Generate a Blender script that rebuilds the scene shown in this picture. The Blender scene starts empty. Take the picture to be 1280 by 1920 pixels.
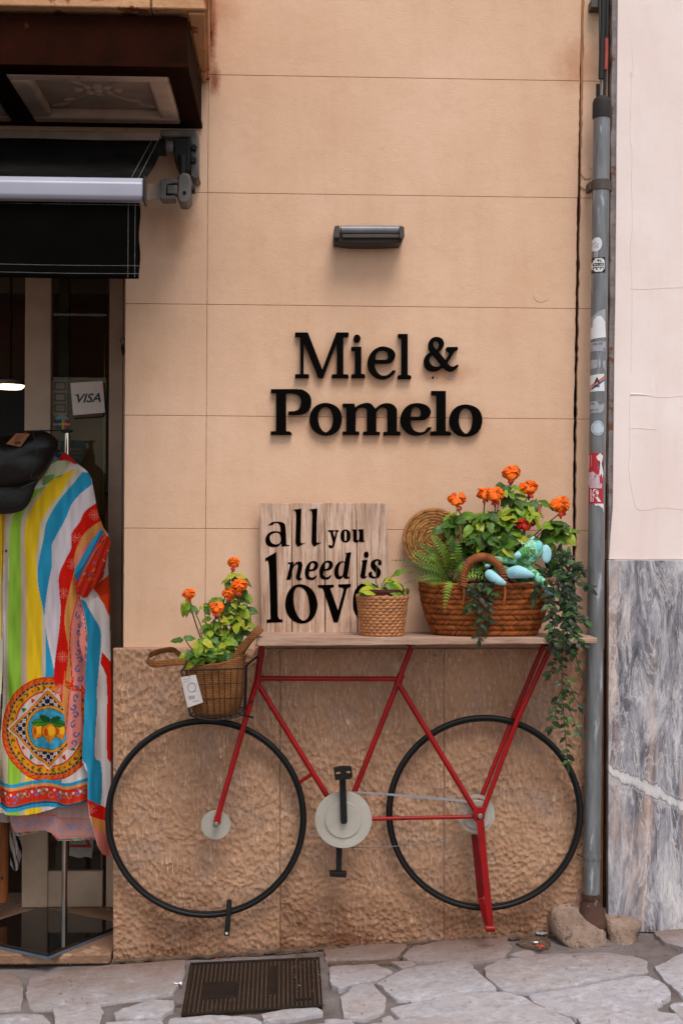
import bpy, math, random
import numpy as np
from mathutils import Vector, Matrix, noise, Quaternion

random.seed(7)
RNG = np.random.default_rng(11)
scene = bpy.context.scene
COL = scene.collection

# ------------------------------------------------------------ camera
FPX, DIST, HCAM, HOR = 2556.0, 4.5, 1.39, 1000.0
YAW, ROLL = math.radians(1.9), 0.006
CAM = Vector((0.0, -DIST, HCAM))
fwd = Vector((math.sin(YAW), math.cos(YAW), 0))
r0 = Vector((math.cos(YAW), -math.sin(YAW), 0))
zz = Vector((0, 0, 1))
right = r0 * math.cos(ROLL) + zz * math.sin(ROLL)
up = zz * math.cos(ROLL) - r0 * math.sin(ROLL)
cd = bpy.data.cameras.new('camera')
cam = bpy.data.objects.new('camera', cd)
COL.objects.link(cam)
M = Matrix((right, up, -fwd)).transposed().to_4x4()
M.translation = CAM
cam.matrix_world = M
cd.sensor_fit = 'VERTICAL'
cd.sensor_height = 36.0
cd.lens = 36.0 * FPX / 1920.0
cd.shift_y = (HOR - 960.0) / 1920.0
cd.clip_end = 500
cd.clip_start = 0.05
cd.dof.use_dof = True
cd.dof.focus_distance = 4.38
cd.dof.aperture_fstop = 4.0
scene.camera = cam

# ------------------------------------------------------------ sky, sun, exposure
SUN_EL, SUN_AZ = math.radians(60), math.radians(164)      # azimuth from +Y, clockwise: in front of the wall, slightly right
w = bpy.data.worlds.new('World')
scene.world = w
w.use_nodes = True
nt = w.node_tree
bg = nt.nodes['Background']
sky = nt.nodes.new('ShaderNodeTexSky')
sky.sky_type = 'NISHITA'
sky.sun_disc = False
sky.sun_elevation = SUN_EL
sky.sun_rotation = SUN_AZ
hs = nt.nodes.new('ShaderNodeHueSaturation')
hs.inputs['Saturation'].default_value = 0.26
nt.links.new(sky.outputs[0], hs.inputs['Color'])
nt.links.new(hs.outputs[0], bg.inputs['Color'])
bg.inputs['Strength'].default_value = 0.12
sd = bpy.data.lights.new('sun', 'SUN')
sun = bpy.data.objects.new('sun', sd)
COL.objects.link(sun)
sd.energy = 1.7
sd.angle = math.radians(28)
sd.color = (1.0, 0.965, 0.93)
d = Vector((math.sin(SUN_AZ) * math.cos(SUN_EL), math.cos(SUN_AZ) * math.cos(SUN_EL), math.sin(SUN_EL)))
sun.rotation_euler = d.to_track_quat('Z', 'Y').to_euler()
scene.view_settings.view_transform = 'Standard'
scene.view_settings.look = 'None'
scene.view_settings.gamma = 1
scene.view_settings.exposure = 0.6
scene.view_settings.use_curve_mapping = False

# ------------------------------------------------------------ helpers: photo sight lines to places in the street
def ray(px, py):
    return fwd * FPX + right * (px - 640.0) + up * (HOR - py)
def W(px, py, y=0.0):
    r = ray(px, py)
    return CAM + r * ((y - CAM.y) / r.y)
def PM(y=0.0):                       # metres per photo pixel at depth y
    return (DIST + y) / FPX
_a, _b = W(210, 1803, -0.035), W(1280, 1743, -0.065)
GX = (_b.z - _a.z) / (_b.x - _a.x)
G0 = _a.z - GX * _a.x
def gz(x, y=0.0):
    return G0 + GX * x
def G(px, py, lift=0.0):             # point on the sloping street
    r = ray(px, py)
    t = (G0 + lift + GX * CAM.x - CAM.z) / (r.z - GX * r.x)
    return CAM + r * t
def H(px, py, z):                    # point on a horizontal plane
    r = ray(px, py)
    return CAM + r * ((z - CAM.z) / r.z)

def lin(h):
    if isinstance(h, (tuple, list)):
        return tuple(h[:3])
    h = h.lstrip('#')
    out = []
    for i in (0, 2, 4):
        c = int(h[i:i + 2], 16) / 255.0
        out.append(c / 12.92 if c <= 0.04045 else ((c + 0.055) / 1.055) ** 2.4)
    return tuple(out)

# ------------------------------------------------------------ materials
MATS = {}
class NT:
    def __init__(s, name):
        s.m = bpy.data.materials.new(name)
        s.m.use_nodes = True
        s.t = s.m.node_tree
        s.b = s.t.nodes['Principled BSDF']
    def n(s, kind, **kw):
        nd = s.t.nodes.new('ShaderNode' + kind)
        for k, v in kw.items():
            setattr(nd, k, v)
        return nd
    def l(s, a, b):
        s.t.links.new(a, b)
    def coord(s, kind='Object', scale=(1, 1, 1)):
        if kind == 'World':
            g = s.n('NewGeometry').outputs['Position']
        else:
            g = s.n('TexCoord').outputs[kind]
        mp = s.n('Mapping')
        mp.inputs['Scale'].default_value = scale
        s.l(g, mp.inputs['Vector'])
        return mp.outputs[0]
    def noise(s, vec, scale, detail=4, rough=0.55, dist=0.0):
        nd = s.n('TexNoise')
        nd.inputs['Scale'].default_value = scale
        nd.inputs['Detail'].default_value = detail
        nd.inputs['Roughness'].default_value = rough
        nd.inputs['Distortion'].default_value = dist
        s.l(vec, nd.inputs['Vector'])
        return nd.outputs['Fac']
    def ramp(s, fac, stops):
        nd = s.n('ValToRGB')
        e = nd.color_ramp.elements
        while len(e) < len(stops):
            e.new(0.5)
        for el, (p, c) in zip(e, stops):
            el.position = p
            el.color = (*lin(c), 1) if not isinstance(c, (int, float)) else (c, c, c, 1)
        s.l(fac, nd.inputs[0])
        return nd.outputs[0]
    def mix(s, fac, a, b, mode='MIX'):
        nd = s.n('MixRGB', blend_type=mode)
        for i, v in ((0, fac), (1, a), (2, b)):
            if isinstance(v, (int, float)):
                nd.inputs[i].default_value = v if i == 0 else (v, v, v, 1)
            elif isinstance(v, (tuple, str)):
                nd.inputs[i].default_value = (*lin(v), 1)
            else:
                s.l(v, nd.inputs[i])
        return nd.outputs[0]
    def math(s, op, a, b=0.0, clamp=False):
        nd = s.n('Math', operation=op, use_clamp=clamp)
        for i, v in ((0, a), (1, b)):
            if isinstance(v, (int, float)):
                nd.inputs[i].default_value = v
            else:
                s.l(v, nd.inputs[i])
        return nd.outputs[0]
    def bump(s, h, dist=0.002, strength=1.0, prev=None):
        nd = s.n('Bump')
        nd.inputs['Distance'].default_value = dist
        nd.inputs['Strength'].default_value = strength
        s.l(h, nd.inputs['Height'])
        if prev is not None:
            s.l(prev, nd.inputs['Normal'])
        return nd.outputs[0]
    def setc(s, c):
        if isinstance(c, (tuple, str)):
            s.b.inputs['Base Color'].default_value = (*lin(c), 1)
        else:
            s.l(c, s.b.inputs['Base Color'])
    def done(s, rough=None, metal=0.0, normal=None, spec=None):
        if rough is not None:
            if isinstance(rough, (int, float)):
                s.b.inputs['Roughness'].default_value = rough
            else:
                s.l(rough, s.b.inputs['Roughness'])
        s.b.inputs['Metallic'].default_value = metal
        if spec is not None:
            s.b.inputs['Specular IOR Level'].default_value = spec
        if normal is not None:
            s.l(normal, s.b.inputs['Normal'])
        return s.m

def pmat(name, c, c2=None, scale=8, rough=0.6, metal=0.0, bump=0.0, bscale=60, stretch=(1, 1, 1), spec=0.4,
         wear=None, wear_amt=0.62, wear_scale=25, rand=0.0, kind='Object'):
    """colour c drifting to c2, fine relief, worn spots of colour wear, per-object value drift rand"""
    if name in MATS:
        return MATS[name]
    t = NT(name)
    v = t.coord(kind, stretch)
    if c2 is None:
        a = lin(c)
        c2 = tuple(x * 0.72 for x in a)
    col = t.mix(t.ramp(t.noise(v, scale, 6, 0.6), [(0.32, 0.0), (0.68, 1.0)]), c, c2)
    if wear is not None:
        col = t.mix(t.ramp(t.noise(v, wear_scale, 5, 0.65), [(wear_amt, 0.0), (min(wear_amt + 0.06, 1), 1.0)]), col, wear)
    if rand:
        oi = t.n('ObjectInfo')
        k = t.math('MULTIPLY_ADD', oi.outputs['Random'], 2 * rand)
        k.node.inputs[2].default_value = 1 - rand
        col = t.mix(1.0, col, k, 'MULTIPLY')
    t.setc(col)
    nrm = None
    if bump:
        nrm = t.bump(t.noise(v, bscale, 5, 0.6), bump)
    MATS[name] = t.done(rough, metal, nrm, spec)
    return MATS[name]

# ------------------------------------------------------------ mesh building
class MB:
    def __init__(s):
        s.v, s.f, s.c = [], [], []
    def add(s, vs, fs, col=None):
        o = len(s.v)
        s.v += [Vector(p) for p in vs]
        s.f += [tuple(i + o for i in f) for f in fs]
        s.c += [col or (1, 1, 1)] * len(vs)
        return s
    def box(s, x0, x1, y0, y1, z0, z1, col=None):
        vs = [(x, y, z) for z in (z0, z1) for y in (y0, y1) for x in (x0, x1)]
        return s.add(vs, [(0, 2, 3, 1), (4, 5, 7, 6), (0, 1, 5, 4), (2, 6, 7, 3), (0, 4, 6, 2), (1, 3, 7, 5)], col)
    def prism(s, front, off, col=None):
        n = len(front)
        off = Vector(off)
        vs = [Vector(p) for p in front] + [Vector(p) + off for p in front]
        fs = [tuple(range(n)), tuple(range(2 * n - 1, n - 1, -1))]
        fs += [(i, i + n, (i + 1) % n + n, (i + 1) % n) for i in range(n)]
        return s.add(vs, fs, col)
    def pxprism(s, poly, y, t, col=None):
        return s.prism([W(a, b, y) for a, b in poly], (0, t, 0), col)
    def tube(s, pts, r, n=10, closed=False, cap=True, flat=None, col=None, side=None):
        pts = [Vector(p) for p in pts]
        m = len(pts)
        rs = r if isinstance(r, (list, tuple)) else [r] * m
        vs, fs = [], []
        prev = None
        for i, p in enumerate(pts):
            if closed:
                tg = pts[(i + 1) % m] - pts[i - 1]
            else:
                tg = pts[min(i + 1, m - 1)] - pts[max(i - 1, 0)]
            tg.normalize()
            if prev is None:
                a = Vector(side) if side else (Vector((0, 1, 0)) if abs(tg.y) < 0.9 else Vector((1, 0, 0)))
            else:
                a = prev
            a = (a - tg * a.dot(tg)).normalized()
            prev = a
            b = tg.cross(a)
            for k in range(n):
                th = 2 * math.pi * k / n
                q = flat if flat else 1.0
                vs.append(p + (a * math.cos(th) * q + b * math.sin(th)) * rs[i])
        for i in range(m if closed else m - 1):
            j = (i + 1) % m
            for k in range(n):
                l = (k + 1) % n
                fs.append((i * n + k, i * n + l, j * n + l, j * n + k))
        if cap and not closed:
            fs.append(tuple(range(n - 1, -1, -1)))
            fs.append(tuple((m - 1) * n + k for k in range(n)))
        return s.add(vs, fs, col)
    def ell(s, c, rx, ry, rz, R=None, nu=16, nv=10, col=None):
        vs, fs = [], []
        c = Vector(c)
        for j in range(nv + 1):
            ph = math.pi * j / nv
            for i in range(nu):
                th = 2 * math.pi * i / nu
                p = Vector((rx * math.sin(ph) * math.cos(th), ry * math.sin(ph) * math.sin(th), rz * math.cos(ph)))
                if R is not None:
                    p = R @ p
                vs.append(c + p)
        for j in range(nv):
            for i in range(nu):
                k = (i + 1) % nu
                fs.append((j * nu + i, (j + 1) * nu + i, (j + 1) * nu + k, j * nu + k))
        return s.add(vs, fs, col)
    def disc(s, c, r, y0, y1, n=48, rz=None):          # disc facing the street, from y0 (front) to y1
        c = Vector(c)
        pts = [Vector((c.x + r * math.cos(2 * math.pi * i / n), y0, c.z + (rz or r) * math.sin(2 * math.pi * i / n))) for i in range(n)]
        return s.prism(pts, (0, y1 - y0, 0))
    def lathe(s, c, prof, n=32, ax='z', sx=1.0, sy=1.0, cap=True):
        vs, fs = [], []
        c = Vector(c)
        m = len(prof)
        for (r, h) in prof:
            for i in range(n):
                th = 2 * math.pi * i / n
                if ax == 'z':
                    vs.append(c + Vector((r * math.cos(th) * sx, r * math.sin(th) * sy, h)))
                else:
                    vs.append(c + Vector((r * math.cos(th) * sx, h, r * math.sin(th) * sy)))
        for j in range(m - 1):
            for i in range(n):
                k = (i + 1) % n
                fs.append((j * n + i, j * n + k, (j + 1) * n + k, (j + 1) * n + i))
        if cap:
            fs.append(tuple(range(n - 1, -1, -1)))
            fs.append(tuple((m - 1) * n + k for k in range(n)))
        return s.add(vs, fs)

def loc_of(o):
    return Vector(o['_loc']) if (o is not None and '_loc' in o) else Vector((0, 0, 0))
LOCS = {}
def thing(name, label, cat, loc=(0, 0, 0), group=None):
    o = bpy.data.objects.new(name, None)
    COL.objects.link(o)
    o.location = loc
    o.empty_display_size = 0.05
    o['label'] = label
    o['category'] = cat
    if group:
        o['group'] = group
    LOCS[o.name] = Vector(loc)
    return o
def root_loc(o):
    while o is not None and o.parent is not None:
        o = o.parent
    return LOCS.get(o.name, Vector((0, 0, 0))) if o is not None else Vector((0, 0, 0))
def mesh_of(mb, name, off=Vector((0, 0, 0)), colors=None, smooth=40):
    me = bpy.data.meshes.new(name)
    me.from_pydata([tuple(p - off) for p in mb.v], [], mb.f)
    if colors is True:
        colors = np.array([(*c, 1.0) for c in mb.c], dtype=np.float32)
    if colors is not None:
        at = me.color_attributes.new('Col', 'FLOAT_COLOR', 'POINT')
        at.data.foreach_set('color', np.asarray(colors, dtype=np.float32).ravel())
    me.update()
    if smooth:
        me.polygons.foreach_set('use_smooth', [True] * len(me.polygons))
        if smooth < 180:
            me.set_sharp_from_angle(angle=math.radians(smooth))
    return me
def obj(name, mb, mat, parent=None, bevel=0.0, smooth=40, colors=None, label=None, kind=None, seg=2, fixn=True):
    off = root_loc(parent)
    me = mb if isinstance(mb, bpy.types.Mesh) else mesh_of(mb, name, off, colors, smooth)
    me.materials.append(mat) if len(me.materials) == 0 else None
    o = bpy.data.objects.new(name, me)
    COL.objects.link(o)
    if parent is not None:
        o.parent = parent
    if fixn and not isinstance(mb, bpy.types.Mesh) and len(me.polygons) < 40000:
        import bmesh
        bm = bmesh.new()
        bm.from_mesh(me)
        bmesh.ops.recalc_face_normals(bm, faces=bm.faces)
        bm.to_mesh(me)
        bm.free()
    if bevel:
        b = o.modifiers.new('bevel', 'BEVEL')
        b.width = bevel
        b.segments = seg
        b.limit_method = 'ANGLE'
        b.angle_limit = math.radians(38)
        b.harden_normals = False
    if label:
        o['label'] = label
    if kind:
        o['kind'] = kind
    return o
def place(name, me, Mx, parent, mat=None):
    """a piece that shares mesh data me, standing at world matrix Mx, as a child of parent"""
    o = bpy.data.objects.new(name, me)
    COL.objects.link(o)
    o.parent = parent
    o.matrix_basis = Matrix.Translation(-root_loc(parent)) @ Mx
    return o
def solo(name, mb, mat, label, cat, group=None, **kw):
    if isinstance(mb, MB):
        xs = [p.x for p in mb.v]; ys = [p.y for p in mb.v]; zs = [p.z for p in mb.v]
        base = Vector(((min(xs) + max(xs)) / 2, (min(ys) + max(ys)) / 2, min(zs)))
        mb.v = [p - base for p in mb.v]
        o = obj(name, mb, mat, None, **kw)
        o.location = base
        LOCS[o.name] = base
    else:
        o = obj(name, mb, mat, None, **kw)
    o['label'] = label
    o['category'] = cat
    if group:
        o['group'] = group
    return o
def struct(name, mb, mat, **kw):
    return obj(name, mb, mat, None, kind='structure', **kw)

def frame(origin, xdir, ydir):
    """matrix whose X runs along xdir and whose Z is roughly ydir's normal"""
    x = Vector(xdir).normalized()
    z = x.cross(Vector(ydir)).normalized()
    y = z.cross(x)
    m = Matrix((x, y, z)).transposed().to_4x4()
    m.translation = Vector(origin)
    return m

def catmull(pts, closed=False, n=8):
    """pts: Vectors; smooth line through them"""
    pts = [Vector(p) for p in pts]
    m = len(pts)
    out = []
    rng_ = range(m if closed else m - 1)
    for i in rng_:
        p1, p2 = pts[i], pts[(i + 1) % m]
        p0 = pts[i - 1] if (closed or i > 0) else p1
        p3 = pts[(i + 2) % m] if (closed or i + 2 < m) else p2
        for k in range(n):
            t = k / n
            out.append(0.5 * ((2 * p1) + (p2 - p0) * t + (2 * p0 - 5 * p1 + 4 * p2 - p3) * t * t + (3 * p1 - p0 - 3 * p2 + p3) * t ** 3))
    if not closed:
        out.append(pts[-1])
    return out

def contour(txt, n=5):
    """'x,y x,yc ...': closed outline; points marked c are corners, the rest are passed smoothly"""
    P, Cn = [], []
    for tok in txt.split():
        c = tok.endswith('c')
        a, b = tok.rstrip('c').split(',')
        P.append((float(a), float(b)))
        Cn.append(c)
    m = len(P)
    out = []
    for i in range(m):
        p1, p2 = P[i], P[(i + 1) % m]
        if Cn[i] and Cn[(i + 1) % m]:
            out.append(p1)
            continue
        p0 = p1 if Cn[i] else P[i - 1]
        p3 = p2 if Cn[(i + 1) % m] else P[(i + 2) % m]
        for k in range(n):
            t = k / n
            out.append(tuple(0.5 * ((2 * p1[j]) + (p2[j] - p0[j]) * t + (2 * p0[j] - 5 * p1[j] + 4 * p2[j] - p3[j]) * t * t
                                    + (3 * p1[j] - p0[j] - 3 * p2[j] + p3[j]) * t ** 3) for j in (0, 1)))
    return out
def ellc(cx, cy, rx, ry, n=40, tilt=0.0):
    return [(cx + rx * math.cos(t) * math.cos(tilt) - ry * math.sin(t) * math.sin(tilt), cy + rx * math.cos(t) * math.sin(tilt) + ry * math.sin(t) * math.cos(tilt))
            for t in [2 * math.pi * i / n for i in range(n)]]

def curve_mesh(contours, depth, bev=0.0, name='glyph'):
    """contours: lists of (u, v) metres; filled, extruded; returns verts (u, v, w) and faces with w in 0..depth toward the viewer"""
    cu = bpy.data.curves.new(name, 'CURVE')
    cu.dimensions = '2D'
    cu.fill_mode = 'BOTH'
    cu.extrude = max(depth / 2 - bev, 0.0001)
    cu.bevel_depth = bev
    cu.bevel_resolution = 1
    if bev:
        cu.offset = -bev
    for c in contours:
        sp = cu.splines.new('POLY')
        sp.points.add(len(c) - 1)
        for p, q in zip(sp.points, c):
            p.co = (q[0], q[1], 0, 1)
        sp.use_cyclic_u = True
    ob = bpy.data.objects.new(name, cu)
    me = bpy.data.meshes.new_from_object(ob)
    vs = [Vector((v.co.x, v.co.y, v.co.z + depth / 2)) for v in me.vertices]
    fs = [tuple(p.vertices) for p in me.polygons]
    bpy.data.objects.remove(ob)
    bpy.data.curves.remove(cu)
    bpy.data.meshes.remove(me)
    return vs, fs
def glyph(mb, contours_px, yback, depth, bev=0.0, plane=None):
    """outline in photo pixels standing on the wall plane y = yback, coming depth metres forward"""
    cs = []
    for c in contours_px:
        q = []
        for (a, b) in c:
            p = W(a, b, yback - depth)
            q.append((p.x, p.z))
        cs.append(q)
    vs, fs = curve_mesh(cs, depth, bev)
    mb.add([(v.x, yback - v.z, v.y) for v in vs], fs)
    return mb
def text_mesh(txt, height, shear=0.0, xscale=1.0, off=0.0, font_spacing=1.0):
    """verts (u, v) of the default font with cap height = height, centred"""
    cu = bpy.data.curves.new('t', 'FONT')
    cu.body = txt
    cu.size = height / 0.7
    cu.shear = shear
    cu.offset = off
    cu.resolution_u = 3
    cu.space_character = font_spacing
    ob = bpy.data.objects.new('t', cu)
    me = bpy.data.meshes.new_from_object(ob)
    xs = [v.co.x for v in me.vertices]
    ys = [v.co.y for v in me.vertices]
    cx, cy = (min(xs) + max(xs)) / 2, (min(ys) + max(ys)) / 2
    vs = [((v.co.x - cx) * xscale, v.co.y - cy) for v in me.vertices]
    fs = [tuple(p.vertices) for p in me.polygons]
    bpy.data.objects.remove(ob)
    bpy.data.curves.remove(cu)
    bpy.data.meshes.remove(me)
    return vs, fs

# numpy value noise and polygon filling, for relief and for printed cloth
def vnoise(h, w_, cy, cx, rng=RNG):
    gy, gx = int(h / cy) + 3, int(w_ / cx) + 3
    g = rng.random((gy, gx))
    y = np.arange(h) / cy
    x = np.arange(w_) / cx
    y0, x0 = y.astype(int), x.astype(int)
    fy, fx = y - y0, x - x0
    fy, fx = fy * fy * (3 - 2 * fy), fx * fx * (3 - 2 * fx)
    fy, fx = fy[:, None], fx[None, :]
    a = g[y0][:, x0]; b = g[y0][:, x0 + 1]; c = g[y0 + 1][:, x0]; e = g[y0 + 1][:, x0 + 1]
    return (a * (1 - fx) + b * fx) * (1 - fy) + (c * (1 - fx) + e * fx) * fy
class Canvas:
    def __init__(s, x0, y0, x1, y1, res=1.0, base=(1, 1, 1)):
        s.x0, s.y0, s.res = x0, y0, res
        s.w, s.h = int((x1 - x0) / res), int((y1 - y0) / res)
        s.X, s.Y = np.meshgrid(x0 + np.arange(s.w) * res, y0 + np.arange(s.h) * res)
        s.c = np.zeros((s.h, s.w, 3), np.float32)
        s.c[:] = lin(base)
    def mask(s, poly):
        m = np.zeros((s.h, s.w), bool)
        P = list(poly)
        for i in range(len(P)):
            (xa, ya), (xb, yb) = P[i - 1], P[i]
            if ya == yb:
                continue
            cond = (s.Y >= min(ya, yb)) & (s.Y < max(ya, yb))
            m ^= cond & (s.X < xa + (s.Y - ya) * (xb - xa) / (yb - ya))
        return m
    def fill(s, poly, col, a=1.0, clip=None):
        m = s.mask(poly)
        if clip is not None:
            m &= clip
        s.c[m] = s.c[m] * (1 - a) + np.array(lin(col), np.float32) * a
        return m
    def paint(s, m, col, a=1.0):
        s.c[m] = s.c[m] * (1 - a) + np.array(lin(col), np.float32) * a
    def ring(s, cx, cy, rx, ry):
        return np.hypot((s.X - cx) / rx, (s.Y - cy) / ry)
    def line(s, pts, wid, col, clip=None):
        m = np.zeros((s.h, s.w), bool)
        for (xa, ya), (xb, yb) in zip(pts[:-1], pts[1:]):
            L = max((xb - xa) ** 2 + (yb - ya) ** 2, 1e-6)
            ix0 = max(int((min(xa, xb) - wid - s.x0) / s.res), 0); ix1 = int((max(xa, xb) + wid - s.x0) / s.res) + 2
            iy0 = max(int((min(ya, yb) - wid - s.y0) / s.res), 0); iy1 = int((max(ya, yb) + wid - s.y0) / s.res) + 2
            if ix1 <= 0 or iy1 <= 0:
                continue
            X, Y = s.X[iy0:iy1, ix0:ix1], s.Y[iy0:iy1, ix0:ix1]
            t = np.clip(((X - xa) * (xb - xa) + (Y - ya) * (yb - ya)) / L, 0, 1)
            m[iy0:iy1, ix0:ix1] |= np.hypot(X - xa - t * (xb - xa), Y - ya - t * (yb - ya)) < wid / 2
        if clip is not None:
            m &= clip
        s.paint(m, col)
# ------------------------------------------------------------ materials of the setting
def plaster_mat(name, c, c2, rust=True):
    t = NT(name)
    v = t.coord('World')
    col = t.mix(t.ramp(t.noise(v, 1.6, 5, 0.6), [(0.3, 0.0), (0.7, 1.0)]), c, c2)
    st = t.coord('World', (5, 5, 0.7))
    col = t.mix(t.math('MULTIPLY', t.ramp(t.noise(st, 2.2, 6, 0.65), [(0.45, 0.0), (0.75, 1.0)]), 0.13), col, 'a8744c')
    col = t.mix(t.math('MULTIPLY', t.ramp(t.noise(v, 9, 7, 0.7), [(0.5, 0.0), (0.8, 1.0)]), 0.16), col, '9a6c4a')
    col = t.mix(t.ramp(t.noise(v, 46, 3, 0.5), [(0.74, 0.0), (0.78, 0.5)]), col, '8b5c41')
    if rust:      # rust washed out of the balcony corner and grime with painted contact shade round the letters
        def spot(px, py, rx, ry, colr, amt, sc=14):
            nonlocal col
            p = W(px, py, 0)
            sub = t.n('VectorMath', operation='SUBTRACT'); sub.inputs[1].default_value = p
            t.l(t.n('NewGeometry').outputs['Position'], sub.inputs[0])
            mu = t.n('VectorMath', operation='MULTIPLY'); mu.inputs[1].default_value = (1 / (rx * PM()), 0, 1 / (ry * PM()))
            t.l(sub.outputs[0], mu.inputs[0])
            ln = t.n('VectorMath', operation='LENGTH'); t.l(mu.outputs[0], ln.inputs[0])
            f = t.math('MULTIPLY_ADD', t.noise(v, sc, 6, 0.7), 1.3)
            f.node.inputs[2].default_value = -0.65
            f = t.math('ADD', ln.outputs['Value'], f)
            f = t.math('MULTIPLY', t.ramp(f, [(0.25, 1.0), (1.0, 0.0)]), amt)
            col = t.mix(f, col, colr)
        spot(397, 50, 12, 100, '8a3a12', 0.9, 40)
        spot(400, 20, 70, 50, 'a8663c', 0.4)
        spot(402, 150, 14, 40, '7a3214', 0.8, 30)
        spot(705, 790, 240, 60, 'a8683c', 0.35)
        spot(660, 690, 150, 55, 'a8683c', 0.30)
        spot(840, 700, 60, 30, 'a8683c', 0.45)
        spot(1085, 120, 60, 60, 'a86a44', 0.5)
        spot(330, 430, 60, 60, '9c6238', 0.35)
    t.setc(col)
    n1 = t.bump(t.noise(v, 210, 5, 0.75), 0.0022, 0.7)
    n2 = t.bump(t.noise(v, 28, 5, 0.6), 0.004, 0.4, n1)
    return t.done(0.9, 0, n2, 0.2)
PEACH = plaster_mat('peach_plaster', 'deb89c', 'd1a888')
PEACH_DK = pmat('mortar_in_joints', 'ab7852', '8f6040', 12, 0.95, bump=0.001, kind='World')
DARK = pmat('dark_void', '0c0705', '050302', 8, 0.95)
PINK = None
def pink_mat():
    t = NT('pink_render')
    v = t.coord('World')
    col = t.mix(t.ramp(t.noise(v, 1.8, 5, 0.6), [(0.3, 0.0), (0.7, 1.0)]), 'ecdcd6', 'e2cdc4')
    col = t.mix(t.math('MULTIPLY', t.ramp(t.noise(t.coord('World', (4, 4, .8)), 3, 6, 0.65), [(0.5, 0.0), (0.8, 1.0)]), 0.3), col, 'd2b3a8')
    col = t.mix(t.math('MULTIPLY', t.ramp(t.noise(v, 20, 6, 0.7), [(0.56, 0.0), (0.72, 1.0)]), 0.25), col, 'd6bfb6')
    t.setc(col)
    n1 = t.bump(t.noise(v, 200, 4, 0.7), 0.001, 0.5)
    n2 = t.bump(t.noise(v, 7, 4, 0.5), 0.006, 0.3, n1)
    return t.done(0.88, 0, n2, 0.2)
PINK = pink_mat()

# ------------------------------------------------------------ the peach wall, block by block
rows = [(-330, -330), (-130, -115), (138.5, 150.5), (358, 372.5), (568, 580), (776, 788.5), (987, 999), (1214, 1220)]
rows_y = [W(640, a + (b - a) * (640 - 232) / 860, 0).z for a, b in rows]
XL = W(233, 900, 0).x                       # edge of the shop opening
XJ = W(387.5, 700, 0).x
def xcrack(z):                              # the wandering open joint beside the drainpipe
    py = HOR - z * 0
    pts = [(-330, 1094), (0, 1091.5), (120, 1089.5), (250, 1087.5), (400, 1084), (600, 1081), (800, 1077.5), (1000, 1076), (1200, 1073)]
    zs = [(W(b, a, 0).z, W(b, a, 0).x) for a, b in pts]
    for (za, xa), (zb, xb) in zip(zs[:-1], zs[1:]):
        if zb <= z <= za:
            return xb + (xa - xb) * (z - zb) / (za - zb)
    return zs[0][1] if z > zs[0][0] else zs[-1][1]
XR = W(1136, 700, 0).x
wall = thing('peach_wall', 'peach plastered shop wall scored into large blocks above a hammered stone plinth', 'wall', (W(650, 1700, 0).x, 0, gz(0)))
def block(xa, xb, z0, z1, ja=False, jb=False):
    """plaster block face; ja / jb: left / right edge follows the ragged crack"""
    g = 0.0008
    n = 22
    pts = []
    for i in range(n + 1):                                  # left edge, going up
        z = z0 + g + (z1 - z0 - 2 * g) * i / n
        x = (xcrack(z) + 0.0055 + random.uniform(-.0018, .0022)) if ja else xa + g + random.uniform(-.0003, .0003)
        pts.append((x, z))
    for i in range(n + 1):
        z = z1 - g - (z1 - z0 - 2 * g) * i / n
        x = (xcrack(z) - 0.0045 - random.uniform(-.0005, .0018)) if jb else xb - g + random.uniform(-.0003, .0003)
        pts.append((x, z))
    m = MB().prism([(x, 0, z) for x, z in pts], (0, 0.02, 0))
    return obj('plaster_block', m, PEACH, wall, bevel=0.0009, smooth=30)
z_soffit = W(300, 470, 0).z                 # top of the shop opening
for k in range(len(rows_y) - 1):
    z1, z0 = rows_y[k], rows_y[k + 1]
    if k == len(rows_y) - 2:
        z0 = W(640, 1216, 0).z
    if k < 2:
        block(XL - 1.6, 0, z0, z1, jb=True)
    else:
        if z0 >= z_soffit - 0.35:
            block(XL - 1.6, XL - 0.75, max(z0, z_soffit), z1)
            block(XL - 0.75, XL, max(z0, z_soffit), z1)
        block(XL, XJ, z0, z1)
        block(XJ, 0, z0, z1, jb=True)
    block(0, XR, z0, z1, ja=True)
ztop = rows_y[0]
core = MB()
core.box(XL + .001, xcrack(1.0) - 0.012, 0.0022, 0.62, -0.3, ztop)
core.box(XL - 1.6, XL + .001, 0.004, 0.5, z_soffit + .002, ztop)
obj('wall_core', core, PEACH_DK, wall)
c2 = MB().box(xcrack(1.0) + 0.016, XR, 0.0022, 0.62, -0.3, ztop)
obj('wall_core', c2, PEACH_DK, wall)
obj('joint_void', MB().box(xcrack(1.0) - .012, xcrack(1.0) + .016, 0.05, 0.3, -.3, ztop), DARK, wall)
# faint filled patches, bolt holes and a plaster plug under the ampersand
pk = pmat('old_filler', 'b9a090', 'a58a78', 30, 0.95, bump=0.001)
def blob(px, py, rx, ry, name, m, dep=0.0015, wob=.12, par=wall, yy=0.0):
    pts = []
    for i in range(18):
        a = 2 * math.pi * i / 18
        k = 1 + random.uniform(-wob, wob)
        pts.append((px + rx * k * math.cos(a), py + ry * k * math.sin(a)))
    return obj(name, MB().pxprism(pts, yy - dep, dep + .002), m, par, bevel=.0006)
blob(844, 708, 6, 4.5, 'filled_hole', pk)
blob(811, 708, 2.2, 2.6, 'bolt_hole', DARK, .0006)
blob(819, 708.5, 1, 1, 'bolt_hole', DARK, .0006)
blob(1014, 552, 15, 15, 'filled_patch', PEACH, .0012, .06)
for (px, py, rx, ry) in ((1099, 325, 9, 12), (1098, 347, 9, 9)):
    blob(px, py, rx, ry, 'loose_flake', PEACH, .006, .2)
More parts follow.
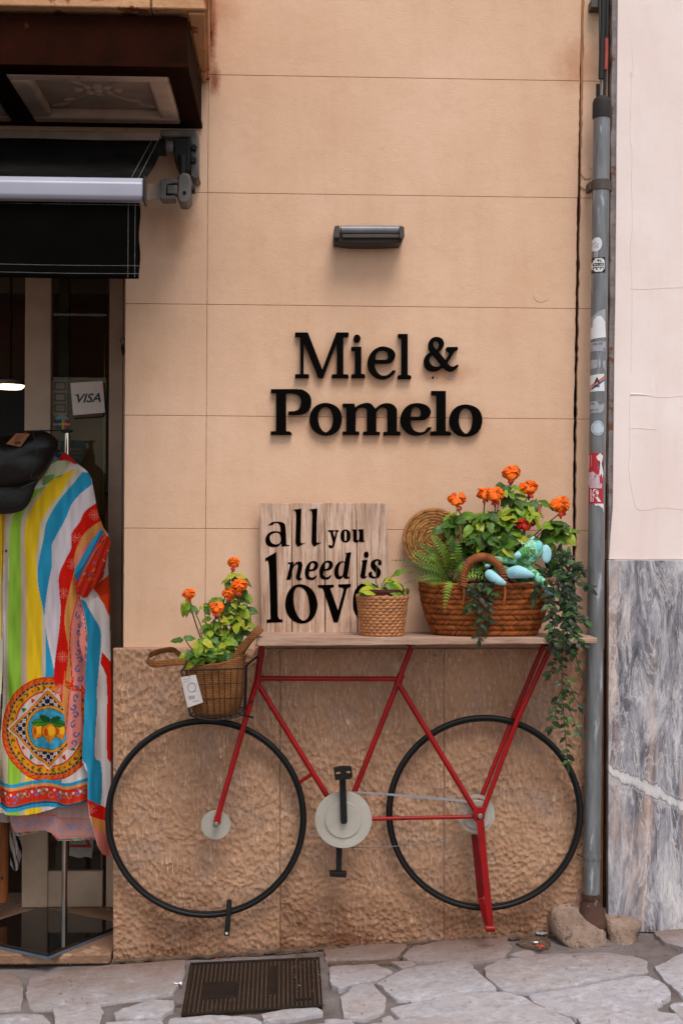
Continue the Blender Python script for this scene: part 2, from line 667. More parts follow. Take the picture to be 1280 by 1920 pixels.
blob(1103, 318, 4, 4, 'broken_hole', DARK, .0008, .3)
blob(1107, 352, 6, 8, 'broken_hole', DARK, .0008, .3)

# ------------------------------------------------------------ hammered stone plinth
def stone_mat():
    t = NT('hammered_stone')
    at = t.n('VertexColor'); at.layer_name = 'Col'
    v = t.coord('World')
    sep = t.n('SeparateColor'); t.l(at.outputs[0], sep.inputs[0])
    base = t.mix(t.ramp(t.noise(v, 3.2, 6, 0.65), [(0.3, 0.0), (0.7, 1.0)]), 'c29878', 'ab8062')
    base = t.mix(t.ramp(t.noise(v, 45, 5, 0.7), [(0.4, 0.0), (0.7, 0.5)]), base, '8f6c58')
    base = t.mix(t.math('MULTIPLY', t.ramp(t.noise(v, 7, 5, 0.6), [(0.5, 0.0), (0.7, 1.0)]), 0.35), base, '978a82')
    base = t.mix(sep.outputs[1], base, '5e3218')            # brown deepening in patches toward the foot
    base = t.mix(t.math('MULTIPLY', sep.outputs[0], 0.9), base, 'e6bf9f')          # tool marks
    t.setc(base)
    n1 = t.bump(t.noise(v, 240, 6, 0.8), 0.005, 0.9)
    return t.done(0.93, 0, n1, 0.2)
STONE = stone_mat()
YP = -0.035
def slab(pxl, pxr, pyt, name='plinth_slab'):
    res = 1.45
    w_, h_ = int((pxr - pxl) / res), int((1830 - pyt) / res)
    X = np.linspace(pxl, pxr, w_)
    Y = np.linspace(pyt, 1830, h_)
    # chisel hollows: a cell pattern, tall cells above, rounder and deeper ones low down; the crests between them are rubbed pale
    XX = X[None, :] + (vnoise(h_, w_, 30, 30) - .5) * 10 + (vnoise(h_, w_, 6, 6) - .5) * 3.0
    YY = Y[:, None] + (vnoise(h_, w_, 26, 34) - .5) * 14
    def cells(cw, chh):
        gx, gy = XX / cw, YY / chh
        ix, iy = np.floor(gx).astype(int), np.floor(gy).astype(int)
        jit = RNG.random((int(1900 / chh) + 6, int(1400 / cw) + 6, 3))
        f1 = np.full(XX.shape, 9.0); f2 = f1.copy()
        d1x = np.zeros_like(f1); d2x = d1x.copy(); d1y = d1x.copy(); d2y = d1x.copy(); rid = d1x.copy()
        for oy in (-1, 0, 1):
            for ox in (-1, 0, 1):
                jy, jx = np.clip(iy + oy, 0, jit.shape[0] - 1), np.clip(ix + ox, 0, jit.shape[1] - 1)
                j = jit[jy, jx]
                dx, dy = (ix + ox + j[..., 0]) - gx, (iy + oy + j[..., 1]) - gy
                d = np.hypot(dx, dy)
                n1_ = d < f1
                n2_ = (~n1_) & (d < f2)
                f2 = np.where(n1_, f1, np.where(n2_, d, f2)); d2x = np.where(n1_, d1x, np.where(n2_, dx, d2x)); d2y = np.where(n1_, d1y, np.where(n2_, dy, d2y))
                f1 = np.where(n1_, d, f1); d1x = np.where(n1_, dx, d1x); d1y = np.where(n1_, dy, d1y); rid = np.where(n1_, j[..., 2], rid)
        vert = np.abs(d1x - d2x) / (np.abs(d1x - d2x) + np.abs(d1y - d2y) + 1e-6)
        return f1, f2, vert, rid
    f1, f2, vert, rid = cells(9.0, 17)
    g1, g2, vert2, rid2 = cells(9.5, 11)
    low = np.clip((Y[:, None] - 1420) / 400 + (vnoise(h_, w_, 40, 40) - .5) * .9, .12, .75)
    crest = np.clip(1 - (f2 - f1) / .17, 0, 1) * np.clip((vert - .45) * 3, 0, 1)
    crest2 = np.clip(1 - (g2 - g1) / .13, 0, 1) * np.clip((vert2 - .3) * 2, 0, 1)
    patchy = np.clip(vnoise(h_, w_, 11, 8) * 3.0 - .55, 0, 1) * (.7 + .35 * vnoise(h_, w_, 40, 90))
    tone = np.clip((1.25 * crest * (1 - low) + .7 * crest2 * low) * patchy, 0, 1)
    n3 = vnoise(h_, w_, 50, 40) - .5
    z = (1 - low) * (np.minimum(f1, .8) * .0092 + (rid - .5) * .0040) + low * (np.minimum(g1, .8) * .0100 + (rid2 - .5) * .0046) + n3 * .003 + (vnoise(h_, w_, 3.2, 2.6) - .5) * .0026 - .003
    edge = np.minimum(np.minimum(X - pxl, pxr - X)[None, :], (Y - pyt)[:, None])
    z = z * np.clip(edge / 3, .5, 1) - np.clip(1 - edge / 1.5, 0, 1) * .0015
    dirt = np.clip((Y[:, None] - 1600) / 190, 0, 1) * (vnoise(h_, w_, 70, 90) * 1.25) * .75 + np.clip((Y[:, None] - 1765) / 40, 0, 1) * .5  # mask for the brown tone, denser toward the foot
    dirt = np.clip(dirt * (0.6 + .8 * vnoise(h_, w_, 22, 26)), 0, .95)
    m = MB()
    # whole-grid placement on the plane
    P00, P10, P01 = W(pxl, pyt, YP), W(pxr, pyt, YP), W(pxl, 1830, YP)
    P11 = W(pxr, 1830, YP)
    U = np.linspace(0, 1, w_)[None, :, None]; V = np.linspace(0, 1, h_)[:, None, None]
    Pn = [np.array(p) for p in (P00, P10, P01, P11)]
    g = (Pn[0] * (1 - U) + Pn[1] * U) * (1 - V) + (Pn[2] * (1 - U) + Pn[3] * U) * V
    g[:, :, 1] -= z
    # rim folded back to the wall
    g2 = np.zeros((h_ + 1, w_ + 2, 3)); g2[1:, 1:-1] = g
    g2[0, 1:-1] = g[0]; g2[0, 1:-1, 1] = 0.0
    g2[:, 0] = g2[:, 1]; g2[:, -1] = g2[:, -2]
    g2[:, 0, 1] = .0; g2[:, -1, 1] = .0
    c = np.zeros((h_ + 1, w_ + 2, 4), np.float32); c[1:, 1:-1, 0] = tone; c[1:, 1:-1, 1] = dirt; c[..., 3] = 1
    c[:, 0] = c[:, 1]; c[:, -1] = c[:, -2]
    hh, ww = g2.shape[:2]
    idx = np.arange(hh * ww).reshape(hh, ww)
    f = np.stack([idx[:-1, :-1], idx[1:, :-1], idx[1:, 1:], idx[:-1, 1:]], -1).reshape(-1, 4)
    me = bpy.data.meshes.new(name)
    off = np.array(root_loc(wall))
    me.vertices.add(hh * ww)
    me.vertices.foreach_set('co', (g2.reshape(-1, 3) - off).astype(np.float32).ravel())
    me.loops.add(f.size)
    me.loops.foreach_set('vertex_index', f.ravel().astype(np.int32))
    me.polygons.add(len(f))
    me.polygons.foreach_set('loop_start', np.arange(0, f.size, 4).astype(np.int32))
    me.polygons.foreach_set('use_smooth', np.ones(len(f), bool))
    me.update(calc_edges=True)
    at = me.color_attributes.new('Col', 'FLOAT_COLOR', 'POINT')
    at.data.foreach_set('color', c.ravel())
    me.materials.append(STONE)
    return obj(name, me, STONE, wall)
slab(212.5, 524.8, 1216)
slab(525.5, 831.3, 1216)
slab(832.0, 1124, 1216)
obj('slab_joint_fill', MB().pxprism([(214, 1219), (1124, 1219), (1124, 1830), (214, 1830)], YP + .014, .02), pmat('joint_grout', '5a3f2e', '3c281c', 20, .95), wall)

# ------------------------------------------------------------ the neighbouring building on the right
nb = thing('neighbour_wall', 'pale pink rendered wall of the next building over grey veined marble cladding', 'wall', (W(1300, 1700, -.06).x, -0.03, gz(1.1)))
XE = 1157
pts = []
xr = W(1700, 0, -.05).x
edge = [(1157.5, -330), (1157.5, 0), (1156.5, 120), (1155, 250), (1153.5, 400), (1152, 560), (1150.5, 650), (1149, 800), (1147.5, 950), (1143, 1010), (1140.5, 1049)]
pts = [W(x + random.uniform(-.5, .5), y, -.05) for x, y in edge] + [W(1142, 1049.5, -.05)]
pts += [W(1160 + 40 * k, 1049.5 + random.uniform(-.8, .8), -.05) for k in range(0, 14)]
zt = ztop
pts += [Vector((xr, -.05, pts[-1].z)), Vector((xr, -.05, zt))]
pts[0] = Vector((pts[0].x, -.05, zt))
obj('render_coat', MB().prism(pts, (0, .25, 0)), PINK, nb, bevel=.002, smooth=30)
CEM = pmat('grey_cement', '8d8583', '6c6360', 14, .95, bump=.004, bscale=50, wear='6b4a36', wear_amt=.58, wear_scale=16, kind='World')
ed = [(1145, -330), (1146, 0), (1146.5, 120), (1145, 250), (1143, 400), (1141.5, 650), (1139.5, 900), (1139, 1049)]
st = [W(x, y, -.044) for x, y in ed]
st2 = [W(x + 18, y, -.044) for x, y in reversed(ed)]
m = MB()
fr = []
for i in range(40):
    t_ = i / 39 * (len(st) - 1); k = min(int(t_), len(st) - 2)
    p = st[k].lerp(st[k + 1], t_ - k); fr.append(p + Vector((random.uniform(-.0022, .0022), 0, 0)))
fr += st2
fr[0].z = zt; fr[-1].z = zt
obj('cement_edge', m.prism(fr, (0, .2, 0)), CEM, nb, bevel=.0015, smooth=30)
obj('rough_return', MB().box(W(1134, 900, 0).x, W(1150, 900, 0).x, -.02, .3, -.3, zt), pmat('bare_masonry', '54382a', '22150f', 22, .95, bump=.01, bscale=40, kind='World'), nb)

def marble_mat():
    t = NT('grey_veined_marble')
    v = t.coord('World', (1.25, 1.0, 0.30))
    # domain-warped streaks
    wn = t.n('TexNoise'); wn.inputs['Scale'].default_value = 5; wn.inputs['Detail'].default_value = 6; t.l(v, wn.inputs['Vector'])
    ad = t.n('VectorMath', operation='MULTIPLY_ADD'); t.l(wn.outputs['Color'], ad.inputs[0]); ad.inputs[1].default_value = (.22, .22, .20); t.l(v, ad.inputs[2])
    a = ad.outputs[0]
    col = t.ramp(t.noise(a, 14, 10, .74, .5), [(0.32, '403e42'), (0.43, '6c696f'), (0.53, '9c989c'), (0.61, 'b8b2b2'), (0.7, 'd0c9c8')])
    # pinkish seams down the slab
    col = t.mix(t.math('MULTIPLY', t.ramp(t.noise(t.coord('World', (3.2, 1, .35)), 3.6, 6, .6, .6), [(0.52, 0.0), (0.66, 1.0)]), .6), col, 'cba893')
    # dark hairline veins: thin contour of a warped noise
    h = t.noise(a, 24, 9, .72, 1.0)
    d_ = t.math('ABSOLUTE', t.math('SUBTRACT', h, 0.5))
    dens = t.ramp(t.noise(v, 5, 4, .6), [(0.42, 0.0), (0.62, 1.0)])
    col = t.mix(t.math('MULTIPLY', t.ramp(d_, [(0.0, 1.0), (0.02, 0.0)]), dens), col, '37323a')
    h2 = t.noise(a, 6, 9, .62, 1.5)
    d2 = t.math('ABSOLUTE', t.math('SUBTRACT', h2, 0.5))
    col = t.mix(t.ramp(d2, [(0.0, .45), (0.022, 0.0)]), col, 'ded6d2')
    # one broad white vein slanting down to the right
    p = W(1160, 1450, -.065); q = W(1280, 1510, -.065)
    g = t.n('NewGeometry').outputs['Position']
    sx = t.n('SeparateXYZ'); t.l(g, sx.inputs[0])
    sl = (q.z - p.z) / (q.x - p.x)
    ma = t.math('MULTIPLY_ADD', sx.outputs['X'], sl); ma.node.inputs[2].default_value = p.z - sl * p.x
    e = t.math('SUBTRACT', sx.outputs['Z'], ma)
    wv = t.math('MULTIPLY_ADD', t.noise(v, 14, 6, .7), .09); wv.node.inputs[2].default_value = -.045
    e = t.math('ABSOLUTE', t.math('ADD', e, wv))
    wd2 = t.math('MULTIPLY_ADD', t.noise(v, 26, 6, .75), -.05); wd2.node.inputs[2].default_value = .025
    e = t.math('ABSOLUTE', t.math('ADD', e, wd2))
    col = t.mix(t.ramp(e, [(0.0, .7), (0.006, .6), (0.03, 0.0)]), col, 'd9d2d0')
    e2 = t.math('ABSOLUTE', t.math('SUBTRACT', e, .017))
    col = t.mix(t.ramp(e2, [(0.0, .8), (0.003, 0.0)]), col, '3b3538')
    t.setc(col)
    n1 = t.bump(t.noise(t.coord('World', (1, 1, .4)), 60, 5, .6), .0012, .5)
    return t.done(t.ramp(t.noise(v, 20, 4), [(0.3, .38), (0.7, .6)]), 0, n1, .4)
MARBLE = marble_mat()
mp = [W(1140, 1050.5, -.068)] + [W(1140.2 - .03 * k, 1050.5 + k * 23.2, -.068) for k in range(1, 31)]
mp += [Vector((xr, -.068, W(1142, 1760, -.068).z)), Vector((xr, -.068, W(1142, 1050.5, -.068).z))]
obj('marble_slab', MB().prism(mp, (0, .03, 0)), MARBLE, nb, bevel=.0015, smooth=30)
cracks = [[(1184, 85), (1186, 140), (1181, 135)], [(1181, 135), (1183, 165), (1180, 250), (1184, 285), (1183, 350), (1185, 420), (1181, 470), (1184, 540), (1183, 640), (1182, 700)],
          [(1181, 541), (1210, 542), (1250, 540), (1300, 537)], [(1181, 740), (1215, 742), (1245, 745), (1300, 740)], [(1181, 742), (1179, 790), (1180, 830), (1178, 880), (1184, 920), (1196, 955), (1240, 952), (1300, 958)],
          [(1179, 804), (1200, 803), (1230, 806)]]
for cpts in cracks:
    q = catmull([W(a, b, -.0505) for a, b in cpts], n=6)
    q = [p + Vector((random.uniform(-.0012, .0012), 0, random.uniform(-.0012, .0012))) for p in q]
    obj('hairline_crack', MB().tube(q, .0005, 5), pmat('crack_wall_tone', 'e6d3cb', 'dcc6bb', 20, .95), nb)  # thin raised lines in almost the wall's own pink
obj('raised_scar', MB().tube([W(1181, 739, -.05), W(1200, 739.5, -.05), W(1216, 741, -.05)], [.003, .0022, .001], 8), PINK, nb)

# ------------------------------------------------------------ ground: mortar bed, paving stones, step
MORTAR = pmat('grey_mortar', '7c7270', '5d504a', 6, .95, bump=.006, bscale=90, wear='4a3528', wear_amt=.6, wear_scale=7, kind='World')
def gquad(x0, x1, y0, y1, d=0):
    return [(x0, y0, gz(x0) + d), (x1, y0, gz(x1) + d), (x1, y1, gz(x1) + d), (x0, y1, gz(x0) + d)]
m = MB()
nx, ny = 150, 80
gx0, gx1, gy0, gy1 = -2.2, 2.4, -2.2, 0.10
vs = [(gx0 + (gx1 - gx0) * i / nx, gy0 + (gy1 - gy0) * j / ny) for j in range(ny + 1) for i in range(nx + 1)]
m.add([(x, y, gz(x) - .006 + .006 * noise.noise(Vector((x * 9, y * 9, 0))) + .003 * noise.noise(Vector((x * 31, y * 31, 3)))) for x, y in vs],
      [(j * (nx + 1) + i, j * (nx + 1) + i + 1, (j + 1) * (nx + 1) + i + 1, (j + 1) * (nx + 1) + i) for j in range(ny) for i in range(nx)])
ground = struct('street_ground', m, MORTAR, fixn=False)
far = MB()
for (xa, xb, ya, yb) in ((-60, -2.2, -60, .1), (2.4, 60, -60, .1), (-2.2, 2.4, -60, -2.2)):
    za, zb = gz(max(xa, -6)), gz(min(xb, 6))
    far.add([(xa, ya, za - .012), (xb, ya, zb - .012), (xb, yb, zb - .012), (xa, yb, za - .012)], [(0, 1, 2, 3)])
struct('street_beyond', far, MORTAR)

def paving_mat():
    t = NT('paving_stone')
    v = t.coord('World')
    oi = t.n('ObjectInfo')
    base = t.mix(oi.outputs['Random'], 'bab4ba', '9a8b84')
    base = t.mix(t.ramp(t.noise(v, 6, 6, .65), [(0.35, 0.0), (0.7, 1.0)]), base, 'a3a0a4')
    base = t.mix(t.math('MULTIPLY', t.ramp(t.noise(v, 15, 7, .75, .5), [(0.52, 0.0), (0.66, 1.0)]), .5), base, 'cdccd6')
    base = t.mix(t.math('MULTIPLY', t.ramp(t.noise(v, 34, 8, .8), [(0.48, 0.0), (0.66, 1.0)]), .5), base, '6e5c54')
    # brown run-off stain close to the wall
    sx = t.n('SeparateXYZ'); t.l(t.n('NewGeometry').outputs['Position'], sx.inputs[0])
    wn = t.math('MULTIPLY_ADD', t.noise(v, 5, 5, .7), .34); wn.node.inputs[2].default_value = -.17
    near = t.ramp(t.math('ADD', t.math('MULTIPLY', t.math('ADD', sx.outputs['Y'], wn), 1.7), 1.0), [(0.1, 0.0), (0.9, .85)])
    base = t.mix(near, base, '6a4c3a')
    t.setc(base)
    n1 = t.bump(t.noise(v, 130, 6, .7), .003, .6)
    n2 = t.bump(t.noise(v, 17, 8, .62), .012, .6, n1)
    return t.done(.74, 0, n2, .35)
PAVE = paving_mat()
pave = thing('stone_paving', 'uneven cream flagstones set in grey mortar along the foot of the wall', 'paving', (0, -.5, gz(0)))
def stone(outline, h=.007, name='paving_stone', par=None, mat_=None):
    """outline: list of (x, y) on the street; domed slab with a worn rim"""
    par = par or pave
    pts = [Vector((x, y, 0)) for x, y in outline]
    q_ = []
    for i in range(len(pts)):
        p0, p1, p2 = pts[i - 1], pts[i], pts[(i + 1) % len(pts)]
        q_ += [p1.lerp(p0, .16), p1.lerp(p0, .05) * .5 + p1.lerp(p2, .05) * .5, p1.lerp(p2, .16)]
        q_ += [p1.lerp(p2, .4), p1.lerp(p2, .62)]
    pts = q_
    pts = [p + Vector((noise.noise(p * 40), noise.noise(p * 40 + Vector((7, 7, 7))), 0)) * .007 for p in pts]
    c = sum(pts, Vector()) / len(pts)
    m = MB()
    rings = [(1.042, -.014), (1.04, .6 * h), (1.032, .95 * h), (1.01, h), (.8, h), (.55, h), (.28, h)]
    n = len(pts)
    tilt = Vector((random.uniform(-.02, .02), random.uniform(-.02, .02)))
    vs, fs = [], []
    for k, (s, z) in enumerate(rings):
        for p in pts:
            q = c + (p - c) * s
            zz_ = gz(q.x) + z + (.0035 * noise.noise(q * 12) + .002 * noise.noise(q * 30) if k > 1 else 0) + ((q.x - c.x) * tilt.x + (q.y - c.y) * tilt.y if k else 0)
            vs.append((q.x, q.y, zz_))
    for k in range(len(rings) - 1):
        for i in range(n):
            j = (i + 1) % n
            fs.append((k * n + i, k * n + j, (k + 1) * n + j, (k + 1) * n + i))
    vs.append((c.x, c.y, gz(c.x) + h))
    for i in range(n):
        fs.append(((len(rings) - 1) * n + i, (len(rings) - 1) * n + (i + 1) % n, len(vs) - 1))
    m.add(vs, fs)
    return obj(name, m, mat_ or PAVE, par, smooth=50)
def zs(pts, k, ox, oy):
    out = []
    for a, b in pts:
        p = G(ox + a / k, oy + b / k)
        out.append((p.x, p.y))
    return out
L_ = [[(-160, 210), (60, 222), (85, 260), (80, 345), (-160, 360)],
      [(120, 222), (420, 192), (690, 176), (678, 245), (640, 290), (420, 322), (130, 345), (105, 290)],
      [(-160, 375), (150, 372), (185, 400), (180, 450), (-160, 450)],
      [(205, 345), (370, 335), (385, 360), (375, 400), (360, 450), (215, 450)],
      [(430, 370), (480, 345), (560, 315), (650, 318), (650, 350), (600, 380), (440, 390)],
      [(640, 388), (780, 376), (850, 374), (960, 388), (980, 402), (960, 450), (640, 450)],
      [(985, 372), (1060, 354), (1190, 347), (1215, 370), (1100, 388), (990, 396)],
      [(400, 400), (600, 392), (620, 420), (600, 460), (390, 460)]]
R_ = [[(-60, 196), (60, 192), (240, 187), (225, 215), (200, 240), (0, 245), (-56, 246)],
      [(235, 240), (262, 205), (400, 172), (610, 156), (632, 200), (600, 235), (420, 252), (260, 250)],
      [(190, 252), (262, 253), (280, 265), (222, 276)],
      [(-42, 275), (0, 268), (120, 260), (190, 290), (130, 320), (40, 340), (0, 360), (-40, 340)],
      [(140, 330), (250, 278), (470, 254), (500, 292), (580, 360), (430, 370), (330, 388), (215, 393), (160, 350)],
      [(0, 385), (60, 342), (115, 338), (165, 400), (160, 435), (90, 463), (10, 458)],
      [(545, 280), (600, 250), (760, 228), (1000, 218), (1130, 240), (1140, 285), (1060, 300), (900, 332), (700, 363), (612, 360), (550, 312)],
      [(622, 226), (700, 208), (728, 225), (700, 238)],
      [(700, 378), (850, 352), (1140, 307), (1200, 340), (1232, 380), (1180, 412), (1000, 443), (880, 463), (790, 435)],
      [(190, 425), (330, 400), (420, 377), (600, 372), (660, 385), (740, 430), (850, 472), (900, 540), (250, 540), (240, 470)],
      [(1170, 142), (1290, 128), (1500, 115), (1500, 208), (1290, 208), (1210, 180)],
      [(1172, 275), (1290, 222), (1500, 215), (1500, 375), (1290, 382), (1225, 330)],
      [(1010, 472), (1150, 442), (1300, 447), (1500, 425), (1500, 560), (1010, 560)],
      [(150, 468), (180, 458), (232, 490), (225, 540), (150, 540)],
      [(-60, 470), (40, 472), (50, 520), (-60, 520)],
      [(1250, 415), (1500, 392), (1500, 412), (1290, 428)]]
for p in L_:
    stone(zs(p, 2, 0, 1720))
for p in R_:
    stone(zs(p, 2, 640, 1680))
rr = random.Random(5)                        # the paving goes on either side and a little nearer than the frame shows
for j, (ya, yb) in enumerate(((-.74, -.95), (-.97, -1.2))):
    x = -1.5 + rr.uniform(0, .2)
    while x < 1.7:
        w2 = rr.uniform(.22, .42)
        stone([(x + .01, ya - rr.uniform(0, .03)), (x + w2 * .5, ya + rr.uniform(-.01, .02)), (x + w2 - .02, ya - rr.uniform(0, .03)), (x + w2 - rr.uniform(0, .03), (ya + yb) / 2),
               (x + w2 - .03, yb + rr.uniform(0, .03)), (x + w2 * .45, yb), (x + .02, yb + rr.uniform(0, .03))])
        x += w2 + .02

# door step
zstep = W(100, 1789, -.045).z
xs1 = W(209, 1790, -.03).x
STEPM = pmat('worn_step_stone', '8c6a52', '6e4c38', 7, .8, bump=.005, bscale=60, wear='a08066', wear_amt=.56, wear_scale=14, kind='World')
step = MB().box(XL - 1.6, xs1, -.045, .72, zstep - .035, zstep)
struct('door_step', step, STEPM, bevel=.006)
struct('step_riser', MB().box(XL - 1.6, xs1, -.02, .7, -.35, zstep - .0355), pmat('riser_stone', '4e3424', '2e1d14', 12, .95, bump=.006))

# two rounded boulders cemented round the pipe's foot
ROCK = pmat('rough_boulder', 'a38a7a', '7c6556', 12, .95, bump=.022, bscale=55, wear='6a5244', wear_amt=.60, wear_scale=30, spec=.3, kind='World')
def boulder(outline, ya, yb, label):
    """outline in photo pixels at its front; a lump of rock between depths ya (front) and yb"""
    n = 26
    o = catmull([Vector((a, b, 0)) for a, b in outline], closed=True, n=4)
    ca = sum((p.x for p in o)) / len(o); cb = sum((p.y for p in o)) / len(o)
    m = MB(); vs, fs = [], []
    prof = [(.30, ya), (.62, ya + .012), (.86, ya + .035), (1.0, ya + .08), (1.0, ya * .4 + yb * .6), (.9, yb)]
    N = len(o)
    for k, (s, y) in enumerate(prof):
        for p in o:
            a, b = ca + (p.x - ca) * s, cb + (p.y - cb) * (s if p.y < cb else max(s, .9))
            q = W(a, b, ya + .05); q.y = y + max(0, (1785 - b)) / 77 * .11
            q += Vector((noise.noise(q * 14), noise.noise(q * 14 + Vector((5, 0, 0))), noise.noise(q * 17 + Vector((0, 5, 0))))) * .009 + Vector((noise.noise(q * 60), noise.noise(q * 60 + Vector((5, 0, 0))), noise.noise(q * 60 + Vector((0, 5, 0))))) * .003
            vs.append(q)
    for k in range(len(prof) - 1):
        for i in range(N):
            fs.append((k * N + i, k * N + (i + 1) % N, (k + 1) * N + (i + 1) % N, (k + 1) * N + i))
    fs.append(tuple(range(N)))
    m.add(vs, fs)
    return solo('boulder', m, ROCK, label, 'rock', 'rocks round the foot of the drainpipe', smooth=60)
boulder([(1037, 1735), (1044, 1716), (1062, 1709), (1085, 1711), (1112, 1716), (1130, 1724), (1138, 1742), (1145, 1765), (1144, 1785), (1110, 1788), (1075, 1784), (1052, 1775), (1040, 1757)], -.20, -.02,
        'wide tan boulder with a rounded left end at the foot of the drainpipe')
boulder([(1136, 1727), (1152, 1721), (1190, 1722), (1210, 1730), (1214, 1742), (1204, 1757), (1195, 1775), (1165, 1785), (1147, 1784), (1144, 1762), (1138, 1745)], -.19, -.05,
        'smaller pale split boulder in front of the marble slab')
# litter in the hollow beside the boulders
for (px, py, r, c_, nm, lb) in ((1003, 1774, 5, 'e6e2e0', 'paper_scrap', 'tiny white paper scrap in the dirt hollow by the boulders'),
                                (1012, 1781, 8, 'b23a26', 'plastic_scrap', 'small red plastic scrap lying in the dirt by the boulders'),
                                (1014, 1757, 11, '8f8d90', 'foil_scrap', 'crumpled grey foil scrap in the dirt by the boulders'),
                                (334, 1852, 7, 'e8e2e0', 'paper_strip', 'curled white paper strip on the flagstone beside the drain cover'),
                                (409, 1805, 5, '7c3a24', 'dead_leaf', 'small brown dead leaf on the top edge of the drain cover')):
    p = G(px, py)
    m = MB()
    n = 7
    vs, fs = [], []
    for j in range(n):
        for i in range(n):
            u, v_ = i / (n - 1) - .5, j / (n - 1) - .5
            x, y = u * 2 * r * PM(-.3), v_ * 1.2 * r * PM(-.3)
            vs.append((p.x + x, p.y + y, gz(p.x) + .013 + .006 * noise.noise(Vector((x * 120, y * 120, px))) + .3 * abs(u) ** 2 * r * PM()))
    for j in range(n - 1):
        for i in range(n - 1):
            fs.append((j * n + i, j * n + i + 1, (j + 1) * n + i + 1, (j + 1) * n + i))
    m.add(vs, fs)
    o = solo(nm, m, pmat('litter_' + nm, c_, None, 40, .7), lb, 'litter')
    so = o.modifiers.new('t', 'SOLIDIFY'); so.thickness = .0008
DIRT = pmat('damp_dirt', '6c5344', '48362a', 30, .95, bump=.01, bscale=80, kind='World')
dirt_pts = zs([(655, 176), (685, 162), (722, 156), (765, 158), (782, 176), (774, 190), (745, 194), (680, 190)], 2, 640, 1680)
o = stone(dirt_pts, .004, 'dirt_patch', ground, DIRT)
o['kind'] = 'stuff'
o = stone(zs([(-40, 246), (60, 240), (190, 236), (235, 195), (262, 188), (250, 215), (215, 240), (190, 255), (0, 262), (-40, 285)], 2, 640, 1680), .003, 'dirt_patch', ground, DIRT)
o['kind'] = 'stuff'
# grit and crumbs of mortar lying in the joints and along the wall
rr = random.Random(77)
m = MB()
for k in range(520):
    x = rr.uniform(-.75, 1.2)
    y = -.05 - abs(rr.gauss(0, .12)) if k % 3 else rr.uniform(-.75, -.06)
    s = rr.uniform(.0012, .0038)
    if -.5 < x < 0 and y < -.06: continue
    R = Matrix.Rotation(rr.uniform(0, 3.14), 3, 'Z') @ Matrix.Rotation(rr.uniform(0, 3.14), 3, 'X')
    m.ell((x, y, gz(x) + .006 + s * .4), s, s * rr.uniform(.5, .9), s * rr.uniform(.4, .7), R, nu=6, nv=4)
obj('grit', m, pmat('mortar_crumbs', '8d7a6c', '4a3a2e', 60, .95, kind='World'), None, smooth=0, kind='stuff', fixn=False)
# earth gathered along the foot of the plinth
m = MB()
q = [W(212 + k * 8.6, 1804 - 52 * (k / 100) ** 1.0 + random.uniform(-2.5, 2.5), -.045) for k in range(96)]
m.tube(q, [random.uniform(.005, .014) for _ in q], 7)
struct('dirt_line', m, DIRT)
# ------------------------------------------------------------ balcony box over the door
zs_ = W(377, 240, 0).z
ztopbox = W(390, 155, 0).z
xbox = W(378, 200, 0).x
YB = -.585
RUSTW = pmat('rust_brown_painted_steel', '2a0c03', '160600', 7, .8, bump=.0015, bscale=90, wear='5a2810', wear_amt=.66, wear_scale=11, spec=.05, kind='World')
SLABST = pmat('pale_balcony_stone', 'c9986f', 'ad7b54', 6, .85, bump=.003, bscale=90, wear='7a3c14', wear_amt=.54, wear_scale=9, kind='World')
CREAM = pmat('cream_moulding_paint', 'dcc6b4', 'c0a48f', 9, .7, bump=.0012, bscale=70, wear='6a4e3c', wear_amt=.68, wear_scale=20, kind='World')
bal = thing('balcony', 'overhanging balcony box with stone slab edge, rust brown beams and a carved cream soffit panel', 'balcony', (xbox - .6, -.3, zs_))
def zprism(pts, z0, z1):
    return MB().prism([(x, y, z0) for x, y in pts], (0, 0, z1 - z0))
xsF, xsW = W(391.5, 20, -.615).x, W(393.5, 155, 0).x
XB0 = XL - 1.5
obj('stone_slab', zprism([(XB0, -.615), (xsF - .165, -.615), (xsF - .165, -.004), (XB0, -.004)], ztopbox + .006, ztopbox + .16), SLABST, bal, bevel=.004)
obj('stone_slab', zprism([(xsF - .162, -.615), (xsF, -.615), (xsW, -.004), (xsF - .162, -.004)], ztopbox + .006, ztopbox + .16), SLABST, bal, bevel=.004)
obj('stone_lip', zprism([(xbox + .004, -.597), (xsF - .012, -.597), (xsW - .012, -.004), (xbox + .004, -.004)], ztopbox - .004, ztopbox + .0055), SLABST, bal, bevel=.002)
obj('upper_moulding', zprism([(XB0, -.645), (xsF + .012, -.645), (xsW + .01, -.004), (XB0, -.004)], ztopbox + .163, ztopbox + .3), SLABST, bal, bevel=.006)
obj('front_beam', MB().box(XB0, xbox, YB, YB + .03, zs_ + .012, ztopbox - .006), RUSTW, bal, bevel=.003)
obj('side_beam', MB().box(xbox - .03, xbox, YB + .031, -.003, zs_ + .012, ztopbox - .006), RUSTW, bal, bevel=.003)
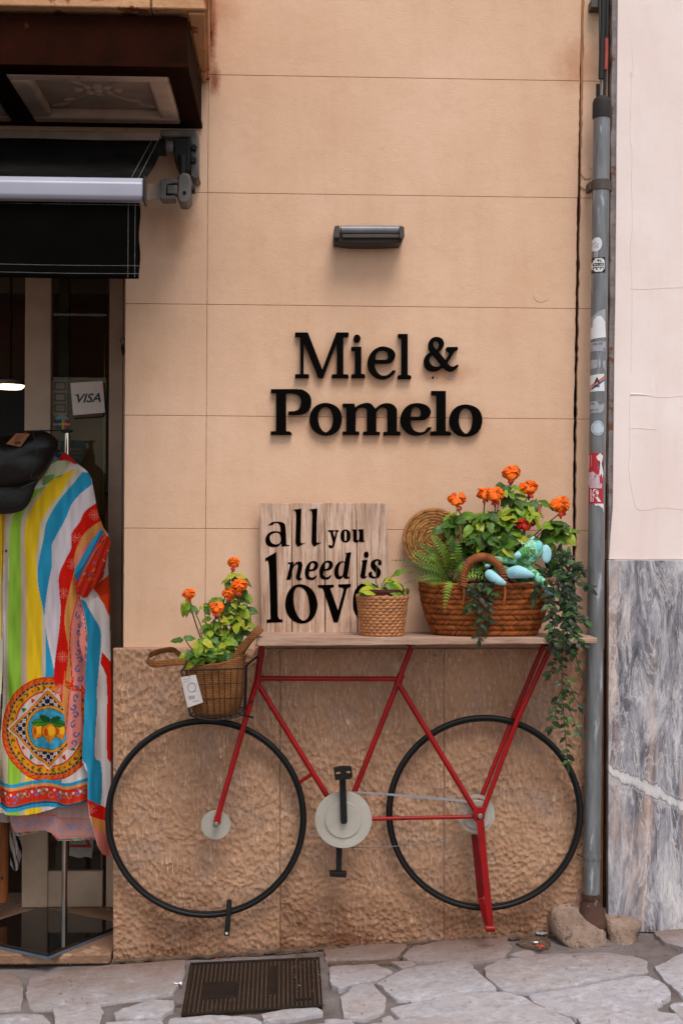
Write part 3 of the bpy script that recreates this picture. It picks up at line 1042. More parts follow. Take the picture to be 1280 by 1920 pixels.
# soffit frame members round the panels
p0, p1, p2 = H(322, 145, zs_), H(336, 232, zs_), H(72, 232, zs_)
px1, pxa, pyf, pyb = p1.x, p2.x, p0.y, p1.y
wd = px1 - pxa
bars = [(XB0, xbox + .004, YB - .008, pyf - .012), (px1 + .01, xbox + .004, pyf - .0118, -.004), (XB0, px1 + .0098, pyb + .012, -.004), (pxa - .075, pxa - .01, pyf - .0118, pyb + .0118)]
for (xa, xb_, ya, yb_) in bars:
    obj('soffit_rail', MB().box(xa, xb_, ya, yb_, zs_ - .004, zs_ + .0118), RUSTW, bal, bevel=.002)
obj('soffit_deck', MB().box(XB0, xbox - .031, YB + .031, -.004, zs_ + .06, zs_ + .08), DARK, bal)
def soffit_panel(xa, xb_):
    pn = obj('soffit_panel', MB().box(xa, xb_, pyf, pyb, zs_ + .034, zs_ + .045), CREAM, bal)
    k = .05
    for (a, b, c_, d_) in ((xa, xb_, pyf, pyf + k), (xa, xb_, pyb - k, pyb), (xa, xa + k, pyf + k, pyb - k), (xb_ - k, xb_, pyf + k, pyb - k)):
        obj('moulding', MB().box(a - .008, b + .008, c_ - .008 if c_ == pyf else c_, d_ + .008 if d_ == pyb else d_, zs_ - .002, zs_ + .0335), CREAM, pn, bevel=.012, seg=4)
    m = MB()
    cx, cy, zf = (xa + xb_) / 2, (pyf + pyb) / 2, zs_ + .033
    m.ell((cx, cy, zf), .016, .016, .010)
    for i in range(8):
        a = math.pi * i / 4
        m.ell((cx + .04 * math.cos(a) * (1.5 if i % 4 == 0 else 1), cy + .036 * math.sin(a), zf), .017, .014, .009, nu=12, nv=8)
    for sx_ in (-1, 1):
        for sy in (-1, 1):
            c0 = Vector((cx, cy, zf)); e = Vector((cx + sx_ * (wd / 2 - .085), cy + sy * ((pyb - pyf) / 2 - .075), zf))
            m.tube([c0, c0.lerp(e, .5) + Vector((0, sy * .01, 0)), e], [.003, .004, .003], 8)
            R = Matrix.Rotation(math.atan2(sy * .5, sx_), 3, 'Z')
            m.ell(e, .038, .010, .007, R, nu=12, nv=8)
            m.ell(c0.lerp(e, .72) + Vector((0, -sy * .012, 0)), .022, .007, .006, R, nu=12, nv=8)
    obj('carved_flower', m, CREAM, pn)
soffit_panel(pxa, px1)
soffit_panel(pxa - .085 - wd, pxa - .085)

# ------------------------------------------------------------ folding awning
def fabric_mat(name, c, c2, rough=.85):
    t = NT(name)
    v = t.coord('World')
    t.setc(t.mix(t.ramp(t.noise(v, 7, 5, .6), [(.3, 0.0), (.7, 1.0)]), c, c2))
    wv = t.n('TexWave', wave_type='BANDS', bands_direction='X'); wv.inputs['Scale'].default_value = 400; t.l(v, wv.inputs['Vector'])
    return t.done(rough, 0, t.bump(t.math('ADD', wv.outputs['Fac'], t.noise(v, 500, 2)), .0004, .6), .02)
AWN = fabric_mat('black_canvas', '0c0a08', '070605')
AWNT = fabric_mat('dusty_black_canvas', '1e1d1c', '0e0c0b')
ALU = pmat('lacquered_white_bar', 'a09eaa', '9492a0', 5, .35, spec=.5)
GREYM = pmat('grey_cast_metal', '6f6a66', '4d4844', 14, .55, metal=.2, wear='3a2c22', wear_amt=.66, bump=.0008)
BLACKM = pmat('black_plastic', '0b0a09', '110f0d', 12, .55, spec=.25)
STITCH = pmat('pale_stitching', '8d8984', '77736e', 40, .9)
ya_, yb_ = -.12, -.70
aw = thing('awning', 'retractable black canvas awning with white front bar and hanging valance over the doorway', 'awning', (W(262, 400, -.6).x - .4, -.35, W(0, 520, yb_).z))
XA0 = XL - 1.4
zr, zf_ = W(310, 262, ya_).z, W(272, 330, yb_).z
xar, xaf = W(309, 262, ya_).x, W(270, 330, yb_).x
m = MB()
nx, ny = 40, 14
vs = []
for j in range(ny + 1):
    v_ = j / ny
    for i in range(nx + 1):
        u = i / nx
        x = XA0 + (xar + (xaf - xar) * v_ - XA0) * u
        vs.append((x, ya_ + (yb_ + .03 - ya_) * v_, zr + (zf_ - zr) * v_ - .018 * math.sin(math.pi * v_) + .004 * noise.noise(Vector((x * 4, v_ * 4, 0)))))
fs = [(j * (nx + 1) + i, j * (nx + 1) + i + 1, (j + 1) * (nx + 1) + i + 1, (j + 1) * (nx + 1) + i) for j in range(ny) for i in range(nx)]
o = obj('canopy', m.add(vs, fs), AWNT, aw)
so = o.modifiers.new('t', 'SOLIDIFY'); so.thickness = .0015
zb0, zb1 = W(270, 332, yb_ - .02).z, W(270, 375.5, yb_ - .02).z
xb1 = W(268.5, 350, yb_ - .02).x
obj('front_bar', MB().prism([(xb1, yb_ + .03, zb0), (xb1, yb_ - .01, zb0), (xb1, yb_ - .026, zb0 - .018), (xb1, yb_ - .026, zb1 + .010), (xb1, yb_ - .018, zb1), (xb1, yb_ + .03, zb1)], (XA0 - xb1, 0, 0)), ALU, aw, bevel=.004)
obj('bar_end_cap', MB().box(xb1 + .0005, xb1 + .006, yb_ - .028, yb_ + .032, zb1 - .006, zb0 + .003), BLACKM, aw, bevel=.001)
xv = W(262, 450, yb_).x
zv0 = W(262, 521, yb_).z
m = MB()
nx, ny = 60, 16
vs = []
for j in range(ny + 1):
    for i in range(nx + 1):
        x = XA0 + (xv - XA0) * i / nx
        z = zb1 - .002 + (zv0 - zb1) * j / ny
        vs.append((x + .002 * (1 if i == nx else 0) * math.sin(j * .7), yb_ + .004 + .006 * (j / ny) * math.sin(x * 9 + 1) + .002 * noise.noise(Vector((x * 11, z * 11, 2))), z))
o = obj('valance', MB().add(vs, [(j * (nx + 1) + i, j * (nx + 1) + i + 1, (j + 1) * (nx + 1) + i + 1, (j + 1) * (nx + 1) + i) for j in range(ny) for i in range(nx)]), AWN, aw)
so = o.modifiers.new('t', 'SOLIDIFY'); so.thickness = .0025; so.offset = 0
m = MB()
def dash(pa, pb, r=.00055, step=.0055):
    n = int((pb - pa).length / step)
    for k in range(n):
        m.tube([pa.lerp(pb, k / n), pa.lerp(pb, (k + .7) / n)], r, 4)
def vy(x, z):
    j = (zb1 - z) / (zb1 - zv0)
    return yb_ + .004 + .006 * j * math.sin(x * 9 + 1) + .002 * noise.noise(Vector((x * 11, z * 11, 2))) - .0016
for dx in (.013, .032):
    for k in range(8):
        za, zb_ = zb1 + (zv0 - zb1) * k / 8, zb1 + (zv0 - zb1) * (k + 1) / 8
        dash(Vector((xv - dx, vy(xv - dx, za), za)), Vector((xv - dx, vy(xv - dx, zb_), zb_)))
for dz in (.012, .034):
    for k in range(16):
        xa, xb_ = xv - .9 + .9 * k / 16, xv - .9 + .9 * (k + 1) / 16
        dash(Vector((xa, vy(xa, zv0 + dz), zv0 + dz)), Vector((xb_, vy(xb_, zv0 + dz), zv0 + dz)))
dash(Vector((xv - .9, vy(xv - .9, zb1 - .006), zb1 - .008)), Vector((xv, vy(xv, zb1 - .006), zb1 - .008)))
for dx in (.02, .04):
    dash(Vector((xar - dx, ya_ + .002, zr + .001)), Vector((xaf - dx, yb_ + .04, zf_ + .004)))
obj('stitching', m, STITCH, aw, kind='stuff')
# cassette bar, roller, brackets and the folded arm
BEI = pmat('beige_steel', '8c7668', '6d594c', 8, .6)
obj('cassette', MB().box(XA0, W(300, 250, -.1).x, -.13, -.006, W(0, 262, -.13).z, W(0, 243, -.13).z), BEI, aw, bevel=.004)
obj('roller', MB().tube([(XA0, -.105, zr - .02), (xar + .004, -.105, zr - .02)], .028, 16), BLACKM, aw)
obj('roller_core', MB().tube([(xar + .0045, -.105, zr - .02), (W(326, 285, -.105).x, -.105, zr - .02)], .021, 16), GREYM, aw)
b_ = obj('bracket', MB().pxprism([(301, 243), (369, 243), (371, 256), (371, 322), (374, 333), (366, 337), (357, 330), (357, 257), (301, 256)], -.09, .0885), GREYM, aw, bevel=.004)
obj('bracket_plate', MB().pxprism([(326, 258), (356, 258), (356, 318), (344, 322), (327, 300)], -.125, .12), BLACKM, aw, bevel=.003)
for (x, y, r) in ((364, 277, 6), (363, 300, 6)):
    c_ = W(x, y, -.1)
    obj('bolt', MB().disc(c_, r * PM(-.1), -.108, -.0905, 6), BLACKM, b_, bevel=.001)
obj('arm_elbow', MB().pxprism([(333, 330), (343, 322), (356, 326), (358, 340), (357, 372), (350, 382), (335, 380), (332, 368)], -.17, .09), GREYM, aw, bevel=.006)
obj('elbow_cap', MB().tube([W(357, 356, -.12), W(366, 357, -.12)], [.016, .010], 14), BLACKM, aw)
obj('elbow_screw', MB().disc(W(346, 361, -.174), .0055, -.1745, -.170, 14), DARK, aw)
obj('arm_fork', MB().pxprism([(300, 337), (318, 333), (332, 336), (332, 342), (312, 345), (311, 367), (328, 366), (328, 373), (303, 374), (299, 370)], -.19, .06), GREYM, aw, bevel=.003)
obj('arm_link', MB().pxprism([(313, 346), (332, 346), (332, 363), (313, 363)], -.185, .05), GREYM, aw, bevel=.003)
obj('arm', MB().hexa if False else MB().prism([W(301, 340, -.18), W(301, 371, -.18), W(272, 372, -.62), W(272, 341, -.62)], (0, .04, 0)), GREYM, aw, bevel=.006)
obj('crank_hook', MB().tube([W(341, 292, -.135), W(342, 318, -.14), W(340, 335, -.14)], [.012, .010, .006], 10), BLACKM, aw)

# ------------------------------------------------------------ shop front inside the opening
YD = .50
FRAMEP = pmat('greyish_white_frame_paint', 'b89e86', '9f8670', 6, .55, bump=.0008, bscale=60, wear='5d4a3e', wear_amt=.7, wear_scale=18, spec=.4, kind='World')
zdb = W(100, 1702, YD).z
zdt = z_soffit + .2
sf = thing('shop_door_front', 'off white painted door frame with tall glass pane beside the clothes rail', 'door', (W(130, 1700, YD).x, YD, zdb))
def fpost(a, b, ya, yb, z0=zdb, z1=zdt, nm='door_post', mt=FRAMEP, bv=.003):
    return obj(nm, MB().box(W(a, 1000, ya).x, W(b, 1000, ya).x, ya, yb, z0, z1), mt, sf, bevel=bv)
fpost(45, 94, YD, YD + .05)
fpost(203, 229, YD, YD + .05)
fpost(230, 262, YD - .02, YD + .06, nm='jamb_post')
obj('kick_panel', MB().box(W(94.5, 0, YD).x, W(202.5, 0, YD).x, YD + .006, YD + .044, zdb, W(150, 1634, YD).z), FRAMEP, sf, bevel=.003)
fpost(108, 128, YD + .06, YD + .09, nm='inner_stile', mt=pmat('inner_stile_grey', '5e5548', '463d32', 8, .6))
gm = NT('window_glass')
gl = gm.n('BsdfGlossy'); gl.inputs['Roughness'].default_value = .02; gl.inputs['Color'].default_value = (.32, .27, .22, 1)
tr = gm.n('BsdfTransparent'); tr.inputs['Color'].default_value = (.86, .88, .84, 1)
fr_ = gm.n('Fresnel'); fr_.inputs[0].default_value = 1.45
mx = gm.n('MixShader'); gm.l(fr_.outputs[0], mx.inputs[0]); gm.l(tr.outputs[0], mx.inputs[1]); gm.l(gl.outputs[0], mx.inputs[2])
gm.l(mx.outputs[0], gm.t.nodes['Material Output'].inputs[0])
obj('glass_pane', MB().box(W(94.6, 0, YD).x, W(202.4, 0, YD).x, YD + .022, YD + .027, W(0, 1634, YD).z + .001, zdt), gm.m, sf)
obj('brass_bead', MB().box(W(197.5, 0, YD).x, W(199.5, 0, YD).x, YD + .028, YD + .034, W(0, 1634, YD).z, W(0, 620, YD).z), pmat('brass_bead', '8a6a34', '6c5228', 10, .4, metal=.8), sf)
obj('display_board', MB().box(W(97, 0, .6).x, W(196, 0, .6).x, .64, .65, W(0, 1300, .6).z, W(0, 704, .6).z), pmat('tan_board', '8a6a46', '77593a', 5, .8, kind='World'), sf)
# the room behind
room = thing('shop_interior', 'dim brown shop room glimpsed past the door post with a lowered ceiling', 'room', (XL - .8, 1.6, zdb))
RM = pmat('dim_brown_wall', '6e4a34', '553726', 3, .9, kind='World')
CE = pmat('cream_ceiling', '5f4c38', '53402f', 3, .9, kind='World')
x0r, x1r = XL - 3.0, XL + .4
zc = W(20, 575, 2.6).z
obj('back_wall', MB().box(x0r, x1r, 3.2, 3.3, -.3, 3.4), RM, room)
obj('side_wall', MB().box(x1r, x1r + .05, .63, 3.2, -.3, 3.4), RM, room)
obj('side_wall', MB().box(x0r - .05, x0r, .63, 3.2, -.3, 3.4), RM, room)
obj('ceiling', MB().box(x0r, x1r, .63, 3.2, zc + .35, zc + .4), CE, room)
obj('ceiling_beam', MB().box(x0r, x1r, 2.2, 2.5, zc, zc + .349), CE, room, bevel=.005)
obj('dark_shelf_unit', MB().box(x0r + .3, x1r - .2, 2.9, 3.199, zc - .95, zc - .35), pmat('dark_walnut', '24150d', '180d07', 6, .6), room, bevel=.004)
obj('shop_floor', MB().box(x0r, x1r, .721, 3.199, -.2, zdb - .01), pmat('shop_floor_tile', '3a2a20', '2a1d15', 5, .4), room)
red = MB()
lm = NT('lit_lamp_disc')
lm.b.inputs['Emission Color'].default_value = (1, .82, .52, 1); lm.b.inputs['Emission Strength'].default_value = 5.0
lc = W(20, 724.5, 1.9)
cl = thing('ceiling_lamp', 'round glowing ceiling lamp inside the dim shop', 'lamp', lc)
obj('lamp_diffuser', MB().lathe(lc, [(.005, -.012), (.05, -.011), (.062, -.002), (.062, .004)], 28), lm.m, cl)
obj('lamp_rim', MB().lathe(lc + Vector((0, 0, .0045)), [(.068, 0), (.068, .02), (.03, .03)], 28), pmat('lamp_rim_grey', '8b8378', None, 8, .5), cl)
obj('lamp_stem', MB().tube([lc + Vector((0, 0, .03)), Vector((lc.x, lc.y, zc + .349))], .006, 8), BLACKM, cl)
rp = W(-25, 880, 1.4)
gar = thing('red_garment', 'red garment hanging in the shop behind the black cap', 'clothes', (rp.x, rp.y, rp.z - .35))
m = MB()
m.lathe((rp.x, rp.y, rp.z - .35), [(.16, 0), (.17, .15), (.165, .3), (.14, .38), (.05, .42), (.03, .43)], 24, sy=.4)
obj('cloth', m, pmat('deep_red_cloth', '8e1408', '6a0c05', 8, .85), gar)

def sticker_text(par, txt, px, py, hpx, y, mat_, tilt=0., shear=0., xs=1., off=0., nm='lettering', curve=None):
    vs, fs = text_mesh(txt, hpx * PM(y), shear, xs, off)
    c_ = W(px, py, y)
    ct, st_ = math.cos(tilt), math.sin(tilt)
    out = []
    for u, v_ in vs:
        uu, vv = u * ct - v_ * st_, u * st_ + v_ * ct
        yy = y if curve is None else curve(c_.x + uu, c_.z + vv)
        out.append((c_.x + uu, yy, c_.z + vv))
    return obj(nm, MB().add(out, fs), mat_, par, smooth=0, fixn=False)
def flat(name, colr, rough=.6):
    return pmat(name, colr, None if False else colr, 20, rough)
WHITEP = pmat('white_card', 'e0d2c8', 'd2c4ba', 12, .5)
vs_ = thing('card_payment_sign', 'white square plastic sign with dark teal card payment lettering on the door glass', 'sign', W(165, 779, YD - .004))
cor = [(132.2, 718), (193, 714), (197.6, 773.8), (137.5, 779)]
o = obj('sign_plate', MB().pxprism(cor, YD - .004, .004), WHITEP, vs_, bevel=.0015)
obj('offset_sheet', MB().pxprism([(132.5, 722), (192, 718), (194, 780), (138, 784.5)], YD + .0025, .017), pmat('offset_sheet_brown', '5a4636', None, 9, .7), vs_, bevel=.001)  # brown sheet behind the plate, set slightly lower
TEAL = pmat('dark_teal_print', '0b2e3a', '0b2a34', 9, .5)
sticker_text(vs_, 'VISA', 167, 746.2, 16, YD - .0048, TEAL, math.radians(3.2), .32, 1.06, .0009)
obj('lettering', MB().add([W(138, 740.2, YD - .0049), W(146.5, 740.2, YD - .0049), W(149.5, 748, YD - .0049), W(145, 742.6, YD - .0049)], [(0, 1, 2, 3)]), TEAL, vs_)
st_ = thing('ghost_sticker_strip', 'faded strip of three pale payment stickers on the glass left of the white sign', 'sticker', W(113, 780, YD + .02))
GH = pmat('faded_sticker', '8b8272', '776d5e', 20, .7); GH2 = pmat('faded_sticker_dark', '5d5344', '51483a', 20, .7)
ys = YD + .0215
obj('strip_film', MB().pxprism([(99, 713), (126.5, 713), (126.5, 779), (99, 779)], ys, .0004), GH, st_)
for k, y0_ in enumerate((715.5, 736.5, 757)):
    f_ = obj('faded_panel', MB().pxprism([(101.5, y0_), (124.5, y0_), (124.5, y0_ + 16.5), (101.5, y0_ + 16.5)], ys - .0004, .0003), GH2, st_)
    obj('faded_mark', MB().pxprism([(105, y0_ + 3), (121.5, y0_ + 3), (121.5, y0_ + 13.5), (105, y0_ + 13.5)], ys - .0007, .0002), GH, f_)
sticker_text(st_, 'VISA', 113.5, 764.5, 5, ys - .0012, GH2, 0, .3)
rs = thing('round_rainbow_sticker', 'round rainbow striped sticker with white lettering low on the door glass', 'sticker', W(116, 806, ys))
cx, cy, R_r = 116.2, 791.8, 14.6
obj('sticker_disc', MB().prism([W(a, b, ys - .001) for a, b in ellc(cx, cy, R_r, R_r * .95)], (0, .0008, 0)), pmat('pale_teal_print', '6f9590', '64888a', 20, .6), rs)
stripes = ['4c1030', '233a5c', '1c4a1e', 'b48a12', '9a3414', '8c1410']
for k, c_ in enumerate(stripes):
    xa, xb_ = cx - R_r + 2 * R_r * k / 6, cx - R_r + 2 * R_r * (k + 1) / 6
    pts = []
    top = 786.5 + (k % 2)
    for (x, yv) in ((xa, top + 1), ((xa + xb_) / 2, top - 1.5), (xb_, top + .5)):
        pts.append((x, yv))
    for x in (xb_, (xa + xb_) / 2, xa):
        dd = max(R_r ** 2 - (x - cx) ** 2, 0) ** .5 * .95
        pts.append((x, max(cy + dd, top + 1.5)))
    obj('rainbow_stripe', MB().add([W(a, b, ys - .0013) for a, b in pts], [tuple(range(len(pts)))]), pmat('stripe_' + c_, c_, c_, 9, .6), rs)
WPR = pmat('white_print', 'c9c2ba', 'bdb5ad', 20, .6)
sticker_text(rs, 'CA NOSTRA!', cx, 795.5, 4.0, ys - .0016, WPR, 0, 0, .95, .0002)
sh = thing('shield_warning_sticker', 'green and black shield shaped security warning sticker on the glass behind the chrome pole', 'sticker', W(138, 872, ys))
shp = contour('114,828c 138,825 160,829c 161,845 158,858 148,871 138,880 128,872 117,858 114,845')
obj('sticker_shield', MB().prism([W(a, b, ys - .001) for a, b in shp], (0, .0008, 0)), pmat('dark_green_print', '06301c', '062818', 20, .5), sh)
obj('black_band', MB().add([W(a, b, ys - .0013) for a, b in ((115, 838), (160.5, 838), (158, 853), (117, 853))], [(0, 1, 2, 3)]), pmat('black_print', '0a0906', '0a0906', 20, .5), sh)
GOLD = pmat('dull_gold_print', '7a6430', '6e5a2c', 20, .5)
sticker_text(sh, 'WARNING!', 138, 842.5, 5.2, ys - .0016, GOLD)
sticker_text(sh, 'CCTV SECURITY', 137.5, 849.5, 4.2, ys - .0016, GOLD, xs=.85)
sticker_text(sh, 'Tech Alert', 139, 857.5, 3.6, ys - .0016, GOLD)
obj('eye_mark', MB().add([W(a, b, ys - .0014) for a, b in ellc(138, 832.5, 3.6, 4)], [tuple(range(40))]), pmat('black_print', '0a0906'), sh)
zn = thing('notice_paper', 'torn white notice with a red triangle on the lower glass behind the chrome pole', 'notice', W(152, 1609, ys))
obj('paper', MB().pxprism([(131, 1571), (176.5, 1571), (172.5, 1609), (160, 1606), (150, 1609), (130, 1604)], ys - .0008, .0005), pmat('worn_paper', '9b948f', '7e7670', 20, .8), zn)
obj('red_triangle', MB().add([W(a, b, ys - .0011) for a, b in ((140, 1570), (165, 1570), (173, 1589.5), (130, 1588.5))], [(0, 1, 2, 3)]), pmat('red_print', '8e1a1c', '841618', 20, .6), zn)
obj('triangle_field', MB().add([W(a, b, ys - .0013) for a, b in ((144, 1572), (158, 1572), (163, 1583), (134, 1583))], [(0, 1, 2, 3)]), pmat('worn_paper', '9b948f'), zn)
sticker_text(zn, 'ZONA', 149, 1578.5, 3.5, ys - .0016, pmat('black_print', '0a0906'))
ky = thing('key_bunch', 'small dark bunch of keys hanging at the plaster edge of the doorway', 'keys', W(230, 665, .12))
obj('key_ring', MB().tube([W(231 + 4.5 * math.cos(a), 640 + 7 * math.sin(a), .12) for a in [2 * math.pi * i / 16 for i in range(16)]], .0012, 6, closed=True), BLACKM, ky)
for i in range(3):
    a, b = 230 + i * .8, 648 + i * 1.5
    obj('key', MB().pxprism([(a - 3, b), (a + 2, b - 1), (a + 3, b + 6), (a + 1, b + 16), (a - 1, b + 16), (a - 3, b + 6)], .118 - .003 * i, .0018), BLACKM, ky, bevel=.0004)

# ------------------------------------------------------------ drainpipe with its stickers
YPI = -.075
PR = .0272
GALV = pmat('weathered_galvanised_pipe', '7d7e80', '5f5f5e', 16, .42, metal=.3, stretch=(3, 3, .5), bump=.0010, bscale=40, wear='a2a3a8', wear_amt=.6, wear_scale=12, spec=.5, kind='World')
pa, pb = W(1127.5, 205, YPI), W(1108, 1692, YPI)
pipe = thing('drainpipe', 'weathered grey metal pipe covered in stickers running down between the two buildings', 'pipe', (pb.x, YPI, pb.z))
def pc(py):
    z = W(1115, py, YPI).z
    t_ = (pa.z - z) / (pa.z - pb.z)
    return pa.lerp(pb, t_)
mid = [pa.lerp(pb, k / 30) for k in range(31)]
jy = pc(1607)
obj('pipe_length', MB().tube([pa.lerp(jy, k / 30) for k in range(31)], PR, 32), GALV, pipe)
obj('pipe_length', MB().tube([jy, pb], PR * .985, 32), GALV, pipe)
obj('joint_collar', MB().tube([jy + Vector((0, 0, .012)), jy, jy - Vector((0, 0, .008))], [PR * 1.03, PR * 1.06, PR * 1.02], 32), GALV, pipe)
obj('rubber_cap', MB().tube([pc(222), pc(219), pc(193), pc(186), pc(181)], [PR * 1.1, PR * 1.13, PR * 1.12, PR * .98, PR * .6], 32), pmat('old_black_rubber', '2b2420', '1b1613', 20, .75, wear='6a5a4e', wear_amt=.68), pipe)
CLM = pmat('dull_clamp_metal', '5a5049', '443b34', 14, .6, metal=.3)
cz = pc(348)
cp = obj('clamp', MB().tube([cz + Vector((0, 0, .017)), cz - Vector((0, 0, .017))], PR * 1.1, 32), CLM, pipe, bevel=.001)
obj('clamp_ear', MB().box(cz.x + PR * .9, cz.x + PR * 1.45, YPI + .004, YPI + .06, cz.z - .015, cz.z + .012), CLM, cp, bevel=.001)
obj('clamp_ear', MB().box(cz.x - PR * 1.35, cz.x - PR * .85, YPI + .004, YPI + .06, cz.z - .012, cz.z + .015), CLM, cp, bevel=.001)
RUSTY = pmat('rusty_cast_iron', '5a3d30', '3a241b', 16, .8, metal=.2, bump=.004, bscale=50, wear='8a7468', wear_amt=.6, wear_scale=18)
cb = pc(1690)
obj('cast_foot', MB().tube([pc(1675), pc(1683), pc(1688), pc(1700), pc(1720), pc(1733), pc(1738)], [PR * 1.15, PR * 1.17, PR * 1.05, PR * 1.35, PR * 1.75, PR * 1.9, PR * 1.8], 32), RUSTY, pipe)
wt = W(1082, 1607, -.05)
obj('wire_tie', MB().tube([Vector((wt.x, -.04, wt.z + .008)), Vector((cz.x - .04, -.06, wt.z)), Vector((jy.x - PR, YPI - .01, jy.z)), Vector((jy.x, YPI - PR * 1.06, jy.z - .002)), Vector((jy.x + PR * 1.05, YPI, jy.z + .002))], .0022, 6), CLM, pipe)
# cables entering the pipe's top
cab = pmat('black_cable', '17130f', '0f0c0a', 20, .6)
for (pts_, r, lb, mt) in (([(1131, -330), (1130, 0), (1128, 80), (1126, 148)], .0095, 'thick black cable sleeve ending just above the pipe top', cab),
                          ([(1137, -330), (1137, 0), (1136, 70), (1134, 130), (1132, 184)], .0055, 'thin dark cable beside the thick sleeve, with a red taped stretch', cab),
                          ([(1124.5, -330), (1124, 0), (1124, 60), (1125, 140)], .0045, 'leftmost grey black cable running down to the pipe', pmat('grey_cable', '3b3a3c', '2a2828', 20, .5))):
    t_ = solo('cable', MB().tube(catmull([W(a, b, -.055) for a, b in pts_], n=6), r, 12), mt, lb, 'cable', 'cables above the drainpipe')
solo('tape_wrap', MB().tube([W(1135.6, 72, -.057), W(1135.6, 100, -.057), W(1134.6, 131, -.057)], .0066, 10), pmat('faded_red_tape', 'a8443c', '8c362e', 30, .6), 'faded red tape wrapped round the thin cable above the pipe', 'tape')
solo('cable_end', MB().tube([W(1126, 148, -.055), W(1125, 165, -.055), W(1125, 184, -.06)], [.0045, .0035, .0035], 8), GREYM, 'bare grey cable core between the thick sleeve and the pipe cap', 'cable')
solo('cable_sleeve', MB().tube([W(1120, 158, -.06), W(1120, 184, -.06)], .006, 10), BLACKM, 'short black plastic stub standing on the left of the pipe cap', 'cable')
solo('wall_clip', MB().box(W(1102, 0, 0).x, W(1125, 0, 0).x, -.05, .0, W(0, 3, 0).z, W(0, -12, 0).z), CLM, 'grey metal cable clip at the very top beside the wall joint', 'clip')

def pipe_patch(par, outline, mat_, lift=.0007, nm='sticker_film'):
    """a sticker outline in photo pixels laid round the front of the pipe"""
    cs = []
    c = []
    for a, b in outline:
        p = W(a, b, YPI - PR)
        c.append((p.x, p.z))
    # densify the outline and fill with a fine grid so that it wraps round the pipe
    xs, zs2 = [p[0] for p in c], [p[1] for p in c]
    x0, x1, z0, z1 = min(xs), max(xs), min(zs2), max(zs2)
    strips = 14
    m = MB()
    import itertools
    def clip(poly, xa, keep_right):
        out = []
        for i in range(len(poly)):
            p, q = poly[i - 1], poly[i]
            ip, iq = (p[0] >= xa) == keep_right, (q[0] >= xa) == keep_right
            if ip:
                out.append(p)
            if ip != iq:
                t = (xa - p[0]) / (q[0] - p[0])
                out.append((xa, p[1] + t * (q[1] - p[1])))
        return out
    for k in range(strips):
        xa, xb = x0 + (x1 - x0) * k / strips, x0 + (x1 - x0) * (k + 1) / strips
        pl = clip(clip(c, xa + 1e-7, True), xb - 1e-7, False)
        if len(pl) < 3:
            continue
        m.add([psurf(x, z, lift) for x, z in pl], [tuple(range(len(pl)))])
    return obj(nm, m, mat_, par, smooth=180, fixn=False)
def psurf(x, z, lift):
    t = (pa.z - z) / (pa.z - pb.z)
    cx_ = pa.x + (pb.x - pa.x) * t
    R = PR + lift
    s = max(-.999, min(.999, (x - cx_) / R))
    return (x if abs((x - cx_) / R) < .999 else cx_ + R * s, YPI - R * math.sqrt(1 - s * s), z)
def ptext(par, txt, px, py, h, mat_, lift=.0011, tilt=0., xs=1., off=0., shear=0.):
    vs, fs = text_mesh(txt, h * PM(YPI), shear, xs, off)
    c_ = W(px, py, YPI - PR)
    ct, st2 = math.cos(tilt), math.sin(tilt)
    return obj('lettering', MB().add([psurf(c_.x + u * ct - v_ * st2, c_.z + u * st2 + v_ * ct, lift) for u, v_ in vs], fs), mat_, par, smooth=0, fixn=False)
SW = pmat('white_sticker_paper', 'd9d6d6', 'c8c4c4', 20, .6); SK = pmat('black_print', '0a0906'); SR = pmat('sticker_red', 'b3202c', 'a01a26', 20, .55)
SB = pmat('sticker_blue', '2b4f9c', '284a90', 20, .55); SO = pmat('sticker_orange', 'd26a2c', 'c46228', 20, .55); SG = pmat('torn_sticker_grey', 'a3a2a6', '8b8a90', 40, .75)
GS = 'stickers on the drainpipe'
def pst(label, px, py):
    return thing('pipe_sticker', label, 'sticker', W(px, py, YPI - PR), GS)
def mpx(zx, zy):                         # coordinates read off an enlargement of the pipe
    return 1060 + zx / 3.2, 400 + zy / 3.2
a_ = pst('small white egg shaped sticker with tiny handwriting, topmost on the pipe', 1118, 470)
pipe_patch(a_, ellc(*mpx(186, 184), 9.4, 13.2, tilt=.15), SW)
ptext(a_, 'sunny', 1114.5, 456, 2.4, SK, tilt=.7); ptext(a_, 'random', 1117.5, 459.5, 2.4, SK, tilt=.7); ptext(a_, 'o', 1119.5, 463, 4, SK)
a_ = pst('black and white pixel pattern square sticker on the pipe', 1121, 511)
x0_, y0_ = mpx(158, 262); x1_, y1_ = mpx(237, 355)
pipe_patch(a_, [(x0_, y0_), (x1_, y0_), (x1_, y1_), (x0_, y1_)], SK)
grid_ = ['................', '....########....', '...####.#.####..', '..####...#.####.', '..#####.#..####.', '.##############.', '.#............#.', '.#.##.#..#.##.#.', '.#............#.', '.##############.',
         '.#............#.', '.#.##.####.##.#.', '..###..##..###..', '...##########...', '....########....', '................']
pm_ = MB()
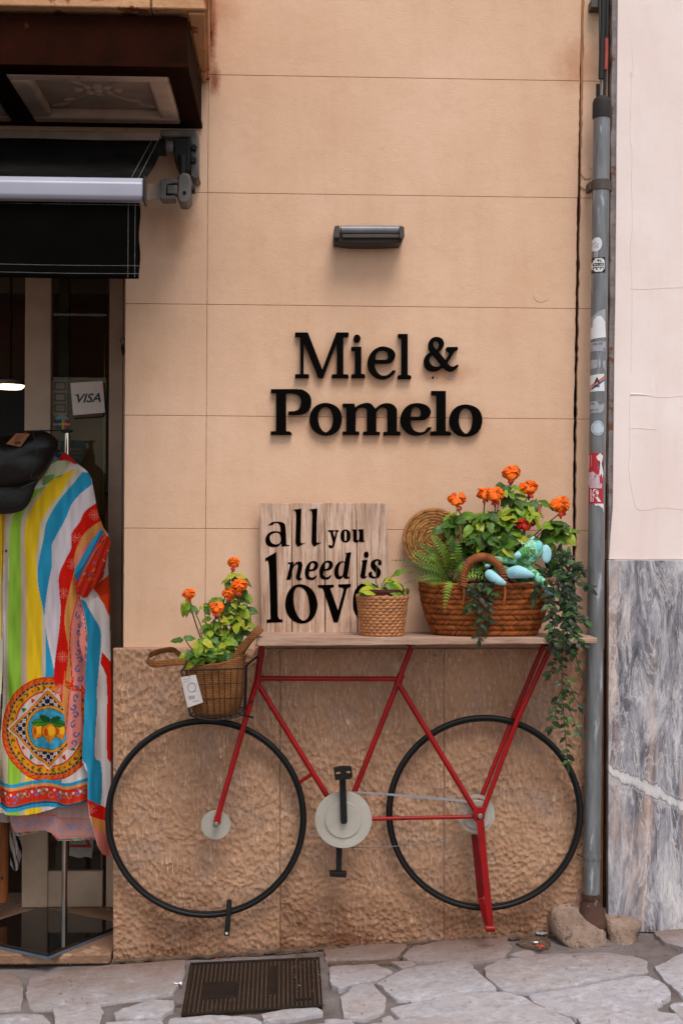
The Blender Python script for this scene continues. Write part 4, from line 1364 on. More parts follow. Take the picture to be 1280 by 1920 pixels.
for j, row in enumerate(grid_):
    i = 0
    while i < 16:
        if row[i] == '#':
            k = i
            while k < 16 and row[k] == '#':
                k += 1
            q = [(x0_ + (x1_ - x0_) * i / 16, y0_ + (y1_ - y0_) * j / 16), (x0_ + (x1_ - x0_) * k / 16, y0_ + (y1_ - y0_) * j / 16),
                 (x0_ + (x1_ - x0_) * k / 16, y0_ + (y1_ - y0_) * (j + 1) / 16), (x0_ + (x1_ - x0_) * i / 16, y0_ + (y1_ - y0_) * (j + 1) / 16)]
            for s_ in range(k - i):
                xa_, xb2 = q[0][0] + (q[1][0] - q[0][0]) * s_ / (k - i), q[0][0] + (q[1][0] - q[0][0]) * (s_ + 1) / (k - i)
                pm_.add([psurf(W(a, b, YPI - PR).x, W(a, b, YPI - PR).z, .0011) for a, b in ((xa_, q[0][1]), (xb2, q[0][1]), (xb2, q[2][1]), (xa_, q[2][1]))], [(0, 1, 2, 3)])
            i = k
        else:
            i += 1
obj('pixel_print', pm_, SW, a_, smooth=0, fixn=False)
a_ = pst('large blank white torn sticker with a rounded grey shadow of glue above it', 1121, 634)
pipe_patch(a_, [mpx(*p) for p in ((152, 680), (165, 650), (160, 625), (190, 590), (238, 572), (240, 700), (160, 700))], SG, .0004)
pipe_patch(a_, [mpx(*p) for p in ((150, 755), (152, 685), (165, 680), (168, 640), (190, 615), (215, 618), (238, 650), (243, 742), (165, 752))], SW, .0009)
a_ = pst('faint grey printed strip sticker with blue scribble below the blank white one', 1120, 658)
pipe_patch(a_, [mpx(*p) for p in ((148, 770), (242, 768), (241, 826), (147, 826))], SG)
ptext(a_, 'LESS OSTS', *mpx(192, 782), 4, SK, xs=.7); ptext(a_, 'n.', *mpx(234, 815), 7, SB)
a_ = pst('scraped remnants of two small pale stickers side by side on the pipe', 1120, 692)
pipe_patch(a_, [mpx(*p) for p in ((152, 878), (190, 876), (190, 925), (150, 935))], SG)
pipe_patch(a_, [mpx(*p) for p in ((218, 885), (240, 882), (241, 950), (225, 925))], SG)
a_ = pst('white sticker with diagonal orange and blue stripes and a black letter on the pipe', 1119, 733)
st = [mpx(*p) for p in ((145, 970), (232, 962), (233, 1066), (145, 1068))]
pipe_patch(a_, st, SW)
pipe_patch(a_, [mpx(*p) for p in ((147, 1034), (232, 974), (232, 990), (147, 1050))], SO, .001, 'orange_stripe')
pipe_patch(a_, [mpx(*p) for p in ((147, 1052), (232, 992), (232, 1004), (147, 1066))], SB, .001, 'blue_stripe')
ptext(a_, 'A', *mpx(187, 1002), 10.5, SK, .0014, off=.0008, xs=.95); ptext(a_, '030', *mpx(187, 1036), 4.4, SK, .0014, off=.0003)
a_ = pst('worn grey paper scrap sticker with scraped number print on the pipe', 1117, 775)
pipe_patch(a_, [mpx(*p) for p in ((143, 1130), (180, 1126), (205, 1150), (232, 1138), (230, 1172), (215, 1195), (143, 1198))], SG)
ptext(a_, '0.88', *mpx(163, 1140), 3.3, SK, xs=.8); ptext(a_, '073.15', *mpx(170, 1180), 4.5, SK, xs=.85)
a_ = pst('round pale blue sticker with a dark ring of lettering on the pipe', 1121, 817)
c_ = mpx(193, 1288)
pipe_patch(a_, ellc(*c_, 12.6, 15), pmat('sticker_navy', '2d3540', '2d3540', 9, .6), .0006)
pipe_patch(a_, ellc(*c_, 11.9, 14.2), pmat('sticker_pale_blue', 'b9c3cb', 'a9b3bb', 30, .6), .001)
for k, ch in enumerate('LOS TANUCHOS '):
    an = math.radians(200 - k * 17)
    ptext(a_, ch, c_[0] + 9.5 * math.cos(an), c_[1] - 11.5 * math.sin(an), 2.4, SK, .0014, tilt=an - math.pi / 2) if ch != ' ' else None
for k, ch in enumerate('COMPANIONS'):
    an = math.radians(220 + k * 11)
    ptext(a_, ch, c_[0] + 9.5 * math.cos(an), c_[1] - 11.5 * math.sin(an), 2.2, SK, .0014, tilt=an + math.pi / 2)
a_ = pst('tall red sticker with big white letters and torn middle, lowest on the pipe', 1116, 944)
pipe_patch(a_, [mpx(*p) for p in ((143, 1437), (227, 1437), (224, 1745), (139, 1742))], SR)
ptext(a_, 'L', mpx(168, 0)[0], mpx(0, 1490)[1], 25, SW, .0011, off=.0013); ptext(a_, 'S', mpx(208, 0)[0], mpx(0, 1492)[1], 15, pmat('sticker_green', '1f6a3c', None, 9, .6), .0012, off=.0006)
ptext(a_, 'R', mpx(182, 0)[0], mpx(0, 1692)[1], 23, SW, .0011, off=.0013, xs=.95)
pipe_patch(a_, [mpx(*p) for p in ((142, 1555), (165, 1548), (185, 1570), (205, 1560), (222, 1600), (215, 1650), (150, 1648), (142, 1620))], pmat('torn_paper_pink', 'c9b4ba', 'b08a90', 90, .8), .0013, 'torn_film')
pipe_patch(a_, [mpx(*p) for p in ((182, 1460), (205, 1438), (224, 1455), (215, 1500), (226, 1560), (215, 1605), (200, 1560), (206, 1490), (190, 1480))], SW, .0016, 'torn_film')
pipe_patch(a_, [mpx(*p) for p in ((200, 1580), (215, 1560), (222, 1620), (205, 1620))], SR, .0018, 'torn_film')
ptext(a_, 's', *mpx(176, 1578), 6, SK, .0018)
pipe_patch(a_, [mpx(*p) for p in ((172, 1742), (228, 1742), (230, 1800), (222, 1770), (195, 1752), (178, 1756))], SW, .0010, 'torn_film')

# ------------------------------------------------------------ wall lamp
def lz(x, y):
    return 590 + x / 6.095, 400 + y / 6.095
LG = pmat('graphite_lamp_metal', '7b777c', '6a676a', 10, .42, metal=.2, spec=.5)
LD = pmat('dark_bronze_housing', '2d231c', '231a14', 10, .55)
lp = thing('wall_lamp', 'dark grey horizontal bar lamp mounted on the peach wall above the sign letters', 'lamp', W(691, 456, 0))
obj('housing', MB().pxprism([lz(*p) for p in ((218, 280), (955, 280), (990, 300), (985, 335), (800, 345), (600, 348), (400, 345), (215, 322))], -.085, .084), LD, lp, bevel=.003)
obj('wall_plate', MB().pxprism([lz(*p) for p in ((290, 160), (400, 146), (620, 140), (850, 148), (965, 160), (965, 300), (290, 300))], -.03, .03), LD, lp, bevel=.003)
for pts_ in (((228, 140), (285, 134), (288, 278), (216, 280), (216, 200)), ((965, 142), (1020, 148), (1024, 260), (1002, 300), (962, 276))):
    obj('end_cheek', MB().pxprism([lz(*p) for p in pts_], -.105, .104), pmat('cheek_metal', '4a403a', '3c332d', 10, .5), lp, bevel=.003)
a0, a1 = W(*lz(300, 190), -.085), W(*lz(995, 192), -.085)
obj('lamp_tube', MB().tube([a0, a1], .0145, 24), LG, lp, bevel=.001)
obj('lamp_tube_base', MB().pxprism([lz(*p) for p in ((310, 238), (998, 240), (996, 279), (315, 280))], -.098, .05), pmat('tube_base_metal', '453c35', '3a322c', 10, .5), lp, bevel=.002)

# ------------------------------------------------------------ the big letters
LET = pmat('matt_black_letter', '050403', '080605', 30, .85, bump=.0004, bscale=200, spec=.05)
sg = thing('wall_sign', 'two line wall sign of raised matt black serif letters above the plank board', 'sign', W(705, 820, 0))
def tr_(txt, k, ox, oy, n=5):
    return [(ox + x / k, oy + y / k) for x, y in contour(txt, n)]
def te(cx, cy, rx, ry, k, ox, oy, tilt=0):
    return [(ox + x / k, oy + y / k) for x, y in ellc(cx, cy, rx, ry, 40, tilt)]
K1 = (5.333, 540, 610); K2 = (10.667, 780, 610); K3 = (6.095, 500, 720); K4 = (6.095, 700, 720)
letters = [
    [tr_('70,70c 198,70c 342,440c 482,70c 606,70c 606,107c 553,112c 553,488c 600,490c 606,523c 437,523c 437,490c 488,486c 488,165c 350,523c 302,523c 158,165c 155,486c 209,488c 209,523c 70,523c 70,488c 124,486c 120,112c 70,107c', *K1)],
    [tr_('633,213c 732,213c 732,485c 762,488c 770,500c 770,523c 633,523c 633,490c 669,485c 669,252c 633,248c', *K1), te(689, 130, 35, 39, *K1)],
    [tr_('1078,450c 1045,448c 1002,490 950,503 905,482 872,430 864,376c 1000,376 1050,350 1073,300 1052,250 1005,222 940,210 870,235 815,295 793,375 815,460 870,515 940,536 1000,525 1050,490', *K1),
     tr_('874,343c 975,343c 1000,325 998,280 980,255 940,244 900,260 876,300', *K1)],
    [tr_('1098,85c 1195,85c 1195,495c 1222,500c 1232,515c 1228,533c 1096,533c 1096,500c 1133,493c 1133,125c 1100,118c', *K1)],
    [tr_('405,228 500,255 548,320 555,385 528,450 450,525c 580,688c 640,610 658,555 650,522c 605,500c 600,450c 615,432c 830,430c 830,490c 765,515c 720,600 625,745c 670,800 725,825 780,805 822,778c 850,805c 800,865 740,905 680,915 620,895 535,832c 470,880 400,908 330,912 240,890 180,830 158,750 160,670 200,595 255,552 300,535c 258,470 245,390 265,310 320,250', *K2),
     tr_('395,297 440,315 460,370 445,435 410,485c 360,430 342,370 350,320', *K2), tr_('340,580c 495,775c 450,815 390,825 320,800 275,740 262,680 285,620', *K2)],
    [tr_('47,58c 350,58 430,75 490,125 510,195 495,275 440,330 350,350 247,350c 247,312c 320,308 370,280 390,210 380,150 340,115 280,102 222,102c 222,540c 262,540c 284,560 284,578c 45,578c 45,540c 107,538c 107,98c 49,98c', *K3)],
    [tr_('673,215 770,240 835,300 860,395 835,500 770,565 673,586 575,560 510,495 487,400 510,310 575,240', *K3), tr_('672,258 725,285 752,350 757,410 735,500 675,552 620,510 590,430 590,350 620,285', *K3)],
    [tr_('867,223c 1000,223c 1010,265c 1060,235 1130,215 1190,225 1239,280c 1299,235 1369,218 1434,230 1479,275 1487,330 1487,540c 1519,545 1529,565 1527,583c 1334,583c 1334,548c 1379,543c 1379,330 1369,280 1339,262 1289,275 1252,325c 1252,543c 1294,548c 1291,580c 1100,580c 1102,545c 1145,540c 1145,320 1135,275 1100,262 1050,275 1018,325c 1015,540c 1055,543c 1058,578c 867,578c 867,543c 910,540c 910,265c 869,262c', *K3)],
    [tr_('668,495c 620,493c 580,540 520,550 460,525 430,470 423,408c 560,408 620,385 655,330 640,275 590,235 500,217 410,235 340,300 308,400 325,480 380,550 460,585 540,582 610,555', *K4), tr_('425,372c 525,372c 543,350 540,300 520,268 485,258 450,280 430,320', *K4)],
    [tr_('660,78c 825,78c 825,538c 870,542c 887,560c 885,585c 655,585c 655,542c 722,536c 722,128c 663,122c', *K4)],
    [tr_('1055,233 1155,258 1218,315 1243,410 1218,515 1155,578 1055,600 957,575 893,510 868,415 893,320 957,255', *K4), tr_('1055,272 1105,295 1130,350 1135,420 1115,510 1060,567 1005,525 977,450 977,370 1005,300', *K4)],
]
for cs in letters:
    obj('letter', glyph(MB(), cs, -.0006, .02, .0008), LET, sg, smooth=35)
for (a, b) in ((600, 650), (690, 700), (757, 690), (520, 770), (640, 800), (690, 780), (760, 790), (830, 780), (885, 800), (800, 670)):
    pass

# ------------------------------------------------------------ plank board
def wood_mat(name, c, c2, c3, along='Z', grey=.5, rough=.8):
    t = NT(name)
    sc = {'Z': (1, 1, .055), 'X': (.055, 1, 1)}[along]
    v0 = t.coord('World', sc)
    oi = t.n('ObjectInfo')
    ad = t.n('VectorMath', operation='ADD'); t.l(v0, ad.inputs[0]); t.l(oi.outputs['Random'], ad.inputs[1])
    v = ad.outputs[0]
    col = t.mix(t.ramp(t.noise(v, 34, 8, .75, .6), [(.38, 0.0), (.62, 1.0)]), c, c2)
    col = t.mix(t.math('MULTIPLY', t.ramp(t.noise(v, 110, 6, .75), [(.48, 0.0), (.62, 1.0)]), .75), col, c3)
    col = t.mix(t.math('MULTIPLY', t.ramp(t.noise(t.coord('World'), 7, 5, .6), [(.35, 0.0), (.7, 1.0)]), grey), col, c3)
    col = t.mix(t.ramp(t.noise(t.coord('World'), 17, 3, .5), [(.76, 0.0), (.8, .6)]), col, '5a4030')
    k = t.math('MULTIPLY_ADD', oi.outputs['Random'], .16); k.node.inputs[2].default_value = .92
    t.setc(t.mix(1.0, col, k, 'MULTIPLY'))
    return t.done(rough, 0, t.bump(t.noise(v, 120, 5, .7), .0012, .6), .3)
PLANK = wood_mat('whitewashed_plank', 'bc957c', 'd4b7a2', '75543f')
bd = thing('plank_board', 'square board of four whitewashed vertical planks printed with black words, leaning above the shelf', 'sign', W(607, 1186, -.05))
jt = [(485.6, 489), (546.4, 547.6), (607.8, 609.6), (667.5, 670.6), (726, 727.5)]
for (a0, a1), (b0, b1) in zip(jt[:-1], jt[1:]):
    pl = MB().pxprism([(a0 + .8, 942.8), (b0 - .8, 943.6 + random.uniform(-.4, .4)), (b1 - .8, 1186), (a1 + .8, 1186)], -.052 - random.uniform(0, .0012), .018)
    obj('plank', pl, PLANK, bd, bevel=.0012)
for z_ in (985, 1140):
    obj('back_batten', MB().pxprism([(492, z_ - 9), (722, z_ - 9), (722, z_ + 9), (492, z_ + 9)], -.032, .018), PLANK, bd)
INK = pmat('black_board_paint', '060403', '0a0705', 60, .9, wear='3a2c22', wear_amt=.74, wear_scale=70, spec=.0)
A1 = (6.095, 490, 940); A2 = (5.333, 490, 1025)
E_ = '555,290c 530,325 490,332 450,318 435,270 440,220 470,165 510,143 550,148 568,175 560,215 530,238 480,245c 475,285 495,308 520,305 545,288c'
Eh = '482,228c 515,220 530,185 522,163 500,165 488,190'
def shf(txt, dx, dy):
    return ' '.join('%g,%g%s' % (float(a.split(',')[0]) + dx, float(a.split(',')[1].rstrip('c')) + dy, 'c' if a.endswith('c') else '') for a in txt.split())
words = [
    [tr_('75,278c 110,245 150,233 200,232 250,245 275,290 285,495c 322,500c 322,508c 228,517c 228,478c 190,515 140,523 80,510 50,470 48,420 75,370 120,345 170,340 218,350c 215,290 195,255 160,247 130,268c', *A1), tr_('160,358 205,370 222,420 215,470 170,492 120,475 97,430 105,385', *A1)],
    [tr_('352,97c 457,83c 450,300 447,440 458,478 508,470c 415,520c 392,480 390,440c 397,180 388,112', *A1)],
    [tr_('533,95c 638,80c 632,300 632,450 645,472 690,466c 600,517c 576,480 573,440c 580,180 570,108', *A1)],
    [tr_('762,328c 830,328c 830,345c 815,345c 835,410c 852,345c 838,345c 838,328c 883,328c 883,345c 870,348c 835,495 815,530 785,535 765,515c 768,497c 795,500c 802,512 810,490 816,472c 785,350c 762,345c', *A1)],
    [tr_('960,320 1005,340 1017,395 1005,450 960,470 915,450 903,395 915,340', *A1), tr_('960,337 971,350 972,395 971,440 960,452 949,440 948,395 949,350', *A1)],
    [tr_('1038,320c 1088,320c 1089,430c 1103,447 1117,430c 1117,340c 1103,335c 1103,320c 1165,318c 1168,445c 1175,450c 1175,463c 1125,465c 1120,455c 1080,472 1050,455 1047,430c 1047,340c 1038,335c', *A1)],
    [tr_('40,115c 150,52c 165,690c 180,722 212,728c 212,755c 53,762c 53,732c 88,722 90,700c 75,190 42,150c', *A2)],
    [tr_('265,157c 325,152c 318,185c 350,155 395,150 410,180 405,220 388,300 400,318c 412,310c 395,332 370,335 350,320 348,290 365,200 360,175 345,178 316,215 293,330c 248,332c 285,185 265,175c', *A2)],
    [tr_(E_, *A2), tr_(Eh, *A2)], [tr_(shf(E_, 146, -4), *A2), tr_(shf(Eh, 146, -4), *A2)],
    [tr_('840,62c 897,55c 862,290c 866,302c 883,297c 875,315 850,322 825,315 820,295c 800,318 770,325 745,312 727,270 732,215 760,165 800,145 833,150c 848,78c', *A2), tr_('830,160c 805,155 780,190 772,240 775,285 795,295 815,270', *A2)],
    [tr_('1000,138c 1060,128c 1035,285 1040,298c 1058,288c 1045,310 1015,320 992,305 990,285 1010,155c', *A2), te(1048, 80, 24, 32, *A2)],
    [tr_('1197,182c 1170,182 1165,160 1175,147 1155,140 1140,150 1137,170 1160,200 1190,235 1190,275 1165,310 1110,315 1075,300 1070,265c 1090,245c 1105,255 1108,285 1130,300 1145,285 1140,260 1110,225 1090,190 1100,150 1140,125 1185,130 1200,155', *A2)],
    [tr_('385,375 460,395 525,455 560,560 545,660 490,740 400,768 310,735 255,665 238,580 255,480 310,400', *A2), tr_('385,403 435,435 465,500 480,600 475,690 430,738 380,715 340,640 322,550 325,460 350,410', *A2)],
    [tr_('565,383c 724,380c 724,405c 690,415 695,440c 765,635c 815,450 812,415 770,405c 768,377c 893,372c 893,400c 860,415 850,440c 765,757c 722,757c 625,450 600,415 567,408c', *A2)],
    [tr_('1180,640c 1150,720 1080,750 1000,735 935,670 913,580 925,460 980,380 1060,355 1150,390 1190,470 1195,540c 992,545c 1005,640 1060,700 1120,690 1165,630c', *A2), tr_('992,515c 1110,512c 1105,430 1055,385 1010,420', *A2)],
]
for cs in words:
    obj('printed_letter', glyph(MB(), cs, -.0533, .0007), INK, bd, smooth=0)
# ------------------------------------------------------------ the shelf made from a bicycle
RED = pmat('worn_red_enamel', '960406', '760204', 10, .42, spec=.28, wear='240a06', wear_amt=.63, wear_scale=42, bump=.0004, bscale=120, kind='World')
TYRE = pmat('black_rubber_tyre', '090807', '0f0d0c', 20, .5, spec=.3, bump=.0004, bscale=200)
DISC = pmat('dull_aluminium_disc', 'b8b0a4', 'a0978a', 7, .45, metal=.25, bump=.0003, wear='6a6258', wear_amt=.66, wear_scale=9, kind='World')
DBLK = pmat('black_painted_steel', '0d0a08', '15110e', 14, .6, spec=.25, wear='4a3a30', wear_amt=.72)
YF = -.115
bk = thing('bicycle_shelf', 'wall shelf made of a red bicycle frame with black wheel hoops and weathered board', 'shelf', W(645, 1745, -.12))
SHB = wood_mat('weathered_shelf_board', 'a5806a', 'b99c8a', '74533e', along='X', grey=.45)
ysf = -.25
ft = [W(481, 1193.5, ysf), W(1119, 1196.5, ysf)]
zsh = (ft[0].z + ft[1].z) / 2
xl, xr_ = ft[0].x, ft[1].x
tl, trr = 18 * PM(ysf), 10.5 * PM(ysf)
xs_ = [xl + (xr_ - xl) * k / 30 for k in range(31)]
fr_pts = [Vector((x, 0, zsh)) for x in xs_] + [Vector((x, 0, zsh - tl + (tl - trr) * (x - xl) / (xr_ - xl) + random.uniform(-.0008, .0008))) for x in reversed(xs_)]
def board(yA, yB, x_in):
    m = MB()
    f = [Vector((min(max(p.x, xl + x_in), xr_ - x_in), yA, p.z)) for p in fr_pts]
    return m.prism(f, (0, yB - yA, 0))
obj('shelf_board', board(ysf, ysf + .118, 0), SHB, bk, bevel=.0025)
obj('shelf_board', board(ysf + .1195, -.008, .01), SHB, bk, bevel=.0025)
zun = zsh - tl
def tubepx(a, b, ya, yb, wpx, name, mt=RED, parent=bk, n=16, **kw):
    return obj(name, MB().tube([W(*a, ya), W(*b, yb)], wpx / 2 * PM((ya + yb) / 2), n), mt, parent, **kw)
tubepx((490.5, 1212), (481.5, 1283), YF, YF, 12, 'head_tube')
tubepx((481.5, 1276), (405, 1543), YF - .002, YF - .02, 10.5, 'fork_blade')
obj('fork_end', MB().prism([W(x, y, YF - .026) for x, y in ((409, 1517), (416, 1520), (413, 1545), (406, 1550), (400, 1546), (402, 1532))], (0, .014, 0)), RED, bk, bevel=.002)
tubepx((484, 1272), (749, 1273), YF, YF, 9, 'top_tube')
tubepx((482, 1280), (613, 1492), YF, YF, 10.5, 'down_tube')
tubepx((562, 1466), (585, 1451), YF + .02, YF, 7, 'tyre_stay')
tubepx((771, 1213), (747, 1275), YF, YF, 10.5, 'seat_post')
tubepx((748, 1274), (664, 1485), YF + .003, YF + .003, 10.5, 'seat_tube')
tubepx((745, 1280), (893, 1524), YF - .003, YF - .014, 10.5, 'rear_stay')
tubepx((694, 1535.5), (897, 1531), YF, YF - .012, 7.5, 'chain_stay')
tubepx((1019, 1208), (961, 1346), YF + .045, YF + .045, 9, 'seat_stay')
tubepx((961, 1346), (903, 1492), YF + .045, YF + .02, 9, 'seat_stay')
tubepx((1034, 1208), (969, 1350), YF - .02, YF - .02, 10, 'seat_stay')
tubepx((969, 1350), (904, 1524), YF - .02, YF - .018, 9.5, 'seat_stay')
obj('stay_bridge', MB().tube([W(962, 1345, YF + .045), W(970, 1349, YF - .02)], .005, 10), RED, bk)
obj('head_lug', MB().tube([W(485, 1266, YF), W(481, 1290, YF)], .0125, 16), RED, bk)
obj('seat_lug', MB().tube([W(752, 1264, YF), W(744, 1285, YF)], .0122, 16), RED, bk)
sb = obj('rear_dropout', MB().prism([W(x, y, YF - .03) for x, y in ((886, 1519), (893, 1513), (905, 1513), (909, 1526), (907, 1540), (898, 1545), (889, 1538))], (0, .012, 0)), RED, bk, bevel=.002)
# hoops
def hoop(cx, cy, rx, ry, y):
    N = 120
    c = [W(cx + (rx - 5) * math.cos(2 * math.pi * i / N), cy + (ry - 5) * math.sin(2 * math.pi * i / N), y) for i in range(N)]
    o = obj('wheel_tyre', MB().tube(c, 5.3 * PM(y), 14, closed=True, flat=1.0), TYRE, bk, smooth=180)
    c2 = [W(cx + (rx - 10.5) * math.cos(2 * math.pi * i / N), cy + (ry - 10.5) * math.sin(2 * math.pi * i / N), y) for i in range(N)]
    obj('rim_strip', MB().tube(c2, 1.6 * PM(y), 8, closed=True, flat=3.0), DBLK, o, smooth=180)
hoop(386, 1533.5, 188.5, 187.5, -.078)
hoop(908, 1524, 184.5, 183.5, -.075)
def dsk(name, px, py, r, yf, yb, mt=DISC, bev=.001, par=bk):
    return obj(name, MB().disc(W(px, py, yf), r * PM(yf), yf, yb, 64), mt, par, bevel=bev)
dsk('front_hub_disc', 404.5, 1547, 27.5, -.112, -.109)
obj('hub_axle', MB().disc(W(404.5, 1546, -.148), .0085, -.152, -.036, 16), DBLK, bk, bevel=.001)
dsk('axle_nut', 405, 1546, 4.6, -.158, -.1525, pmat('steel_nut', '9a948a', '6d665c', 30, .4, metal=.7), .0015)
# rear sprocket: ring with a smaller disc
cs = [[(W(*p, YF + .0).x, W(*p, YF + .0).z) for p in ellc(893, 1527, 35, 36.5, 64)], [(W(*p, YF).x, W(*p, YF).z) for p in ellc(893, 1527, 29, 30, 64)]]
vs2, fs2 = curve_mesh(cs, .003)
obj('rear_ring', MB().add([(v.x, YF + .012 - v.z, v.y) for v in vs2], fs2), DISC, bk)
dsk('rear_hub_disc', 895, 1528, 27.5, YF + .003, YF + .006)
obj('rear_axle', MB().disc(W(900, 1531, YF - .03), .010, YF - .035, -.036, 16), DBLK, bk, bevel=.001)
dsk('axle_nut', 900, 1531, 5.0, YF - .044, YF - .0355, pmat('steel_nut', '9a948a'), .0015)
dsk('chainring_disc', 643.5, 1537, 53.5, YF - .030, YF - .026)
dsk('chainring_hub', 643.5, 1537.5, 34, YF - .0345, YF - .0305)
obj('bottom_bracket', MB().disc(W(643.5, 1537, YF), .020, YF - .0258, -.036, 24), DBLK, bk)
obj('crank_arm', MB().prism([W(x, y, YF - .052) for x, y in ((636, 1458), (648, 1456), (651, 1540), (649, 1545), (640, 1545), (638.5, 1540))], (0, .014, 0)), DBLK, bk, bevel=.002)
pd = obj('pedal', glyph(MB(), [[(625, 1442), (640, 1438.5), (659, 1439), (661, 1456), (656, 1461), (628, 1463)], [(630, 1448), (638, 1447), (638, 1454), (630, 1455)], [(649, 1446), (657, 1446), (657, 1453), (649, 1453)]], YF - .05, .03), DBLK, bk, bevel=.001)
obj('crank_arm', MB().prism([W(x, y, YF - .004) for x, y in ((630.5, 1585), (641.5, 1585), (640, 1636), (629.5, 1636))], (0, .012, 0)), DBLK, bk, bevel=.0015)
obj('pedal', MB().prism([W(x, y, YF - .012) for x, y in ((618, 1635), (650, 1636.5), (649, 1646), (618, 1644))], (0, .03, 0)), DBLK, bk, bevel=.0015)
CHAIN = pmat('dull_chain_metal', '7d7874', '5c5650', 60, .5, metal=.6)
obj('chain_strap', MB().prism([W(x, y, YF - .018) for x, y in ((652, 1484), (700, 1486), (790, 1492), (870, 1500), (876, 1503), (870, 1504), (790, 1497), (700, 1489), (652, 1486))], (0, .004, 0)), pmat('pale_chain_strap', '99949a', '857f80', 10, .4, metal=.3), bk)
obj('lower_chain', MB().tube(catmull([W(x, y, YF + .002) for x, y in ((648, 1588), (680, 1589), (735, 1587), (800, 1581), (845, 1569), (882, 1561))], n=6), .0013, 8), CHAIN, bk)
obj('prop_leg', MB().prism([W(x, y, YF - .040) for x, y in ((893, 1537), (907, 1536), (912, 1600), (924, 1722), (923, 1737), (913, 1738), (904, 1650))], (0, .010, 0)), RED, bk, bevel=.002)
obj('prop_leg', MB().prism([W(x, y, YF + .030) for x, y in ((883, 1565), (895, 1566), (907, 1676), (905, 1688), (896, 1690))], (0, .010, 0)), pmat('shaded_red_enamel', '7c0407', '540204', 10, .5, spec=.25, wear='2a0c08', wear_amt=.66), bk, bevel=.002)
obj('prop_brace', MB().prism([W(x, y, YF + .01) for x, y in ((895, 1684), (906, 1684), (916, 1736), (908, 1736))], (0, .008, 0)), RED, bk, bevel=.002)
obj('prop_foot', MB().tube([W(910, 1741, YF - .045), W(927, 1741, YF - .045)], .0105, 12), RED, bk, bevel=.001)
obj('wall_peg', MB().tube([W(430, 1690, -.05), W(429, 1710, -.092), W(425, 1754, -.10)], .0085, 12), DBLK, bk)
obj('peg_bolt', MB().tube([W(425, 1750, -.108), W(425, 1750, -.114)], .0045, 12), DISC, bk)
for (x, y) in ((487, 1214), (770, 1214), (1028, 1212)):
    obj('shelf_bracket', MB().box(W(x - 8, y, -.2).x, W(x + 8, y, -.2).x, -.2, -.02, zun - .003, zun - .0005), RED, bk)

# wire basket carried by the fork
YBF, YBB = -.275, -.10
wb = obj('wire_basket', MB().tube([W(458, 1252, -.2), W(470, 1240, -.14), W(483, 1231, YF)], .0035, 8), DBLK, bk)
TF = [W(340, 1257, YBF), W(460.5, 1253, YBF)]; BF = [W(357, 1342, YBF + .015), W(457, 1339, YBF + .015)]
def shift(p, y, kx=1.0):
    return Vector((p.x, y, p.z))
TBk = [shift(TF[0], YBB) + Vector((.004, 0, 0)), shift(TF[1], YBB) + Vector((-.002, 0, 0))]
BBk = [shift(BF[0], YBB) + Vector((.004, 0, 0)), shift(BF[1], YBB)]
def wire(pts, r=.0013, nm='wire'):
    return obj(nm, MB().tube(pts, r, 6), DBLK, wb)
wire([TF[0], TF[1], TBk[1], TBk[0], TF[0]], .0026, 'rim_wire')
wire([BF[0], BF[1], BBk[1], BBk[0], BF[0]], .0022, 'base_wire')
bowed = lambda t: BF[0].lerp(BF[1], t) + Vector((0, 0, -.016 * 4 * t * (1 - t)))
wire([bowed(k / 10) for k in range(11)], .0022, 'base_wire')
for t in (.09, .22, .345, .47, .58, .67, .775, .875, .965):
    wire([TF[0].lerp(TF[1], t), bowed(t * .94 + .02), BBk[0].lerp(BBk[1], t), TBk[0].lerp(TBk[1], t)])
for t in (.32, .645):
    a, b = TF[0].lerp(BF[0], t), TF[1].lerp(BF[1], t)
    a2, b2 = TBk[0].lerp(BBk[0], t), TBk[1].lerp(BBk[1], t)
    wire([a, b, b2, a2, a])
for t in (.25, .5, .75):
    wire([TF[0].lerp(TBk[0], t), BF[0].lerp(BBk[0], t), BF[1].lerp(BBk[1], t), TF[1].lerp(TBk[1], t)])
for s in (0, 1):
    wire([TF[s], BF[s]], .0026, 'corner_wire'); wire([TBk[s], BBk[s]], .0026, 'corner_wire')
obj('basket_strut', MB().tube([BF[1] + Vector((-.02, .01, 0)), W(474, 1345, YF)], .003, 8), DBLK, wb)

# ------------------------------------------------------------ jute bag in the wire basket
def jute_mat():
    t = NT('jute_cloth')
    v = t.coord('World')
    col = t.mix(t.ramp(t.noise(v, 12, 5, .6), [(.3, 0.0), (.7, 1.0)]), '8a5832', '684020')
    w1 = t.n('TexWave', wave_type='BANDS', bands_direction='Z'); w1.inputs['Scale'].default_value = 52; w1.inputs['Distortion'].default_value = 4.5; w1.inputs['Detail Scale'].default_value = 3; t.l(v, w1.inputs['Vector'])
    w2 = t.n('TexWave', wave_type='BANDS', bands_direction='X'); w2.inputs['Scale'].default_value = 52; w2.inputs['Distortion'].default_value = 4.5; w2.inputs['Detail Scale'].default_value = 3; t.l(v, w2.inputs['Vector'])
    h = t.math('MULTIPLY', w1.outputs['Fac'], w2.outputs['Fac'])
    t.setc(t.mix(t.math('MULTIPLY', h, .4), col, 'a87a50'))
    wr = t.bump(t.noise(t.coord('World', (1, 1, .45)), 26, 4, .55), .02, .8)
    return t.done(.95, 0, t.bump(h, .002, 1.0, wr), .1)
JUTE = jute_mat()
bc = Vector(((TF[0].x + TF[1].x) / 2 - .003, (YBF + YBB) / 2 - .002, BF[0].z - .012))
bag = thing('jute_bag', 'brown jute bag with loop handles and a white tag standing in the wire basket', 'bag', bc)
zt_ = W(400, 1244, -.25).z - bc.z
m = MB()
